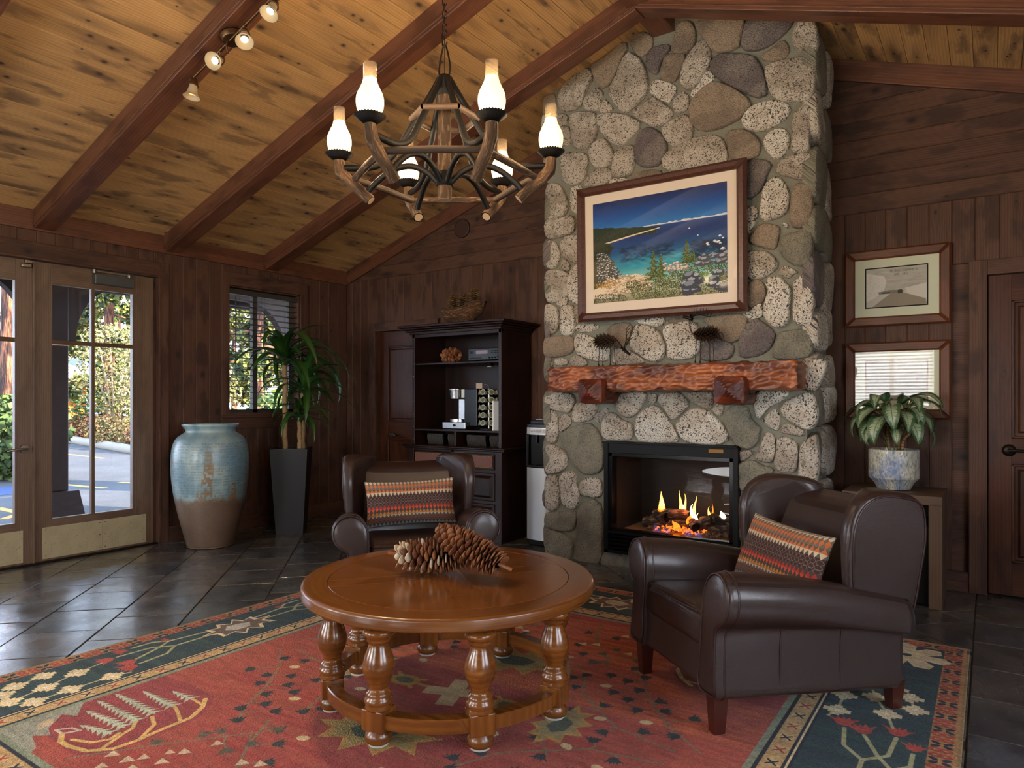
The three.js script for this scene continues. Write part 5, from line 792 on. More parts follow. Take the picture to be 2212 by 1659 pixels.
// lumbar cushions
const pillowTex = canvasTex(1024, 512, (c, w, h) => {
  c.fillStyle = '#5c5048'; c.fillRect(0, 0, w, h); const N = 24, s = w / N;
  const band = (y0, y1, col) => { c.fillStyle = col; c.fillRect(0, y0 * h, w, (y1 - y0) * h); };
  const row = (y0, y1, f) => { for (let k = -1; k <= N; k++) f(k * s, y0 * h, s, (y1 - y0) * h, k); };
  const P = (pts, col) => { c.fillStyle = col; c.beginPath(); pts.forEach((q, i) => (i ? c.lineTo(...q) : c.moveTo(...q))); c.closePath(); c.fill(); };
  const dia = (top, bot) => (x, y, a, b) => { P([[x + a / 2, y], [x + a * 0.94, y + b / 2], [x + a * 0.06, y + b / 2]], top); P([[x + a / 2, y + b], [x + a * 0.94, y + b / 2], [x + a * 0.06, y + b / 2]], bot); };
  const tri = (col, dn) => (x, y, a, b) => P(dn ? [[x, y], [x + a, y], [x + a / 2, y + b]] : [[x, y + b], [x + a, y + b], [x + a / 2, y]], col);
  band(0, 0.2, '#6f655a'); row(0.0, 0.09, dia('#c9bba2', '#cfc3ac')); row(0.07, 0.19, dia('#c8703c', '#bf6a3a')); row(0.19, 0.27, tri('#c06a3c', false)); row(0.27, 0.34, tri('#cbb998', true));
  band(0.34, 0.56, '#3d2724'); row(0.27, 0.36, tri('#c7b595', true)); c.strokeStyle = '#7d6a5e'; c.lineWidth = 3; for (const y of [0.4, 0.47, 0.53]) row(y - 0.035, y + 0.035, (x, yy, a, b) => { c.beginPath(); c.moveTo(x, yy + b / 2); c.lineTo(x + a / 3, yy); c.lineTo(x + a * 0.67, yy); c.lineTo(x + a, yy + b / 2); c.lineTo(x + a * 0.67, yy + b); c.lineTo(x + a / 3, yy + b); c.closePath(); c.stroke(); });
  band(0.555, 0.72, '#463d36'); row(0.56, 0.7, dia('#a92f2c', '#c25036')); row(0.7, 0.77, tri('#bf7a34', false)); band(0.77, 0.775, '#332a26'); row(0.775, 0.83, tri('#b5a58c', true));
  band(0.83, 0.92, '#50423c'); c.strokeStyle = '#93503f'; for (const y of [0.855, 0.9]) row(y - 0.025, y + 0.025, (x, yy, a, b) => { c.beginPath(); c.moveTo(x, yy + b / 2); c.lineTo(x + a / 3, yy); c.lineTo(x + a * 0.67, yy); c.lineTo(x + a, yy + b / 2); c.lineTo(x + a * 0.67, yy + b); c.lineTo(x + a / 3, yy + b); c.closePath(); c.stroke(); });
  band(0.93, 1, '#45403d'); row(0.935, 0.99, tri('#8f8a88', false));
});
const pillowM = phys({ map: pillowTex, roughness: 0.95, bumpMap: rep(T.pile, 0.25), bumpScale: 0.001, sheen: 0.2 });
function pillow(label, parent, x, y, z, rx, ry, rz, w = 0.56, h = 0.29) {
  const mk = (s) => { const G = []; for (let i = 0; i <= 24; i++) { const v = i / 24 * 2 - 1, row = []; for (let j = 0; j <= 40; j++) { const u = j / 40 * 2 - 1, px = u * (1 - 0.05 * (1 - Math.abs(u)) - 0.045 * (1 - v * v)), py = v * (1 - 0.09 * (1 - u * u)), th = Math.pow(Math.max(0, (1 - u ** 4) * (1 - v ** 4)), 0.6); row.push([s * px * w / 2, py * h / 2, s * (0.055 * th + 0.006 * (fbm(u * 3 + 5, v * 2 + 5, 256, 256, 3, 2) - 0.5) * th)]); } G.push(row); } return skin(G); };
  const m = mesh(numbered('lumbar_cushion'), [mk(1), mk(-1)], pillowM), g = new THREE.Object3D(); g.position.set(x, y, z); g.rotation.set(rx, ry, rz, 'YXZ'); parent.updateMatrixWorld(true); g.updateMatrix();
  m.applyMatrix4(new THREE.Matrix4().multiplyMatrices(parent.matrixWorld, g.matrix)); m.userData = { label, category: 'cushion', group: 'patterned lumbar cushions' }; scene.add(m);
}
pillow('striped geometric lumbar cushion on the armchair behind the table', chairFar, 0.0, 0.585, -0.1, -0.3, 0, 0.03); pillow('striped geometric lumbar cushion tilted on the right foreground armchair', chairNear, 0.03, 0.565, -0.075, -0.38, 0.06, -0.05);

// ---------------------------------------------------------------- round coffee table
const TC = [-1.868, 2.262];
{
  const o = thing('coffee_table', 'round wooden coffee table with eight turned legs and ring stretcher', 'coffee table', [TC[0], 0.014, TC[1]]), toCam = Math.atan2(-TC[0], TC[1]), H = 0.497;
  const dirAt = (a) => { const w = toCam + rad(a); return V3(Math.sin(w), 0, Math.cos(w)); };   // 0 = towards the viewer, turning to the right
  const arc = (R, a0, a1, n) => [...Array(n + 1)].map((_, k) => { const w = mix(a0, a1, k / n); return [R * Math.cos(w), R * Math.sin(w)]; });
  part('rim', [lathe([[0.497, H - 0.006], [0.497, H - 0.001], [0.5, H], [0.588, H], [0.597, H - 0.004], [0.6, H - 0.012], [0.6, H - 0.04], [0.596, H - 0.047], [0.588, H - 0.05], [0.46, H - 0.05]], 96)], M.table, o);
  part('underside', [at(cyl(0.5, 0.5, 0.02, 64), 0, H - 0.035, 0)], M.table, o);
  const fr = M4(V3(1, 0, 0), V3(0, 0, -1), V3(0, 1, 0), V3(0, H - 0.02, 0)), ra = Math.atan2(-dirAt(12).z, dirAt(12).x), R = 0.4955, hw = 0.048, b0 = Math.asin(hw / R);
  const rot = (p, a) => p.map(([x, y]) => [x * Math.cos(a) - y * Math.sin(a), x * Math.sin(a) + y * Math.cos(a)]);
  const add = (p, gr) => part('top_panel', piece(rot(p, ra), 0.0195, 0.0014, fr, gr, pr(), pr()), M.table, o);
  add([[-hw, -hw], ...arc(R, -b0, b0, 4), [hw * 0 - hw, hw]].slice(0), 0); add([[-hw, hw], ...arc(R, PI - b0, PI + b0, 4), [-hw, -hw]], 0);
  for (let k = 0; k < 4; k++) { const a0 = k * PI / 2 + b0, a1 = (k + 1) * PI / 2 - b0, sx = [1, -1, -1, 1][k], sy = [1, 1, -1, -1][k]; add([[sx * hw, sy * hw], ...arc(R, a0, a1, 14)], k % 2); }
  add([[-hw, hw], [hw, hw], ...arc(R, PI / 2 - b0, PI / 2 + b0, 4)], 1); add([[hw, -hw], [-hw, -hw], ...arc(R, -PI / 2 - b0, -PI / 2 + b0, 4)], 1);
  part('apron', [lathe([[0.468, H - 0.048], [0.468, H - 0.074], [0.472, H - 0.078], [0.496, H - 0.078], [0.5, H - 0.072], [0.5, H - 0.048]], 96)], M.table, o);
  const legG = lathe([[0.0, 0.128], [0.046, 0.128], [0.05, 0.133], [0.047, 0.14], [0.048, 0.146], [0.052, 0.152], [0.05, 0.161], [0.044, 0.165], [0.045, 0.171], [0.044, 0.178], [0.036, 0.183], [0.034, 0.19], [0.037, 0.203], [0.05, 0.222], [0.057, 0.243], [0.057, 0.262], [0.05, 0.285], [0.04, 0.305], [0.036, 0.318], [0.036, 0.324], [0.041, 0.327], [0.044, 0.332], [0.042, 0.337], [0.047, 0.341], [0.055, 0.347], [0.058, 0.355], [0.055, 0.363], [0.046, 0.368], [0.0, 0.37]].map(([r, y]) => [r, 0.128 + (y - 0.128) * 1.207]), 32), footG = lathe([[0, 0.006], [0.034, 0.006], [0.044, 0.012], [0.05, 0.026], [0.047, 0.043], [0.036, 0.055], [0.034, 0.062], [0, 0.062]], 28), padG = at(cyl(0.036, 0.036, 0.006), 0, 0.003, 0), felt = std({ color: 0xb9b4ac, roughness: 0.9 });
  for (let k = 0; k < 8; k++) {
    const d = dirAt(13 + 45 * k).multiplyScalar(0.478), L = new THREE.Group(); L.name = 'leg'; L.position.set(d.x, 0, d.z); L.rotation.y = Math.atan2(d.x, d.z); o.add(L);
    part('turned_leg', legG, M.table, L); part('block', lbox(0.092, 0.078, 0.086, 0, 0.094, 0, 0.005, 'y'), M.table, L); part('upper_block', lbox(0.092, 0.04, 0.05, 0, 0.437, 0, 0.003), M.table, L); part('foot', footG, M.table, L); part('felt_pad', padG, felt, L);
  }
  for (let k = 0; k < 8; k++) { const a0 = 13 + 45 * k + 4.6, a1 = a0 + 45 - 9.2, ins = 0.452, outr = 0.506, y0 = 0.068, y1 = 0.118, P = []; for (let i = 0; i <= 14; i++) { const d = dirAt(mix(a0, a1, i / 14)); P.push([[d.x * outr, y0, d.z * outr], [d.x * outr, y1 - 0.003, d.z * outr], [d.x * (outr - 0.003), y1, d.z * (outr - 0.003)], [d.x * (ins + 0.003), y1, d.z * (ins + 0.003)], [d.x * ins, y1 - 0.003, d.z * ins], [d.x * ins, y0, d.z * ins]]); } part('stretcher', [uvBox(toCreasedNormals(skin(P, true), 0.6))], M.table, o); }
}
// ---------------------------------------------------------------- pine cones
const scaleG = (() => { const g = new THREE.SphereGeometry(1, 8, 6), p = g.attributes.position; for (let i = 0; i < p.count; i++) { const x = p.getX(i), y = p.getY(i), z = p.getZ(i), t = (x + 1) / 2; p.setXYZ(i, t * 1.0, y * (0.055 + 0.04 * t) + 0.14 * t * t, z * (0.16 + 0.36 * Math.sin(Math.min(1, t * 1.25) * PI * 0.62)) * (t > 0.85 ? 0.9 : 1)); } g.computeVertexNormals(); return prep(g); })();
const coneM = [0x7a4a2c, 0x8a5632, 0x6a3e26, 0x94623e].map((c) => phys({ color: c, roughness: 0.5, clearcoat: 0.15 })), coneDark = std({ color: 0x2a1a12, roughness: 0.9 }), sapM = phys({ color: 0xcdbba0, roughness: 0.3, clearcoat: 0.5 });
// cone along local +x from the stem end; R(t) is the spread; n scales; open = how far scales stand out
function cone(o, L, R, n, sLen, opt = {}) {
  const r = rng(opt.seed || 1), list = opt.single ? null : [[], [], [], []];
  part('core', [sweep([...Array(7)].map((_, k) => V3(L * (0.03 + 0.9 * k / 6), 0, 0)), [0.35, 0.42, 0.42, 0.4, 0.36, 0.28, 0.1].map((q) => q * R), 10)], coneDark, o);
  if (opt.stem) part('stem', [sweep(spline([[0.02, 0, 0], [-0.02, 0.004, 0], [-0.05, 0.01, 0.004]], 5), 0.008, 7)], coneM[1], o);
  for (let k = 0; k < n; k++) {
    const t = (k + 0.5) / n, tt = 0.02 + 0.96 * t, a = k * 2.39996 + 0.3 * r(), prof = Math.pow(Math.sin(PI * clamp(0.16 + 0.8 * tt)), 0.55), len = sLen * (0.55 + 0.5 * prof), lean = mix(-0.55, 0.75, tt) + (opt.lean || 0), base = R * prof - len * Math.cos(lean) * 0.92;
    const m = new THREE.Matrix4().makeRotationX(a).multiply(new THREE.Matrix4().makeTranslation(L * tt - (lean > 0 ? 0 : 0) - Math.sin(lean) * len * 0.3, Math.max(0.002, base), 0)).multiply(new THREE.Matrix4().makeRotationZ(PI / 2 - lean)).multiply(new THREE.Matrix4().makeScale(len, len * 0.9, len * 0.8 * (0.85 + 0.3 * r())));
    const mi = Math.floor(r() * 4);
    if (list) list[mi].push(scaleG.clone().applyMatrix4(m)); else { const s = part('scale', scaleG, opt.sap && r() < (tt < 0.12 ? 0.85 : 0.14) ? sapM : coneM[mi], o); s.applyMatrix4(m); }
  }
  if (list) list.forEach((g, i) => g.length && part('scales', g, opt.mats ? opt.mats[i % opt.mats.length] : coneM[i], o, { kind: 'stuff' }));
}
function aim(o, dir, roll = 0) { const x = dir.clone().normalize(), z = x.clone().cross(V3(0, 1, 0)).normalize(), y = z.clone().cross(x); o.quaternion.setFromRotationMatrix(new THREE.Matrix4().makeBasis(x, y, z)); o.rotateX(roll); }
const camPt = (dep, lat, h) => { const s = Math.sin(camera.rotation.y), c = Math.cos(camera.rotation.y); return [-s * dep + c * lat, h, c * dep + s * lat]; };   // room point from its distance ahead of and beside the viewer's line of sight
{
  const a = camPt(2.95, -0.475, 0.588), b = camPt(2.91, -0.14, 0.588), o = thing('pine_cone', 'long brown pine cone with pale resin tips and a stem, lying on the coffee table', 'pine cone', a);
  aim(o, W(...b).sub(W(...a)), 0.4); cone(o, 0.305, 0.074, 135, 0.058, { seed: 5, single: true, stem: true, sap: true });
  const c = camPt(2.8, -0.047, 0.578), d = camPt(2.93, -0.295, 0.685), p = thing('pine_cone', 'large brown pine cone leaning across the other cone on the coffee table', 'pine cone', c);
  aim(p, W(...d).sub(W(...c)), 0.9); cone(p, 0.315, 0.07, 135, 0.056, { seed: 9, single: true, stem: true, lean: 0.15 });
}

// ---------------------------------------------------------------- hutch and what stands on it
{
  const o = thing('hutch', 'dark espresso wood hutch with open shelves above a chest of drawers', 'cabinet', [-3.98, 0, 4.86]), E = M.espresso;
  const B = (x0, x1, y0, y1, z0, z1, r = 0.003, g = 'x') => box(x0, x1, y0, y1, -z1, -z0, r, g);
  part('plinth', [B(-0.53, 0.53, 0, 0.09, -0.5, -0.01)], E, o);
  part('chest_side', [B(-0.54, -0.47, 0.05, 0.79, -0.5, 0, 0.004, 'y')], E, o); part('chest_side', [B(0.47, 0.54, 0.05, 0.79, -0.5, 0, 0.004, 'y')], E, o);
  part('chest_carcass', [B(-0.5, 0.5, 0.06, 0.79, -0.5, -0.03)], E, o);
  part('rail', [B(-0.48, 0.48, 0.77, 0.79, -0.05, -0.002), B(-0.48, 0.48, 0.605, 0.632, -0.05, -0.002), B(-0.48, 0.48, 0.335, 0.362, -0.05, -0.002), B(-0.48, 0.48, 0.09, 0.11, -0.05, -0.002), B(-0.018, 0.018, 0.09, 0.79, -0.05, -0.002, 0.003, 'y')], E, o);
  part('chest_top', [B(-0.575, 0.575, 0.79, 0.808, -0.51, 0.02, 0.006), B(-0.59, 0.59, 0.806, 0.824, -0.51, 0.035, 0.008)], E, o);
  const lea = phys({ color: 0x6b4238, roughness: 0.4, bumpMap: rep(T.leather, 0.3), bumpScale: 0.0006 });
  for (const s of [-1, 1]) {
    const x0 = s < 0 ? -0.46 : 0.024, x1 = s < 0 ? -0.024 : 0.46, nails = [];
    const d = part('drawer', [B(x0, x1, 0.638, 0.765, -0.05, -0.004)], E, o); part('leather_panel', [B(x0 + 0.015, x1 - 0.015, 0.652, 0.752, -0.01, 0.008, 0.008)], lea, d, { label: 'brown leather drawer front edged with brass nails' });
    for (let x = x0 + 0.016; x < x1 - 0.012; x += 0.0176) for (const y of [0.653, 0.751]) nails.push(at(ball(0.006, 8, 5), x, y, 0.005)); for (let y = 0.668; y < 0.745; y += 0.0168) for (const x of [x0 + 0.016, x1 - 0.016]) nails.push(at(ball(0.006, 8, 5), x, y, 0.005));
    part('nailheads', nails, M.brass, d, { kind: 'stuff' });
    for (const [y0, y1] of [[0.368, 0.6], [0.115, 0.33]]) {
      const q = part('drawer', [B(x0, x1, y0, y1, -0.05, -0.008), piece(rect(x0 + 0.012, x1 - 0.012, y0 + 0.012, y1 - 0.012), 0.024, 0.03, M4(V3(1, 0, 0), V3(0, 1, 0), V3(0, 0, 1), V3(0, 0, -0.01)), 0, pr(), pr())], E, o);
      part('pull', [at(cyl(0.018, 0.015, 0.008).rotateX(PI / 2), (x0 + x1) / 2, (y0 + y1) / 2 + 0.012, 0.017), at(tor(0.022, 0.004, 24, 6), (x0 + x1) / 2, (y0 + y1) / 2 - 0.008, 0.024), at(ball(0.007), (x0 + x1) / 2, (y0 + y1) / 2 + 0.013, 0.024)], M.nickel, q);
    }
  }
  // upper case
  for (const s of [-1, 1]) { const a = s < 0 ? -0.515 : 0.485; const sd = part('upper_side', [B(a, a + 0.03, 0.824, 1.86, -0.5, -0.03, 0.003, 'y')], E, o); const n = []; for (let k = 0; k < 9; k++) n.push(at(ball(0.004, 8, 5), a + 0.015, 0.87 + k * 0.118, -0.03)); part('stud', n, M.nickel, sd); }
  part('back_panel', [B(-0.5, 0.5, 0.824, 1.86, -0.5, -0.485, 0, 'y')], E, o);
  part('shelf', [B(-0.49, 0.49, 1.565, 1.582, -0.49, -0.04)], E, o); part('shelf', [B(-0.49, 0.49, 0.952, 0.97, -0.49, -0.035)], E, o);
  part('divider', [B(-0.012, 0.012, 0.824, 0.952, -0.49, -0.036, 0.002, 'y')], E, o); part('top_rail', [B(-0.515, 0.515, 1.82, 1.87, -0.06, -0.03)], E, o);
  part('cornice', [B(-0.53, 0.53, 1.85, 1.872, -0.5, 0.0), B(-0.555, 0.555, 1.87, 1.892, -0.5, 0.03, 0.01), B(-0.585, 0.585, 1.89, 1.908, -0.5, 0.055, 0.008), B(-0.61, 0.61, 1.906, 1.93, -0.51, 0.075, 0.006)], E, o);
  // things on the shelves
  const D0 = 4.86, sh1 = 1.582, sh2 = 0.97;
  const c1 = thing('pine_cone', 'fat brown pine cone on the top shelf of the hutch', 'pine cone', [-4.23, sh1 + 0.068, 5.06]); aim(c1, V3(1, 0.02, 0.25), 0.2); cone(c1, 0.2, 0.078, 64, 0.062, { seed: 21 });
  const rc = thing('stereo_receiver', 'black stereo receiver with small lit display on the hutch shelf', 'stereo', [-3.675, sh1, 5.08]);
  part('case', [lbox(0.36, 0.105, 0.28, 0, 0.062, 0, 0.004)], M.black, rc); part('front_panel', [lbox(0.362, 0.1, 0.012, 0, 0.062, 0.142, 0.003)], M.blackGloss, rc);
  part('display', [lbox(0.13, 0.03, 0.003, -0.03, 0.08, 0.1495)], std({ color: 0x2a1a16, roughness: 0.15, emissive: 0x6e2b16, emissiveIntensity: 0.35 }), rc); for (const [x, y, rr] of [[0.05, 0.03, 0.007], [0.08, 0.03, 0.007], [0.11, 0.03, 0.007], [0.15, 0.035, 0.011]]) part('knob', [at(cyl(rr, rr * 0.9, 0.012).rotateX(PI / 2), x, y, 0.153)], M.darkMetal, rc);
  for (let k = 0; k < 6; k++) part('button', [lbox(0.018, 0.008, 0.004, 0.08 + (k % 3) * 0.03, 0.072 + Math.floor(k / 3) * 0.016, 0.15, 0.001)], M.darkMetal, rc); part('button_row', [lbox(0.12, 0.008, 0.004, -0.1, 0.03, 0.15, 0.001), lbox(0.025, 0.02, 0.004, -0.15, 0.08, 0.15, 0.001)], M.darkMetal, rc); part('foot', [lbox(0.03, 0.01, 0.03, -0.14, 0.005, 0.1), lbox(0.03, 0.01, 0.03, 0.14, 0.005, 0.1)], M.black, rc);
  const pk = thing('puck_light', 'small round dark puck light under the upper hutch shelf', 'lamp', [-3.68, 1.527, 5.02]); part('housing', [at(cyl(0.03, 0.036, 0.018), 0, 0.029, 0), at(tor(0.03, 0.004).rotateX(PI / 2), 0, 0.018, 0)], M.black, pk); part('lens', [at(cyl(0.024, 0.026, 0.016), 0, 0.012, 0)], std({ color: 0x9b9890, roughness: 0.3 }), pk);
  const cm = thing('coffee_maker', 'steel and black single cup coffee maker on the hutch', 'coffee maker', [-4.02, sh2, 5.08]);
  part('drip_base', [lbox(0.27, 0.062, 0.2, -0.03, 0.035, 0.02, 0.006)], M.steel, cm); part('drawer_knob', [at(ball(0.01), -0.02, 0.036, 0.126), lbox(0.03, 0.006, 0.004, -0.02, 0.036, 0.122)], M.black, cm); part('drip_tray', [at(cyl(0.085, 0.085, 0.022, 32), -0.045, 0.078, 0.03), at(cyl(0.07, 0.07, 0.004, 32), -0.045, 0.091, 0.03)], M.steel, cm);
  part('column', [lbox(0.115, 0.2, 0.05, 0.01, 0.18, 0.0, 0.004)], M.steel, cm); part('brew_head', [lathe([[0, 0.275], [0.055, 0.275], [0.06, 0.282], [0.062, 0.35], [0.068, 0.356], [0.068, 0.372], [0.06, 0.378], [0, 0.38]], 32).translate(-0.065, 0, 0.04)], M.steel, cm); part('head_block', [lbox(0.1, 0.1, 0.1, 0.005, 0.325, 0.0, 0.006)], M.darkMetal, cm);
  part('touch_screen', [lbox(0.045, 0.075, 0.004, 0.03, 0.328, 0.052, 0.002)], std({ color: 0xd7dccf, roughness: 0.2 }), cm); part('water_tank', [lbox(0.15, 0.345, 0.2, 0.135, 0.2, -0.02, 0.01)], M.blackGloss, cm); part('rear_body', [lbox(0.17, 0.34, 0.1, 0.0, 0.19, -0.08, 0.01)], M.black, cm);
  const cd = single('tent_card', [lbox(0.07, 0.05, 0.003, 0, 0.025, 0, 0.001)], std({ color: 0xcbb7a4, roughness: 0.8 }), 'small card standing on top of the coffee maker', 'card', [-3.885, sh2 + 0.3725, 5.13]);
  // pod carousel; every pod is a thing
  const ca = thing('pod_carousel', 'chrome coffee pod carousel beside the coffee maker', 'pod rack', [-3.69, sh2, 5.02]); part('base', [at(cyl(0.085, 0.085, 0.016, 32), 0, 0.008, 0)], M.black, ca); part('post', [at(cyl(0.012, 0.012, 0.36), 0, 0.18, 0), at(ball(0.016), 0, 0.365, 0)], M.nickel, ca);
  for (let k = 0; k < 5; k++) part('ring', [at(tor(0.05, 0.003, 32, 6).rotateX(PI / 2), 0, 0.05 + k * 0.068, 0), at(tor(0.05, 0.003, 32, 6).rotateX(PI / 2), 0, 0.075 + k * 0.068, 0)], M.nickel, ca);
  part('top_handle', [sweep(spline([[0, 0.365, 0], [-0.015, 0.4, 0], [-0.05, 0.41, 0]], 8), 0.003, 6)], M.nickel, ca);
  const podB = lathe([[0, 0], [0.017, 0], [0.022, 0.038], [0.0255, 0.04], [0.0255, 0.042], [0, 0.042]], 18), podL = at(cyl(0.0195, 0.0195, 0.0014, 18), 0, 0.0425, 0), cup = std({ color: 0xb7b4ac, roughness: 0.5 }), lid = std({ color: 0x51673a, roughness: 0.5 }), rowN = ['top', 'second', 'middle', 'fourth', 'bottom'], posN = ['left edge', 'left front', 'right front', 'right edge'];
  for (let k = 0; k < 5; k++) for (let j = 0; j < 4; j++) { const a = rad(-12 - 75 + j * 50 - 34), w = Math.atan2(3.69, 5.02) + a + rad(34), y = 0.062 + (4 - k) * 0.068, q = thing('coffee_pod', 'green lidded coffee pod in the ' + rowN[k] + ' row of the carousel, ' + posN[j], 'coffee pod', [-3.69 + Math.sin(w) * 0.052, sh2 + y - 0.004, 5.02 - Math.cos(w) * 0.052], w, 'coffee pods on the carousel'); q.rotation.order = 'YXZ'; q.rotation.x = PI / 2 - 0.22; part('cup', podB, cup, q); part('lid', podL, lid, q); }
  const nb = thing('napkin_box', 'pale upright napkin box at the right of the hutch shelf', 'box', [-3.54, sh2, 5.02]); part('box', [lbox(0.07, 0.26, 0.2, 0, 0.13, 0, 0.006)], std({ color: 0x9b9c98, roughness: 0.5 }), nb); part('front_edge', [lbox(0.012, 0.262, 0.2, -0.035, 0.131, 0.003, 0.003)], M.white, nb);
  [[-4.27, 0.19, 'woven black basket at the far left of the hutch cubbies'], [-4.06, 0.11, 'narrow woven black basket left of the cubby divider'], [-3.79, 0.21, 'wide woven black basket right of the cubby divider'], [-3.575, 0.13, 'woven black basket at the right end of the cubbies']].forEach(([x, w, label]) => {
    const b = thing('woven_basket', label, 'basket', [x, 0.824, 5.06], 0, 'baskets in the hutch cubbies'), weave = [], stake = [], h = 0.1, d = 0.2;
    part('tray', [lbox(w - 0.02, h * 0.86, d - 0.03, 0, h * 0.43, 0, 0.004)], M.black, b);
    for (let x2 = -w / 2 + 0.006; x2 <= w / 2 - 0.004; x2 += 0.0125) stake.push(sweep(spline([[x2, 0.004, d / 2 - 0.008], [x2 + 0.003, h * 0.4, d / 2 + 0.002], [x2 - 0.002, h * 0.7, d / 2 + 0.003], [x2, h, d / 2 - 0.002]], 6), 0.0042, 5));
    for (let k = 0; k < 4; k++) weave.push(sweep([...Array(17)].map((_, i) => V3(-w / 2 + w * i / 16, 0.012 + k * h / 4, d / 2 - 0.008 + (i % 2 ? 0.006 : -0.002))), 0.003, 5)); part('stakes', stake, std({ color: 0x3a3530, roughness: 0.55 }), b, { kind: 'stuff' }); part('weavers', weave, M.black, b, { kind: 'stuff' });
  });
  // bark bowl with three cones on top
  const bw = thing('bark_bowl', 'rough bark log bowl on top of the hutch holding three cones', 'bowl', [-3.95, 1.93, 4.98]);
  { const P = [], Q = []; for (let i = 0; i <= 26; i++) { const t = i / 26 * 2 - 1, rr = 0.115 * Math.pow(1 - Math.pow(Math.abs(t) * 0.97, 5), 0.5), lift = 0.045 * sstep(0.2, 1, t), ro = [], ri = []; for (let j = 0; j <= 16; j++) { const a = PI * (1 + j / 16), n = 1 + 0.05 * (fbm(i * 0.9, j * 0.35, 256, 256, 3, 2) - 0.5); ro.push([t * 0.22 + 0.03 * lift, 0.135 + lift * 1.2 + Math.sin(a) * 0.125 * n * (rr / 0.115), Math.cos(a) * rr * n]); ri.push([t * 0.205 + 0.03 * lift, 0.136 + lift * 1.2 + Math.sin(a) * 0.095 * (rr / 0.115), Math.cos(a) * rr * 0.86]); } P.push(ro); Q.push(ri); } const rim = [0, 16].map((j) => sweep(P.map((r) => V3(...r[j])), 0.008, 6)); part('bark_shell', [uvBox(skin(P), 'y')], std({ map: rep(T.bark, 0.16, 0.2), color: 0xc9a27c, roughness: 0.9, bumpMap: rep(T.barkBump, 0.16, 0.2), bumpScale: 0.02 }), bw); part('hollow', [uvBox(skin(Q))], M.cutWood, bw); part('rim', rim, M.twig, bw); part('foot', [lbox(0.16, 0.022, 0.1, 0, 0.011, 0, 0.004)], M.cutWood, bw); }
  const gold = [0x7d6238, 0x94764a, 0x664c2c].map((c) => std({ color: c, roughness: 0.38, metalness: 0.4 }));
  [[-0.115, 'left gilded pine cone standing in the bark bowl'], [-0.005, 'middle gilded pine cone standing in the bark bowl'], [0.12, 'right gilded pine cone standing in the bark bowl']].forEach(([x, l], k) => { const c = thing('pine_cone', l, 'pine cone', [-3.95 + x, 2.06 + (k === 2 ? 0.04 : 0), 4.98], 0, 'gilded cones in the bark bowl'); aim(c, V3(0.05 * (k - 1), 1, 0.02), k); cone(c, 0.135, 0.058, 60, 0.048, { seed: 31 + k, mats: gold }); });
}
// water dispenser between hutch and chimney
{
  const o = thing('water_dispenser', 'silver and black floor standing water dispenser beside the chimney', 'water dispenser', [-3.115, 0, 5.14]), silver = std({ color: 0xc3c6c8, roughness: 0.3, metalness: 0.45 }), w = 0.31;
  const curved = (y0, y1, zf) => { const P = []; for (const y of [y0, y1]) { const row = []; for (let j = 0; j <= 12; j++) { const u = j / 6 - 1; row.push([u * w / 2, y, zf + 0.028 * (1 - u * u)]); } row.push([w / 2, y, -0.16], [-w / 2, y, -0.16]); P.push(row); } return uvBox(toCreasedNormals(skin(P, true), 0.6)); };
  part('plinth', [lbox(0.28, 0.06, 0.28, 0, 0.03, 0, 0.01)], M.black, o); part('lower_door', [curved(0.055, 0.665, 0.145)], silver, o, { label: 'curved silver lower door' }); part('body', [lbox(0.3, 0.96, 0.28, 0, 0.53, -0.01, 0.008)], M.black, o);
  part('dispensing_bay', [lbox(0.3, 0.27, 0.01, 0, 0.81, 0.136), lbox(0.03, 0.28, 0.05, -0.14, 0.81, 0.14, 0.006), lbox(0.03, 0.28, 0.05, 0.14, 0.81, 0.14, 0.006)], M.blackGloss, o); part('drip_grille', [lbox(0.26, 0.012, 0.06, 0, 0.68, 0.15, 0.003), ...[...Array(8)].map((_, k) => lbox(0.006, 0.016, 0.05, -0.1 + k * 0.028, 0.683, 0.152))], M.darkMetal, o);
  for (const x of [-0.05, 0.05]) part('tap', [at(cyl(0.01, 0.012, 0.05), x, 0.9, 0.15), lbox(0.02, 0.03, 0.02, x, 0.93, 0.15, 0.003)], M.darkMetal, o);
  part('name_band', [curved(0.945, 1.005, 0.145)], silver, o); part('top_cap', [curved(1.005, 1.03, 0.14), uvBox(toCreasedNormals(lbox(0.3, 0.05, 0.26, 0, 1.045, -0.02, 0.018, 'x', 4), 0.8))], std({ color: 0x34363a, roughness: 0.4, metalness: 0.4 }), o);
  const lt = canvasTex(512, 128, (c) => { c.fillStyle = '#c8cacb'; c.fillRect(0, 0, 512, 128); c.font = '84px sans-serif'; c.fillStyle = '#3a3d42'; c.fillText('WATER', 20, 96); c.fillStyle = '#8d9196'; c.fillText('BREW', 312, 96); });
  const lp = new THREE.PlaneGeometry(0.24, 0.042, 12, 1), p = lp.attributes.position; for (let i = 0; i < p.count; i++) { const u = (p.getX(i) - 0.0) / (w / 2); p.setZ(i, 0.1462 + 0.028 * (1 - u * u)); } lp.computeVertexNormals(); part('name_lettering', [lp.translate(0, 0.975, 0)], std({ map: lt, roughness: 0.5 }), o);
  part('button_panel', [lbox(0.16, 0.006, 0.06, -0.02, 1.071, 0.06, 0.002)], std({ color: 0xaeb2b6, roughness: 0.3, metalness: 0.4 }), o); part('button', [at(cyl(0.014, 0.014, 0.006), -0.07, 1.076, 0.06)], std({ color: 0x4f86b8 }), o); part('button', [at(cyl(0.014, 0.014, 0.006), -0.03, 1.076, 0.06)], M.white, o); part('button', [lbox(0.04, 0.006, 0.03, 0.025, 1.076, 0.06, 0.002)], std({ color: 0x8e1f1a }), o);
}

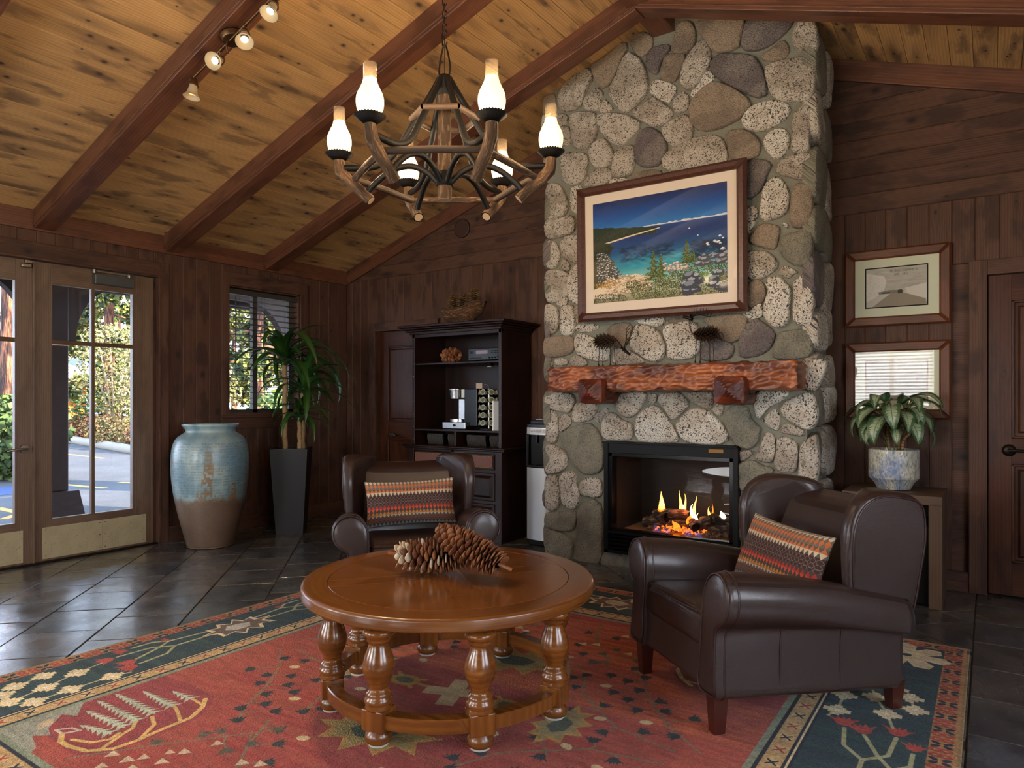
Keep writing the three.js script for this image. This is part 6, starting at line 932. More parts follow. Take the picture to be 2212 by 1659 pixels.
// ---------------------------------------------------------------- chandelier
{
  const o = thing('chandelier', 'rustic iron and branch chandelier with six glass hurricane lamps', 'chandelier', [-1.905, 2.09, 2.273]), toCam = Math.atan2(1.905, 2.273), dir = (a) => { const w = toCam + rad(a - 7.5); return V3(Math.sin(w), 0, Math.cos(w)); }, pt = (d, r, y) => V3(d.x * r, y, d.z * r);
  part('centre_post', [sweep([V3(0, 0.12, 0), V3(0, 0.25, 0), V3(0, 0.46, 0)], [0.029, 0.028, 0.027], 8, { bump: (i, k) => 0.95 + 0.1 * ((k * 7) % 3) / 2 })], std({ map: M.bark.map, color: 0xb4a696, roughness: 0.9, bumpMap: M.bark.bumpMap, bumpScale: 0.006 }), o); const st = part('lower_stub', [sweep([V3(0, 0, 0), V3(0, 0.06, 0)], 0.031, 9)], M.bark, o); part('cut_end', [at(cyl(0.029, 0.029, 0.002, 12), 0, -0.0005, 0)], M.cutWood, st);
  part('iron_hub', [lathe([[0, 0.055], [0.034, 0.057], [0.036, 0.08], [0.03, 0.1], [0.028, 0.12], [0, 0.12]], 16), lathe([[0, 0.44], [0.03, 0.44], [0.033, 0.5], [0.026, 0.525], [0, 0.53]], 16)], M.iron, o);
  const lampProf = [[0.026, 0], [0.036, 0.008], [0.047, 0.034], [0.0515, 0.06], [0.048, 0.087], [0.037, 0.112], [0.028, 0.132], [0.0245, 0.148]], shade = lathe(lampProf, 28, 26), clear = lathe([[0.0245, 0.148], [0.0238, 0.17], [0.0236, 0.203], [0.0248, 0.205]], 28);
  const glow = std({ color: 0xf4e6cc, emissive: 0xffe0ae, emissiveIntensity: 1.2, roughness: 0.4, side: THREE.DoubleSide }), clearM = phys({ color: 0xfff6e4, roughness: 0.22, transmission: 1, thickness: 0, ior: 1.5, side: THREE.DoubleSide });
  const dishG = (() => { const P = []; for (const [r, y] of [[0.012, -0.012], [0.03, -0.008], [0.045, 0.002], [0.057, 0.012], [0.058, 0.015], [0.044, 0.008], [0.02, 0.0], [0.01, 0.0]]) { const row = []; for (let k = 0; k < 64; k++) { const w = k / 64 * PI * 2, f = r > 0.028 ? 1 + 0.028 * (k % 2 ? 1 : -1) : 1; row.push([Math.cos(w) * r * f, y + (r > 0.028 ? (k % 2 ? 0.0015 : -0.0015) : 0), Math.sin(w) * r * f]); } P.push(row); } return skin(P, true); })();
  for (let k = 0; k < 6; k++) {
    const a = 30 + 60 * k, d = dir(a), A = new THREE.Group(); A.name = 'arm'; o.add(A);
    part('branch', [sweep([pt(d, 0.45, 0.172), pt(d, 0.449, 0.15), pt(d, 0.444, 0.122), pt(d, 0.41, 0.084), pt(d, 0.36, 0.043), pt(d, 0.315, 0.0)], [0.023, 0.0235, 0.026, 0.025, 0.0245, 0.024], 9, { bump: (i, q) => 0.93 + 0.14 * LAT[(i * 31 + (q % 9) * 7 + k * 101) & 65535] })], M.bark, A);
    const ce = at(cyl(0.0195, 0.0195, 0.002, 12), 0, 0, 0), dd = pt(d, 0.315, 0).sub(pt(d, 0.36, 0.045)).normalize(), qn = new THREE.Quaternion().setFromUnitVectors(V3(0, 1, 0), dd); part('cut_end', [ce.applyQuaternion(qn).translate(...pt(d, 0.3145, -0.0005).toArray())], M.cutWood, A);
    part('upper_iron', [sweep(spline([pt(d, 0.02, 0.515), pt(d, 0.06, 0.445), pt(d, 0.115, 0.355), pt(d, 0.165, 0.275), pt(d, 0.225, 0.185), pt(d, 0.305, 0.143), pt(d, 0.43, 0.14)], 22), 0.0135, 9)], M.iron, A);
    part('lower_iron', [sweep(spline([pt(d, 0.022, 0.07), pt(d, 0.07, 0.115), pt(d, 0.14, 0.145), pt(d, 0.22, 0.13), pt(d, 0.3, 0.07), pt(d, 0.345, 0.02)], 18), 0.0128, 9)], M.iron, A);
    const c = pt(d, 0.45, 0.187); part('dish', at(dishG.clone(), c.x, c.y, c.z), M.iron, A, { label: 'black fluted drip dish' });
    part('lamp_shade', at(shade.clone(), c.x, c.y + 0.003, c.z), glow, A, { label: 'glowing frosted glass hurricane shade' }); part('clear_chimney', at(clear.clone(), c.x, c.y + 0.003, c.z), clearM, A);
    const l = new THREE.PointLight(0xffd8aa, 1.15, 0, 2); l.position.set(c.x, c.y + 0.06, c.z); l.shadow.radius = 2; l.castShadow = true; o.add(l);
    const e = dir(a + 60); part('cross_branch', [sweep([pt(d, 0.385, 0.092), pt(d, 0.385, 0.094).lerp(pt(e, 0.385, 0.09), 0.5).add(V3(0, 0.004, 0)), pt(e, 0.385, 0.092)], [0.0145, 0.0155, 0.014], 8)], k % 2 ? M.twig : M.bark, A);
    part('upper_cross_branch', [sweep([pt(d, 0.142, 0.345), pt(e, 0.142, 0.345)], [0.012, 0.0125], 8)], M.twig, A);
  }
  part('hanger', [sweep(spline([[-0.026, 0.525, 0], [-0.03, 0.56, 0], [0, 0.66, 0], [0.03, 0.56, 0], [0.026, 0.525, 0]], 16), 0.0042, 6), rod([0, 0.53, 0], [0, 0.7, 0], 0.0016, 5)], M.darkMetal, o);
  const link = (() => { const s = 0.017, c = []; for (let k = 0; k <= 20; k++) { const w = k / 20 * PI * 2; c.push(V3(Math.cos(w) * 0.0085, Math.sin(w) * 0.009 + (Math.sin(w) >= 0 ? s * 0.55 : -s * 0.55), 0)); } return sweep(c, 0.0026, 6, { open: true }); })();
  part('quick_link', [sweep([...Array(21)].map((_, k) => { const w = k / 20 * PI * 2; return V3(Math.cos(w) * 0.012, 0.685 + Math.sin(w) * 0.014 + (Math.sin(w) >= 0 ? 0.02 : -0.02), 0); }), 0.0035, 6, { open: true }), at(cyl(0.006, 0.006, 0.018), -0.012, 0.69, 0)], M.darkMetal, o);
  for (let k = 0; k < 37; k++) { const m = part('chain_link', link, M.darkMetal, o); m.position.y = 0.728 + k * 0.0282; m.rotation.y = (k % 2) * PI / 2 + 0.4; }
}
// ---------------------------------------------------------------- track light on the first rafter
{
  const a = W(-3.90, 3.145, 2.335), b = W(-2.98, 3.435, 2.335), o = thing('track_light', 'antique bronze track light bar with four glass bell shades on the beam', 'track light', [-3.53, 3.2, 2.35]), base = W(-3.53, 3.2, 2.35), L = (v) => v.clone().sub(base), ax = b.clone().sub(a).normalize();
  part('bar', [rod(L(a), L(b), 0.0075, 10)], M.bronze, o); part('joint', [0.0, 0.32, 0.55, 0.8].map((t) => { const p = L(a.clone().lerp(b, t)); return rod(p.clone().addScaledVector(ax, -0.012), p.clone().addScaledVector(ax, 0.012), 0.0105, 10); }), M.bronze, o);
  const cn = V3(-0.02, 0.098, 0), nrm = V3(1 / 3, -1, 0).normalize(), can = lathe([[0, 0.04], [0.05, 0.038], [0.058, 0.03], [0.062, 0.014], [0.066, 0.01], [0.066, 0], [0, 0]], 32); part('canopy', [can.applyQuaternion(new THREE.Quaternion().setFromUnitVectors(V3(0, 1, 0), nrm)).translate(0.0, 0.10, 0)], M.bronze, o); part('stem', [sweep(spline([[0, 0.08, 0.02], [-0.005, 0.03, 0.03], [-0.01, -0.0, 0.018], [-0.02, 0.055 - 0.055, 0.015]], 8), 0.006, 7)], M.bronze, o);
  const bell = lathe([[0.022, 0], [0.025, 0.02], [0.029, 0.04], [0.037, 0.06], [0.047, 0.07], [0.0485, 0.0705], [0.0475, 0.068], [0.036, 0.057], [0.027, 0.04], [0.023, 0.02]], 28), bulb = at(cyl(0.016, 0.02, 0.006, 20), 0, 0.045, 0), shM = phys({ color: 0xb9ab8e, roughness: 0.55, transmission: 0.15, thickness: 0 }), bM = std({ color: 0xffffff, emissive: 0xfff0d0, emissiveIntensity: 3.5 }), sock = [at(cyl(0.025, 0.027, 0.016), 0, -0.008, 0), at(tor(0.027, 0.003).rotateX(PI / 2), 0, -0.001, 0), lathe([[0, -0.05], [0.01, -0.048], [0.02, -0.035], [0.024, -0.016]], 20)];
  const cam = V3(0, 1.247, 0);
  [[0.02, V3(-0.05, -1, 0.15)], [0.3, V3(0.5, -0.62, 1.0)], [0.56, V3(0.42, -0.78, 0.3)], [0.83, V3(0.15, -0.9, 0.5)]].forEach(([t, dv], k) => {
    const p = L(a.clone().lerp(b, t)), d = dv.normalize(), H = new THREE.Group(); H.name = 'lamp_head'; const hang = p.clone().add(V3(0.004, -0.055, 0.006)); H.position.copy(hang); H.quaternion.setFromUnitVectors(V3(0, 1, 0), d); o.add(H);
    part('swivel', [rod(p, hang.clone().addScaledVector(d, -0.025), 0.006, 8)], M.bronze, o); part('socket', sock.map((q) => q.clone()), M.bronze, H); part('glass_bell', bell, shM, H); part('bulb_face', bulb, k ? bM : std({ color: 0xffffff, emissive: 0xffb050, emissiveIntensity: 2 }), H);
    const s = new THREE.SpotLight(0xffe2b8, k ? 7 : 3, 0, rad(38), 0.6, 2), sp = W(-3.53, 3.2, 2.35).add(hang).addScaledVector(d, 0.075); s.position.copy(sp); s.target.position.copy(sp.clone().add(d)); s.castShadow = true; scene.add(s, s.target);
  });
}
// round speaker in the gable
single('wall_speaker', [lathe([[0, 0.014], [0.07, 0.014], [0.078, 0.016], [0.09, 0.014], [0.094, 0], [0, 0]], 48).rotateX(PI / 2)], std({ color: 0x3c241a, roughness: 0.6 }), 'round brown speaker grille set high in the gable boards', 'speaker', [-4.28, 2.924, BD - 0.001]);

// ---------------------------------------------------------------- pictures
function picture(name, label, at0, w, h, fw, t, frameMat, boardMat, bw, print, opt = {}) {
  const o = thing(name, label, 'picture', at0, 0, opt.group); o.rotation.x = opt.tilt || 0;
  const z = M4(V3(1, 0, 0), V3(0, 1, 0), V3(0, 0, 1), V3(0, 0, 0)), a = w / 2, c = a - fw, H = h, i0 = fw, i1 = h - fw;
  for (const [p, g] of [[[[-a, 0], [a, 0], [c, i0], [-c, i0]], 0], [[[-c, i1], [c, i1], [a, H], [-a, H]], 0], [[[-a, 0], [-c, i0], [-c, i1], [-a, H]], 1], [[[a, 0], [a, H], [c, i1], [c, i0]], 1]]) part('frame_rail', [piece(p, t, Math.min(t * 0.45, fw * 0.3), z, g, pr(), pr()), piece(inset(area(p) < 0 ? p.slice().reverse() : p, 0.001), t * 0.55, 0.001, z, g)], frameMat, o);
  part('backing_board', [box(-c - 0.005, c + 0.005, i0 - 0.005, i1 + 0.005, -0.006, -0.001)], M.black, o);
  part('mat_board', [box(-c, c, i0, i1, -0.009, -0.006)], boardMat, o);
  const pw = w - 2 * fw - 2 * bw[0], ph = h - 2 * fw - bw[1] - bw[2], py = fw + bw[2] + ph / 2; if (opt.line) part('inner_line', [box(-pw / 2 - 0.008, pw / 2 + 0.008, py - ph / 2 - 0.008, py + ph / 2 + 0.008, -0.0095, -0.0085)], opt.line, o);
  part('print', [new THREE.PlaneGeometry(pw, ph).translate(0, py, 0.0104)], std({ map: print, roughness: 0.75 }), o);
  part('glass', [new THREE.PlaneGeometry(2 * c, i1 - i0).translate(0, h / 2, 0.0135)], M.glass, o); return o;
}
const lake = canvasTex(1536, 1152, (c, w, h) => {
  const r = rng(2), G = (y0, y1, st) => { const g = c.createLinearGradient(0, y0 * h, 0, y1 * h); st.forEach(([a, b]) => g.addColorStop(a, b)); return g; }, hz = 0.305;
  c.fillStyle = G(0, hz, [[0, '#0b2358'], [0.45, '#0e4a94'], [1, '#2f7cc0']]); c.fillRect(0, 0, w, hz * h + 2);
  c.fillStyle = G(hz, 1, [[0, '#1c3f7c'], [0.12, '#16346e'], [0.3, '#175084'], [0.52, '#2c8ea6'], [0.68, '#7fbfb8'], [0.8, '#b9c9b4'], [1, '#8a8464']]); c.fillRect(0, hz * h, w, h);
  const P = (pts, col) => { c.fillStyle = col; c.beginPath(); pts.forEach((q, i) => (i ? c.lineTo(q[0] * w, q[1] * h) : c.moveTo(q[0] * w, q[1] * h))); c.closePath(); c.fill(); };
  for (let k = 0; k < 900; k++) { const y = hz + r() * 0.42; c.fillStyle = `rgba(${r() < 0.5 ? '8,30,70' : '90,160,190'},${0.05 + 0.08 * r()})`; c.fillRect(r() * w, y * h, 20 + r() * 90, 1 + r() * 2.5); }
  const far = [[0.4, hz]]; for (let x = 0.4; x <= 1.001; x += 0.02) far.push([x, hz - 0.012 - 0.016 * r() * sstep(0.4, 0.55, x)]); far.push([1, hz]); P(far, '#c9d3df'); P([[0.4, hz + 0.006], [0.42, hz - 0.004], [1, hz - 0.006], [1, hz + 0.004]], '#2b4a7c');
  // dark shoals
  const blob = (x, y, a, b, col) => { c.fillStyle = col; c.beginPath(); c.ellipse(x * w, y * h, a * w, b * h, r() - 0.5, 0, 6.3); c.fill(); };
  for (let k = 0; k < 150; k++) blob(0.22 + r() * 0.4, 0.47 + r() * 0.14, 0.01 + 0.025 * r(), 0.004 + 0.01 * r(), `rgba(14,36,66,${0.18 + 0.2 * r()})`); for (let k = 0; k < 90; k++) blob(0.76 + r() * 0.26, 0.5 + r() * 0.16, 0.02 + 0.03 * r(), 0.008 + 0.012 * r(), `rgba(14,30,60,${0.2 + 0.2 * r()})`); for (let k = 0; k < 40; k++) blob(0.3 + r() * 0.4, 0.58 + r() * 0.1, 0.02 + 0.03 * r(), 0.006 + 0.01 * r(), `rgba(70,180,190,0.2)`);
  // wooded left shore
  const hill = [[0, 0.42]]; for (let x = 0; x <= 0.5; x += 0.02) hill.push([x, 0.235 + 0.15 * x + 0.012 * r()]); hill.push([0.54, 0.315], [0.5, 0.33], [0.3, 0.365], [0.1, 0.41]); P(hill, '#22301f'); for (let k = 0; k < 520; k++) { const x = r() * 0.5, y = 0.27 + 0.1 * x + r() * 0.06 * (1 - x), s = 0.006 + 0.008 * r(); P([[x - s * 0.3, y + s * 3], [x, y], [x + s * 0.3, y + s * 3]], ['#172317', '#26361f', '#324226', '#1d2b1a'][Math.floor(r() * 4)]); }
  P([[0.1, 0.405], [0.3, 0.362], [0.52, 0.325], [0.53, 0.332], [0.32, 0.372], [0.12, 0.416]], '#d6cdb6'); P([[0, 0.4], [0.12, 0.41], [0.17, 0.46], [0.1, 0.56], [0, 0.6]], '#2a3120'); for (let k = 0; k < 110; k++) { const x = r() * 0.14, y = 0.4 + r() * 0.13, s = 0.008 + 0.01 * r(); P([[x - s * 0.35, y + s * 3], [x, y], [x + s * 0.35, y + s * 3]], ['#1a2418', '#2d3a22'][k % 2]); }
  P([[0, 0.58], [0.12, 0.54], [0.17, 0.6], [0.18, 0.7], [0.25, 0.8], [0, 0.86]], '#4b4a34');
  const rock = (x, y, s, lt, dk) => { P([[x - s, y + s * 0.5], [x - s * 0.8, y - s * 0.3], [x - s * 0.1, y - s * 0.8], [x + s * 0.7, y - s * 0.4], [x + s, y + s * 0.5], [x, y + s * 0.8]], dk); P([[x - s * 0.75, y - s * 0.25], [x - s * 0.1, y - s * 0.75], [x + s * 0.6, y - s * 0.38], [x + s * 0.2, y + s * 0.1], [x - s * 0.5, y + s * 0.2]], lt); };
  for (let k = 0; k < 320; k++) { const t = r(), x = 0.03 + 0.17 * r() * (0.4 + t), y = 0.5 + 0.3 * t; rock(x, y, 0.004 + 0.008 * r() * (0.6 + t), ['#d9d9d6', '#a9a9a8', '#c3c0b8'][k % 3], '#3d3f44'); }
  P([[0.0, 0.86], [0.2, 0.78], [0.34, 0.74], [0.46, 0.8], [0.44, 0.88], [0.2, 0.93], [0, 0.95]], '#d9cbb0'); for (let k = 0; k < 130; k++) rock(0.1 + r() * 0.36, 0.75 + r() * 0.18, 0.006 + 0.014 * r(), ['#e6dccb', '#cdb796', '#d9c9ae'][k % 3], '#9a8468');
  const bush = (x, y, a, b, n, cols) => { for (let k = 0; k < n; k++) { const q = Math.sqrt(r()), t = r() * 6.3; c.fillStyle = cols[Math.floor(r() * cols.length)]; c.beginPath(); c.ellipse((x + Math.cos(t) * q * a) * w, (y + Math.sin(t) * q * b) * h, 2 + 6 * r(), 2 + 5 * r(), 0, 0, 6.3); c.fill(); } }; const GR = ['#3d4a26', '#56632f', '#2c3820', '#6d7638', '#4a4a36'];
  bush(0.1, 0.82, 0.1, 0.03, 240, ['#a87f3c', '#8a6a34', '#c09a50']); bush(0.32, 0.85, 0.06, 0.05, 260, GR); bush(0.08, 0.97, 0.2, 0.06, 700, ['#2f3320', '#464a30', '#5a503c']); bush(0.5, 0.93, 0.2, 0.1, 1300, GR); bush(0.62, 0.84, 0.14, 0.06, 700, GR); bush(0.8, 0.76, 0.22, 0.06, 1000, GR); bush(0.9, 0.97, 0.2, 0.07, 700, GR);
  for (let k = 0; k < 60; k++) rock(0.55 + r() * 0.18, 0.68 + r() * 0.07, 0.008 + 0.012 * r(), '#d5cfc4', '#86817a'); for (let k = 0; k < 34; k++) rock(0.8 + r() * 0.22, 0.64 + r() * 0.09, 0.014 + 0.022 * r(), ['#9aa0aa', '#8a8f9a'][k % 2], '#434853'); for (let k = 0; k < 36; k++) rock(0.7 + r() * 0.3, 0.8 + r() * 0.18, 0.022 + 0.036 * r(), ['#98a0ae', '#7f8794', '#a9afb9'][k % 3], '#3b414d'); bush(0.98, 0.86, 0.04, 0.05, 200, GR); bush(0.84, 0.82, 0.03, 0.02, 90, ['#6f8a3a', '#5a7030']);
  for (let k = 0; k < 9; k++) rock(0.86 + r() * 0.13, 0.47 + r() * 0.09, 0.006 + 0.008 * r(), '#f2f2ee', '#9fb0c0'); rock(0.97, 0.6, 0.02, '#e9e7df', '#7f8a94'); rock(0.74, 0.375, 0.008, '#f4f4f2', '#ccd'); rock(0.8, 0.45, 0.008, '#eef', '#9ab');
  const firT = (x, y0, hh, ww) => { P([[x - 0.004, y0], [x, y0 - hh], [x + 0.004, y0]], '#4a3a28'); for (let k = 0; k < 900; k++) { const t = Math.pow(r(), 0.6), dx = (r() - 0.5) * ww * t * (0.62 + 0.38 * Math.sin(t * 34)); c.fillStyle = ['#3a4c22', '#566830', '#768442', '#2a381c'][Math.floor(r() * 4)]; c.fillRect((x + dx) * w - 5, (y0 - hh * (1 - t * 0.96)) * h, 8 + 8 * r(), 4 + 5 * r()); } };
  firT(0.475, 0.83, 0.3, 0.16); firT(0.53, 0.8, 0.22, 0.1); firT(0.72, 0.7, 0.23, 0.11); firT(0.765, 0.69, 0.1, 0.06);
  c.fillStyle = '#f2efe6'; c.font = 'italic 54px serif'; c.fillText('C', 60, 1100); c.font = 'italic 40px sans-serif'; c.fillText('TALBOT', 92, 1106); c.font = 'italic 24px serif'; c.fillText('Jno', 260, 1104);
});
const frameDark = phys({ map: rep(tex(256, 256, (u, v) => { const a = fbm(u * 40, v * 40, 40, 40, 3, 3); return mc([58, 30, 22], [92, 54, 40], a); }), 0.3), roughness: 0.4, clearcoat: 0.25, bumpMap: rep(T.hammer, 0.08), bumpScale: 0.0008 });
picture('large_picture', 'large framed lake photograph with cream mat hung on the chimney', [-1.943, 1.828, 4.66], 1.262, 1.0, 0.064, 0.042, frameDark, M.mat, [0.066, 0.066, 0.068], lake, { tilt: rad(1.2) });
const paper = (f) => canvasTex(640, 420, f);
const road = paper((c, w, h) => { const r = rng(6); c.fillStyle = '#b9b6aa'; c.fillRect(0, 0, w, h); for (let k = 0; k < 500; k++) { c.fillStyle = `rgba(${90 + r() * 60},${88 + r() * 60},${80 + r() * 50},0.05)`; c.fillRect(r() * w, r() * h * 0.6, 60 + r() * 120, 6 + r() * 16); } const P = (pts, col) => { c.fillStyle = col; c.beginPath(); pts.forEach((q, i) => (i ? c.lineTo(q[0] * w, q[1] * h) : c.moveTo(q[0] * w, q[1] * h))); c.closePath(); c.fill(); }; P([[0, 0.1], [0.3, 0.2], [0.34, 0.35], [0.3, 0.6], [0.1, 0.8], [0, 0.85]], '#cfccc2'); P([[0.65, 0.55], [1, 0.45], [1, 0.85], [0.7, 0.7]], '#c9c6bc'); P([[0.1, 1], [0.42, 0.66], [0.58, 0.64], [0.98, 0.86], [1, 1]], '#8d8474'); for (let k = 0; k < 160; k++) { const x = r() * 0.3, y = 0.15 + r() * 0.6; c.fillStyle = 'rgba(110,106,96,0.3)'; c.fillRect(x * w, y * h, 2 + r() * 18, 1 + r() * 3); } P([[0.2, 0.62], [0.4, 0.58], [0.62, 0.6], [0.64, 0.64], [0.4, 0.66], [0.22, 0.68]], '#77736a'); P([[0.53, 0.59], [0.6, 0.58], [0.61, 0.67], [0.53, 0.68]], '#3a3833'); P([[0.28, 0.63], [0.4, 0.63], [0.41, 0.67], [0.27, 0.67]], '#4a4741'); c.fillStyle = '#2b2a28'; c.font = 'italic 30px serif'; c.fillText('"Mt Rose" Highway in', 240, 44); c.fillText('July   1952', 300, 84); });
const valley = paper((c, w, h) => { const r = rng(9); c.fillStyle = '#b4b2a6'; c.fillRect(0, 0, w, h); const P = (pts, col) => { c.fillStyle = col; c.beginPath(); pts.forEach((q, i) => (i ? c.lineTo(q[0] * w, q[1] * h) : c.moveTo(q[0] * w, q[1] * h))); c.closePath(); c.fill(); }; P([[0, 0.4], [0.25, 0.3], [0.5, 0.4], [0.8, 0.28], [1, 0.36], [1, 0.6], [0, 0.6]], '#9a998f'); P([[0, 0.55], [0.5, 0.5], [1, 0.55], [1, 1], [0, 1]], '#8c897c'); P([[0.3, 0.75], [0.7, 0.62], [1, 0.7], [1, 0.8], [0.5, 0.9]], '#6e6b60'); for (let k = 0; k < 60; k++) { const x = r(), y = 0.5 + r() * 0.4; P([[x - 0.008, y], [x, y - 0.07], [x + 0.008, y]], '#55534a'); } });
picture('small_picture', 'framed old snow road photograph with handwriting, upper of two on the right wall', [-0.523, 1.745, 5.362], 0.632, 0.525, 0.066, 0.024, M.frame, M.matGreen, [0.07, 0.066, 0.066], road, { line: M.black, group: 'two framed photographs on the right wall' });
picture('small_picture', 'framed valley photograph reflecting the window, lower of two behind the plant', [-0.523, 1.113, 5.362], 0.632, 0.523, 0.066, 0.024, M.frame, M.matGreen, [0.07, 0.066, 0.066], valley, { line: std({ color: 0x8a5a3c }), group: 'two framed photographs on the right wall' });

// ---------------------------------------------------------------- two wire reindeer on the mantel
function reindeer(label, x, flip, grazing, legH) {
  const o = thing('wire_reindeer', label, 'figurine', [x, 1.491, 4.6], flip ? PI : 0, 'wire reindeer on the mantel'), bodyY = legH + 0.025, K = M.darkMetal, r = rng(grazing ? 3 : 8);   // head towards +x
  for (const [lx, lz] of [[-0.06, 0.02], [-0.045, -0.02], [0.035, 0.02], [0.055, -0.02]]) part('leg', [rod([lx, 0.012, lz], [lx * 0.9, legH, lz * 0.6], [0.0032, 0.0026], 6), at(cyl(0.0075, 0.004, 0.016, 8), lx, 0.008, lz)], K, o);
  const sp = []; for (let k = 0; k < 84; k++) { const t = k / 84, a = k * 2.4, x0 = 0.075 - 0.16 * t, rr = 0.05 * Math.pow(Math.sin(PI * (0.12 + 0.8 * t)), 0.6), d = V3(-0.5, Math.sin(a), Math.cos(a)).normalize(); sp.push(sweep([V3(x0, bodyY, 0), V3(x0, bodyY, 0).addScaledVector(d, rr * 0.8), V3(x0 - 0.006, bodyY, 0).addScaledVector(d, rr * 1.45)], [0.005, 0.0075, 0.0015], 5)); }
  part('pine_cone_body', sp, std({ color: 0x3a2b1d, roughness: 0.45, metalness: 0.35 }), o, { kind: 'stuff' }); part('tail', [sweep(spline([[-0.085, bodyY + 0.012, 0], [-0.12, bodyY + 0.005, 0], [-0.13, bodyY - 0.025, 0], [-0.14, bodyY - 0.03, 0]], 8), 0.0022, 5)], K, o);
  const n0 = V3(0.08, bodyY + 0.005, 0), n1 = grazing ? V3(0.145, bodyY - 0.075, 0.01) : V3(0.098, bodyY + 0.115, 0), coil = []; for (let k = 0; k <= 130; k++) { const t = k / 130, w = t * 16 * PI * 2, q = n0.clone().lerp(n1, t); q.x += (grazing ? 0.0 : 0.012 * Math.sin(t * PI)); coil.push(q.add(V3(Math.cos(w) * 0.006, 0, Math.sin(w) * 0.006))); } part('spring_neck', [sweep(coil, 0.0016, 5)], K, o);
  const hd = grazing ? V3(0.85, -0.6, 0.2) : V3(0.95, 0.3, 0.1); hd.normalize(); const h0 = n1.clone().addScaledVector(hd, -0.015), h1 = n1.clone().addScaledVector(hd, 0.055); part('head', [sweep([h0, n1.clone().addScaledVector(hd, 0.02), h1], [0.013, 0.012, 0.0085], 8)], K, o);
  const up = V3(grazing ? 0.25 : -0.75, 1, 0).normalize(), an = []; for (const s of [-1, 1]) { const b0 = n1.clone().add(V3(-0.004, 0.012, s * 0.006)), b1 = grazing ? b0.clone().add(V3(0.03, 0.07, s * 0.02)) : b0.clone().add(V3(-0.055, 0.012, s * 0.025)), b2 = grazing ? b0.clone().add(V3(0.035, 0.135, s * 0.035)) : b0.clone().add(V3(-0.12, -0.004, s * 0.05)); an.push(sweep([b0, b1, b2], [0.0036, 0.0032, 0.0024], 5)); for (let k = 1; k < 6; k++) { const p = k < 3 ? b0.clone().lerp(b1, k / 2.5) : b1.clone().lerp(b2, (k - 2) / 3.2); an.push(rod(p, p.clone().add(grazing ? V3(0.03, 0.018 + 0.004 * k, s * 0.006) : V3(-0.014, 0.042, s * 0.01)), [0.0028, 0.002], 5)); } } for (const s of [-1, 1]) an.push(sweep([n1.clone().add(V3(0, 0.008, s * 0.01)), n1.clone().add(V3(-0.015, 0.02, s * 0.03))], [0.002, 0.007], 6)); part('antlers', an, K, o);
}
reindeer('wire reindeer with pine cone body and lowered head, left on the mantel', -2.31, false, true, 0.155); reindeer('wire reindeer with pine cone body and raised head, right on the mantel', -1.585, true, false, 0.165);

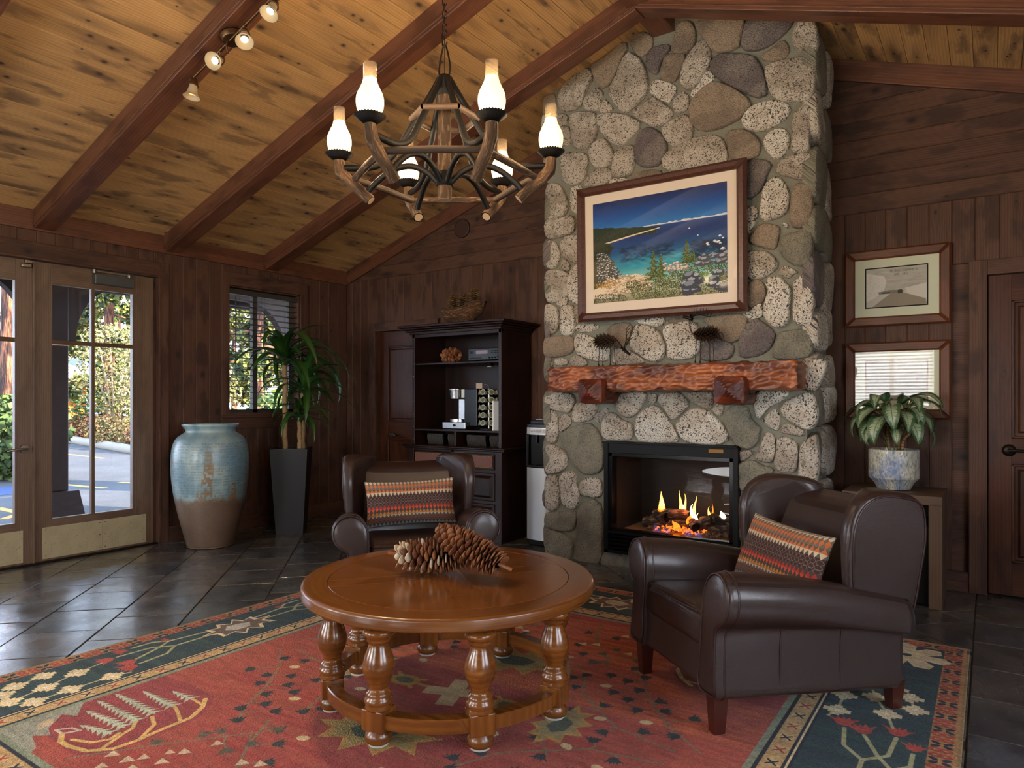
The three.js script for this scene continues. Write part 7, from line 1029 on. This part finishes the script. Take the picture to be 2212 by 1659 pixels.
// ---------------------------------------------------------------- glazed urn
{
  const prof = [[0.0, 0.004], [0.17, 0.004], [0.186, 0.012], [0.2, 0.06], [0.235, 0.2], [0.272, 0.36], [0.298, 0.52], [0.309, 0.66], [0.308, 0.76], [0.296, 0.85], [0.268, 0.915], [0.225, 0.95], [0.203, 0.965], [0.198, 0.982], [0.205, 1.0], [0.222, 1.018], [0.226, 1.03], [0.222, 1.038], [0.206, 1.036], [0.19, 1.02], [0.182, 0.98], [0.2, 0.94], [0.24, 0.88]];
  const ut = canvasTex(2048, 1024, (c, w, h) => {   // u round the urn, v = height
    const r = rng(12), im = c.createImageData(w, h);
    for (let y = 0; y < h; y++) for (let x = 0; x < w; x++) {
      const u = x / w, v = 1 - y / h, a = fbm(u * 14, v * 8, 14, 64, 3, 4), b = fbm(u * 6, v * 4, 6, 64, 9, 4), f = vn(u * 400, v * 200, 400, 400, 4), run = fbm(u * 26, v * 3, 26, 64, 19, 3);
      let q = mc([116, 146, 156], [150, 172, 172], sstep(0.3, 0.7, a)); q = mc(q, [96, 134, 158], 0.5 * sstep(0.5, 0.7, fbm(u * 10, v * 2, 10, 64, 29, 3)));
      q = mc(q, [136, 104, 70], 0.8 * sstep(0.52, 0.62, run) * sstep(0.46, 0.6, 0.5 * b + 0.5 * vn(u * 120, v * 50, 120, 120, 6)) * sstep(0.98, 0.6, v));
      const edge = 0.395 + 0.09 * (fbm(u * 18, 3.3, 18, 64, 7, 3) - 0.5) + 0.05 * (a - 0.5), m = sstep(edge + 0.035, edge - 0.03, v + 0.02 * (f - 0.5)); const clay = mc([92, 74, 62], [124, 104, 88], 0.6 * a + 0.4 * f); q = mc(q, clay, m);
      q = mc(q, [60, 56, 52], 0.35 * sstep(0.9, 0.98, vn(u * 300, v * 150, 300, 300, 8)));
      const o = (y * w + x) * 4; im.data[o] = q[0]; im.data[o + 1] = q[1]; im.data[o + 2] = q[2]; im.data[o + 3] = 255;
    }
    c.putImageData(im, 0, 0); c.font = '17px serif'; const words = ['NVRLASCO', 'IDIXALASCO', 'CONTE N', 'AOCO NTV', 'ARX COA', 'OXO COMN', 'SINVE DIA', 'LVX ARCI', 'MVDIA', 'CAROLVS', 'VINCO', 'DVORE'];
    for (let row = 0; row < 20; row++) { let x = r() * 30; const y = (1 - (0.84 - row * 0.0215)) * h; while (x < w) { const t = words[Math.floor(r() * words.length)]; c.fillStyle = `rgba(52,46,42,${0.4 + 0.5 * r()})`; if (r() < 0.8) c.fillText(t, x, y + r() * 3); x += t.length * 11.5 + 4 + r() * 22; } }
  });
  const o = thing('glazed_urn', 'tall pale blue glazed clay urn with incised lettering beside the entrance', 'urn', [-5.485, 0, 3.45], 0.45), g = lathe(prof, 72, 90), p = g.attributes.position, uv = g.attributes.uv; for (let i = 0; i < p.count; i++) uv.setY(i, clamp(p.getY(i) / 1.04, 0.002, 0.998));
  part('body', [g], phys({ map: ut, roughness: 0.3, clearcoat: 0.35, clearcoatRoughness: 0.2, bumpMap: rep(T.sand, 0.2), bumpScale: 0.0012 }), o);
}
// ---------------------------------------------------------------- plants
function leafGeo(len, wid, droop, fold, n = 12, tip = 1) {   // along +x, arching down
  const P = []; for (let i = 0; i <= n; i++) { const t = i / n, a = 0.95 - droop * t, w = wid * Math.pow(Math.sin(PI * clamp(0.06 + 0.94 * Math.pow(t, 0.75))), 0.8) * 0.5; P.push({ t, a, w }); }
  let x = 0, y = 0; const G = P.map((q, i) => { if (i) { x += Math.cos(q.a) * len / n; y += Math.sin(q.a) * len / n; } const nx = -Math.sin(q.a), ny = Math.cos(q.a); return [-1, -0.5, 0, 0.5, 1].map((s) => [x + nx * fold * Math.abs(s) * q.w, y + ny * fold * Math.abs(s) * q.w, s * q.w]); });
  return skin(G);
}
{
  const o = thing('dracaena_plant', 'tall corn plant with three canes in a black tapered planter', 'plant', [-5.40, 0, 4.22], Math.atan2(0.79, 0.61) - rad(10));
  const q = prep(new THREE.CylinderGeometry(0.236, 0.17, 0.79, 4, 1, true).rotateY(PI / 4)); q.computeVertexNormals(); const qi = prep(new THREE.CylinderGeometry(0.22, 0.2, 0.1, 4, 1, true).rotateY(PI / 4)); part('planter', [at(uvBox(q), 0, 0.395, 0), at(uvBox(qi), 0, 0.74, 0), lbox(0.334, 0.012, 0.02, 0, 0.786, 0.157), lbox(0.334, 0.012, 0.02, 0, 0.786, -0.157), lbox(0.02, 0.012, 0.334, 0.157, 0.786, 0), lbox(0.02, 0.012, 0.334, -0.157, 0.786, 0), lbox(0.24, 0.01, 0.24, 0, 0.006, 0)], std({ color: 0x0d0e11, roughness: 0.5 }), o); part('soil', [lbox(0.29, 0.02, 0.29, 0, 0.73, 0)], std({ color: 0x2a211a, roughness: 1 }), o);
  const caneM = std({ map: rep(tex(64, 256, (u, v) => { const a = fbm(u * 5, v * 60, 5, 60, 3, 3); return mc([126, 100, 66], [176, 146, 104], a); }), 0.1, 0.3), roughness: 0.85, bumpMap: rep(T.barkBump, 0.1, 0.1), bumpScale: 0.003 });
  const lt = tex(64, 256, (u, v) => { const e = Math.abs(u - 0.5) * 2, s = vn(u * 24, v * 2, 24, 4, 3); return mc(mc([50, 92, 34], [30, 66, 26], s), [104, 138, 58], 0.7 * sstep(0.5, 0.1, e) * s); }), leafM = phys({ map: lt, roughness: 0.38, transmission: 0.22, thickness: 0, side: THREE.DoubleSide });
  const V = []; for (let k = 0; k < 5; k++) V.push(leafGeo(0.54 + 0.05 * k, 0.08, 1.7 + 0.28 * k, 0.25)); const Vs = V.map((g) => g);
  const heads = [[-0.055, 0.03, 1.56, 34, 1.12, 0.024], [0.1, -0.03, 1.3, 28, 0.95, 0.021], [0.085, 0.07, 1.04, 22, 0.72, 0.022]];
  heads.forEach(([x, z, h, n, s, cr], hi) => {
    const r = rng(300 + hi); part('cane', [sweep([...Array(10)].map((_, k) => V3(x + 0.004 * Math.sin(k * 2), 0.72 + (h - 0.72) * k / 9, z)), [...Array(10)].map((_, k) => cr * (k % 2 ? 1 : 0.96)), 10)], caneM, o); part('growing_tip', [at(lathe([[0.018, -0.02], [0.026, 0.02], [0.014, 0.1], [0.002, 0.16]], 10), x, h, z)], leafM, o);
    for (let k = 0; k < n; k++) { const t = k / n, m = part('leaf', Vs[(k * 3 + hi) % 5], leafM, o); m.position.set(x, h - 0.02 + 0.11 * t, z); m.rotation.order = 'YZX'; m.rotation.y = k * 2.4 + r() * 0.5; m.rotation.z = mix(-0.25, 0.8, t) + 0.25 * (r() - 0.5); m.rotation.x = (r() - 0.5) * 0.6; const toWall = Math.cos(m.rotation.y + o.rotation.y), ss = s * (0.8 + 0.35 * r()) * (t > 0.85 ? 0.75 : 1) * (toWall < -0.2 ? 0.62 : 1); m.scale.set(ss, ss, ss * 0.95); }
  });
  const m = part('leaf', V[0], leafM, o); m.position.set(-0.03, 1.7, 0.02); m.rotation.z = 0.5; m.rotation.y = 0.25; m.scale.setScalar(0.95);
}
// ---------------------------------------------------------------- side table and potted aglaonema on the right
{
  const t = thing('side_table', 'brown waterfall side table between fireplace and right door', 'side table', [-0.5, 0, 5.06]), tm = std({ map: rep(T.leaf, 2.6, 0.52), color: 0xd8d0c4, roughness: 0.5 });
  part('top', [lbox(0.54, 0.055, 0.5, 0, 0.642, 0, 0.003)], tm, t); for (const x of [-0.235, 0.235]) part('side', [lbox(0.07, 0.615, 0.5, x, 0.3075, 0, 0.003, 'y')], tm, t); part('dark_door', [lbox(0.4, 0.45, 0.02, 0, 0.24, 0.2, 0.002)], M.black, t); part('inner_shelf', [lbox(0.4, 0.02, 0.44, 0, 0.47, -0.02)], M.black, t); part('inner_back', [lbox(0.4, 0.61, 0.01, 0, 0.305, -0.24)], M.black, t);
  const o = thing('aglaonema_plant', 'silver patterned leafy plant in a blue and cream glazed pot', 'plant', [-0.507, 0.67, 5.06]);
  const pt = tex(1024, 512, (u, v) => { const a = fbm(u * 5, v * 2.5, 5, 64, 3, 4), cr = vn(u * 170, v * 80, 170, 170, 5), c2 = vn(u * 90, v * 44, 90, 90, 8); let q = mc([190, 190, 176], [156, 154, 136], sstep(0.35, 0.7, c2) * 0.7); const bl = sstep(0.44, 0.74, a + 0.1 * (0.5 - v) + 0.16 * (cr - 0.5)); q = mc(q, [64, 92, 158], bl * 0.8); return mc(q, [88, 84, 74], 0.55 * sstep(0.66, 0.85, cr) * (1 - bl * 0.6)); });
  const pg = lathe([[0, 0.003], [0.09, 0.003], [0.096, 0.008], [0.114, 0.045], [0.138, 0.07], [0.144, 0.078], [0.145, 0.1], [0.145, 0.252], [0.141, 0.258], [0.135, 0.256], [0.134, 0.2]], 64); { const p = pg.attributes.position, uv = pg.attributes.uv; for (let i = 0; i < p.count; i++) uv.setY(i, clamp(p.getY(i) * 1.2, 0.01, 0.99)); } part('pot', [pg], phys({ map: pt, roughness: 0.35, clearcoat: 0.3, bumpMap: rep(T.hammer, 0.05), bumpScale: 0.0008 }), o, { label: 'crackle glazed pot, cream with blue clouds' });
  part('soil', [at(cyl(0.136, 0.136, 0.01, 32), 0, 0.235, 0)], std({ color: 0x3a3028, roughness: 1, bumpMap: rep(T.sand, 0.1), bumpScale: 0.02 }), o);
  const lt = canvasTex(128, 512, (c, w, h) => { const r = rng(3); c.fillStyle = '#3d5a36'; c.fillRect(0, 0, w, h); c.fillStyle = '#98a888'; for (let k = 0; k < 46; k++) for (const s of [-1, 1]) { const y = h * (0.06 + 0.88 * k / 46), ww = w * 0.36 * Math.sin(PI * (0.08 + 0.84 * k / 46)) * (0.6 + 0.5 * r()); c.beginPath(); c.moveTo(w / 2, y); c.lineTo(w / 2 + s * ww, y - 16 - 8 * r()); c.lineTo(w / 2 + s * ww * 0.8, y - 4); c.lineTo(w / 2, y + 10); c.fill(); } c.fillStyle = '#4c6640'; c.fillRect(w / 2 - 3, 0, 6, h); });
  const lm = phys({ map: lt, roughness: 0.4, transmission: 0.12, thickness: 0, side: THREE.DoubleSide }), sm = std({ color: 0x6b6a3c, roughness: 0.7 }), stemM = std({ map: rep(tex(32, 128, (u, v) => (v * 6 % 1 < 0.25 ? [70, 66, 40] : [150, 112, 72])), 1, 0.12), roughness: 0.7 });
  const V = [leafGeo(0.28, 0.115, 2.3, 0.3), leafGeo(0.27, 0.11, 2.8, 0.25), leafGeo(0.25, 0.105, 2.0, 0.3)], r = rng(71);
  [[-0.02, 0.02, 0.42], [0.03, 0.0, 0.4], [0.05, 0.035, 0.36]].forEach(([x, z, h]) => part('stem', [sweep(spline([[x, 0.235, z], [x * 1.3 - 0.005, 0.32, z], [x * 1.8, h, z]], 8), [0.009, 0.009, 0.0085, 0.009, 0.0085, 0.009, 0.008, 0.008, 0.008], 8)], stemM, o));
  for (let k = 0; k < 36; k++) { const a = k * 2.4, tt = k / 36, low = k > 29, y = low ? 0.3 : mix(0.42, 0.5, tt), rr = low ? 0.06 : 0.05, cx = Math.cos(a), cz = Math.sin(a), L = low ? 0.7 : 1; const p0 = V3(cx * rr * 0.4, y - 0.06, cz * rr * 0.4), p1 = V3(cx * (rr + 0.05), y + 0.02 + 0.08 * tt, cz * (rr + 0.05)); part('petiole', [sweep(spline([p0, p0.clone().lerp(p1, 0.5).add(V3(0, 0.015, 0)), p1], 5), 0.0035, 5)], sm, o); const m = part('leaf', V[k % 3], lm, o); m.position.copy(p1); m.rotation.order = 'YZX'; m.rotation.y = -a + (r() - 0.5) * 0.5; m.rotation.z = (low ? -0.75 : mix(-0.7, 0.15, tt)) + (r() - 0.5) * 0.3; m.rotation.x = (r() - 0.5) * 0.5; m.scale.setScalar(L * (0.78 + 0.25 * r()) * (cz < -0.25 ? 0.55 : 1)); }
}

renderer.render(scene, camera);
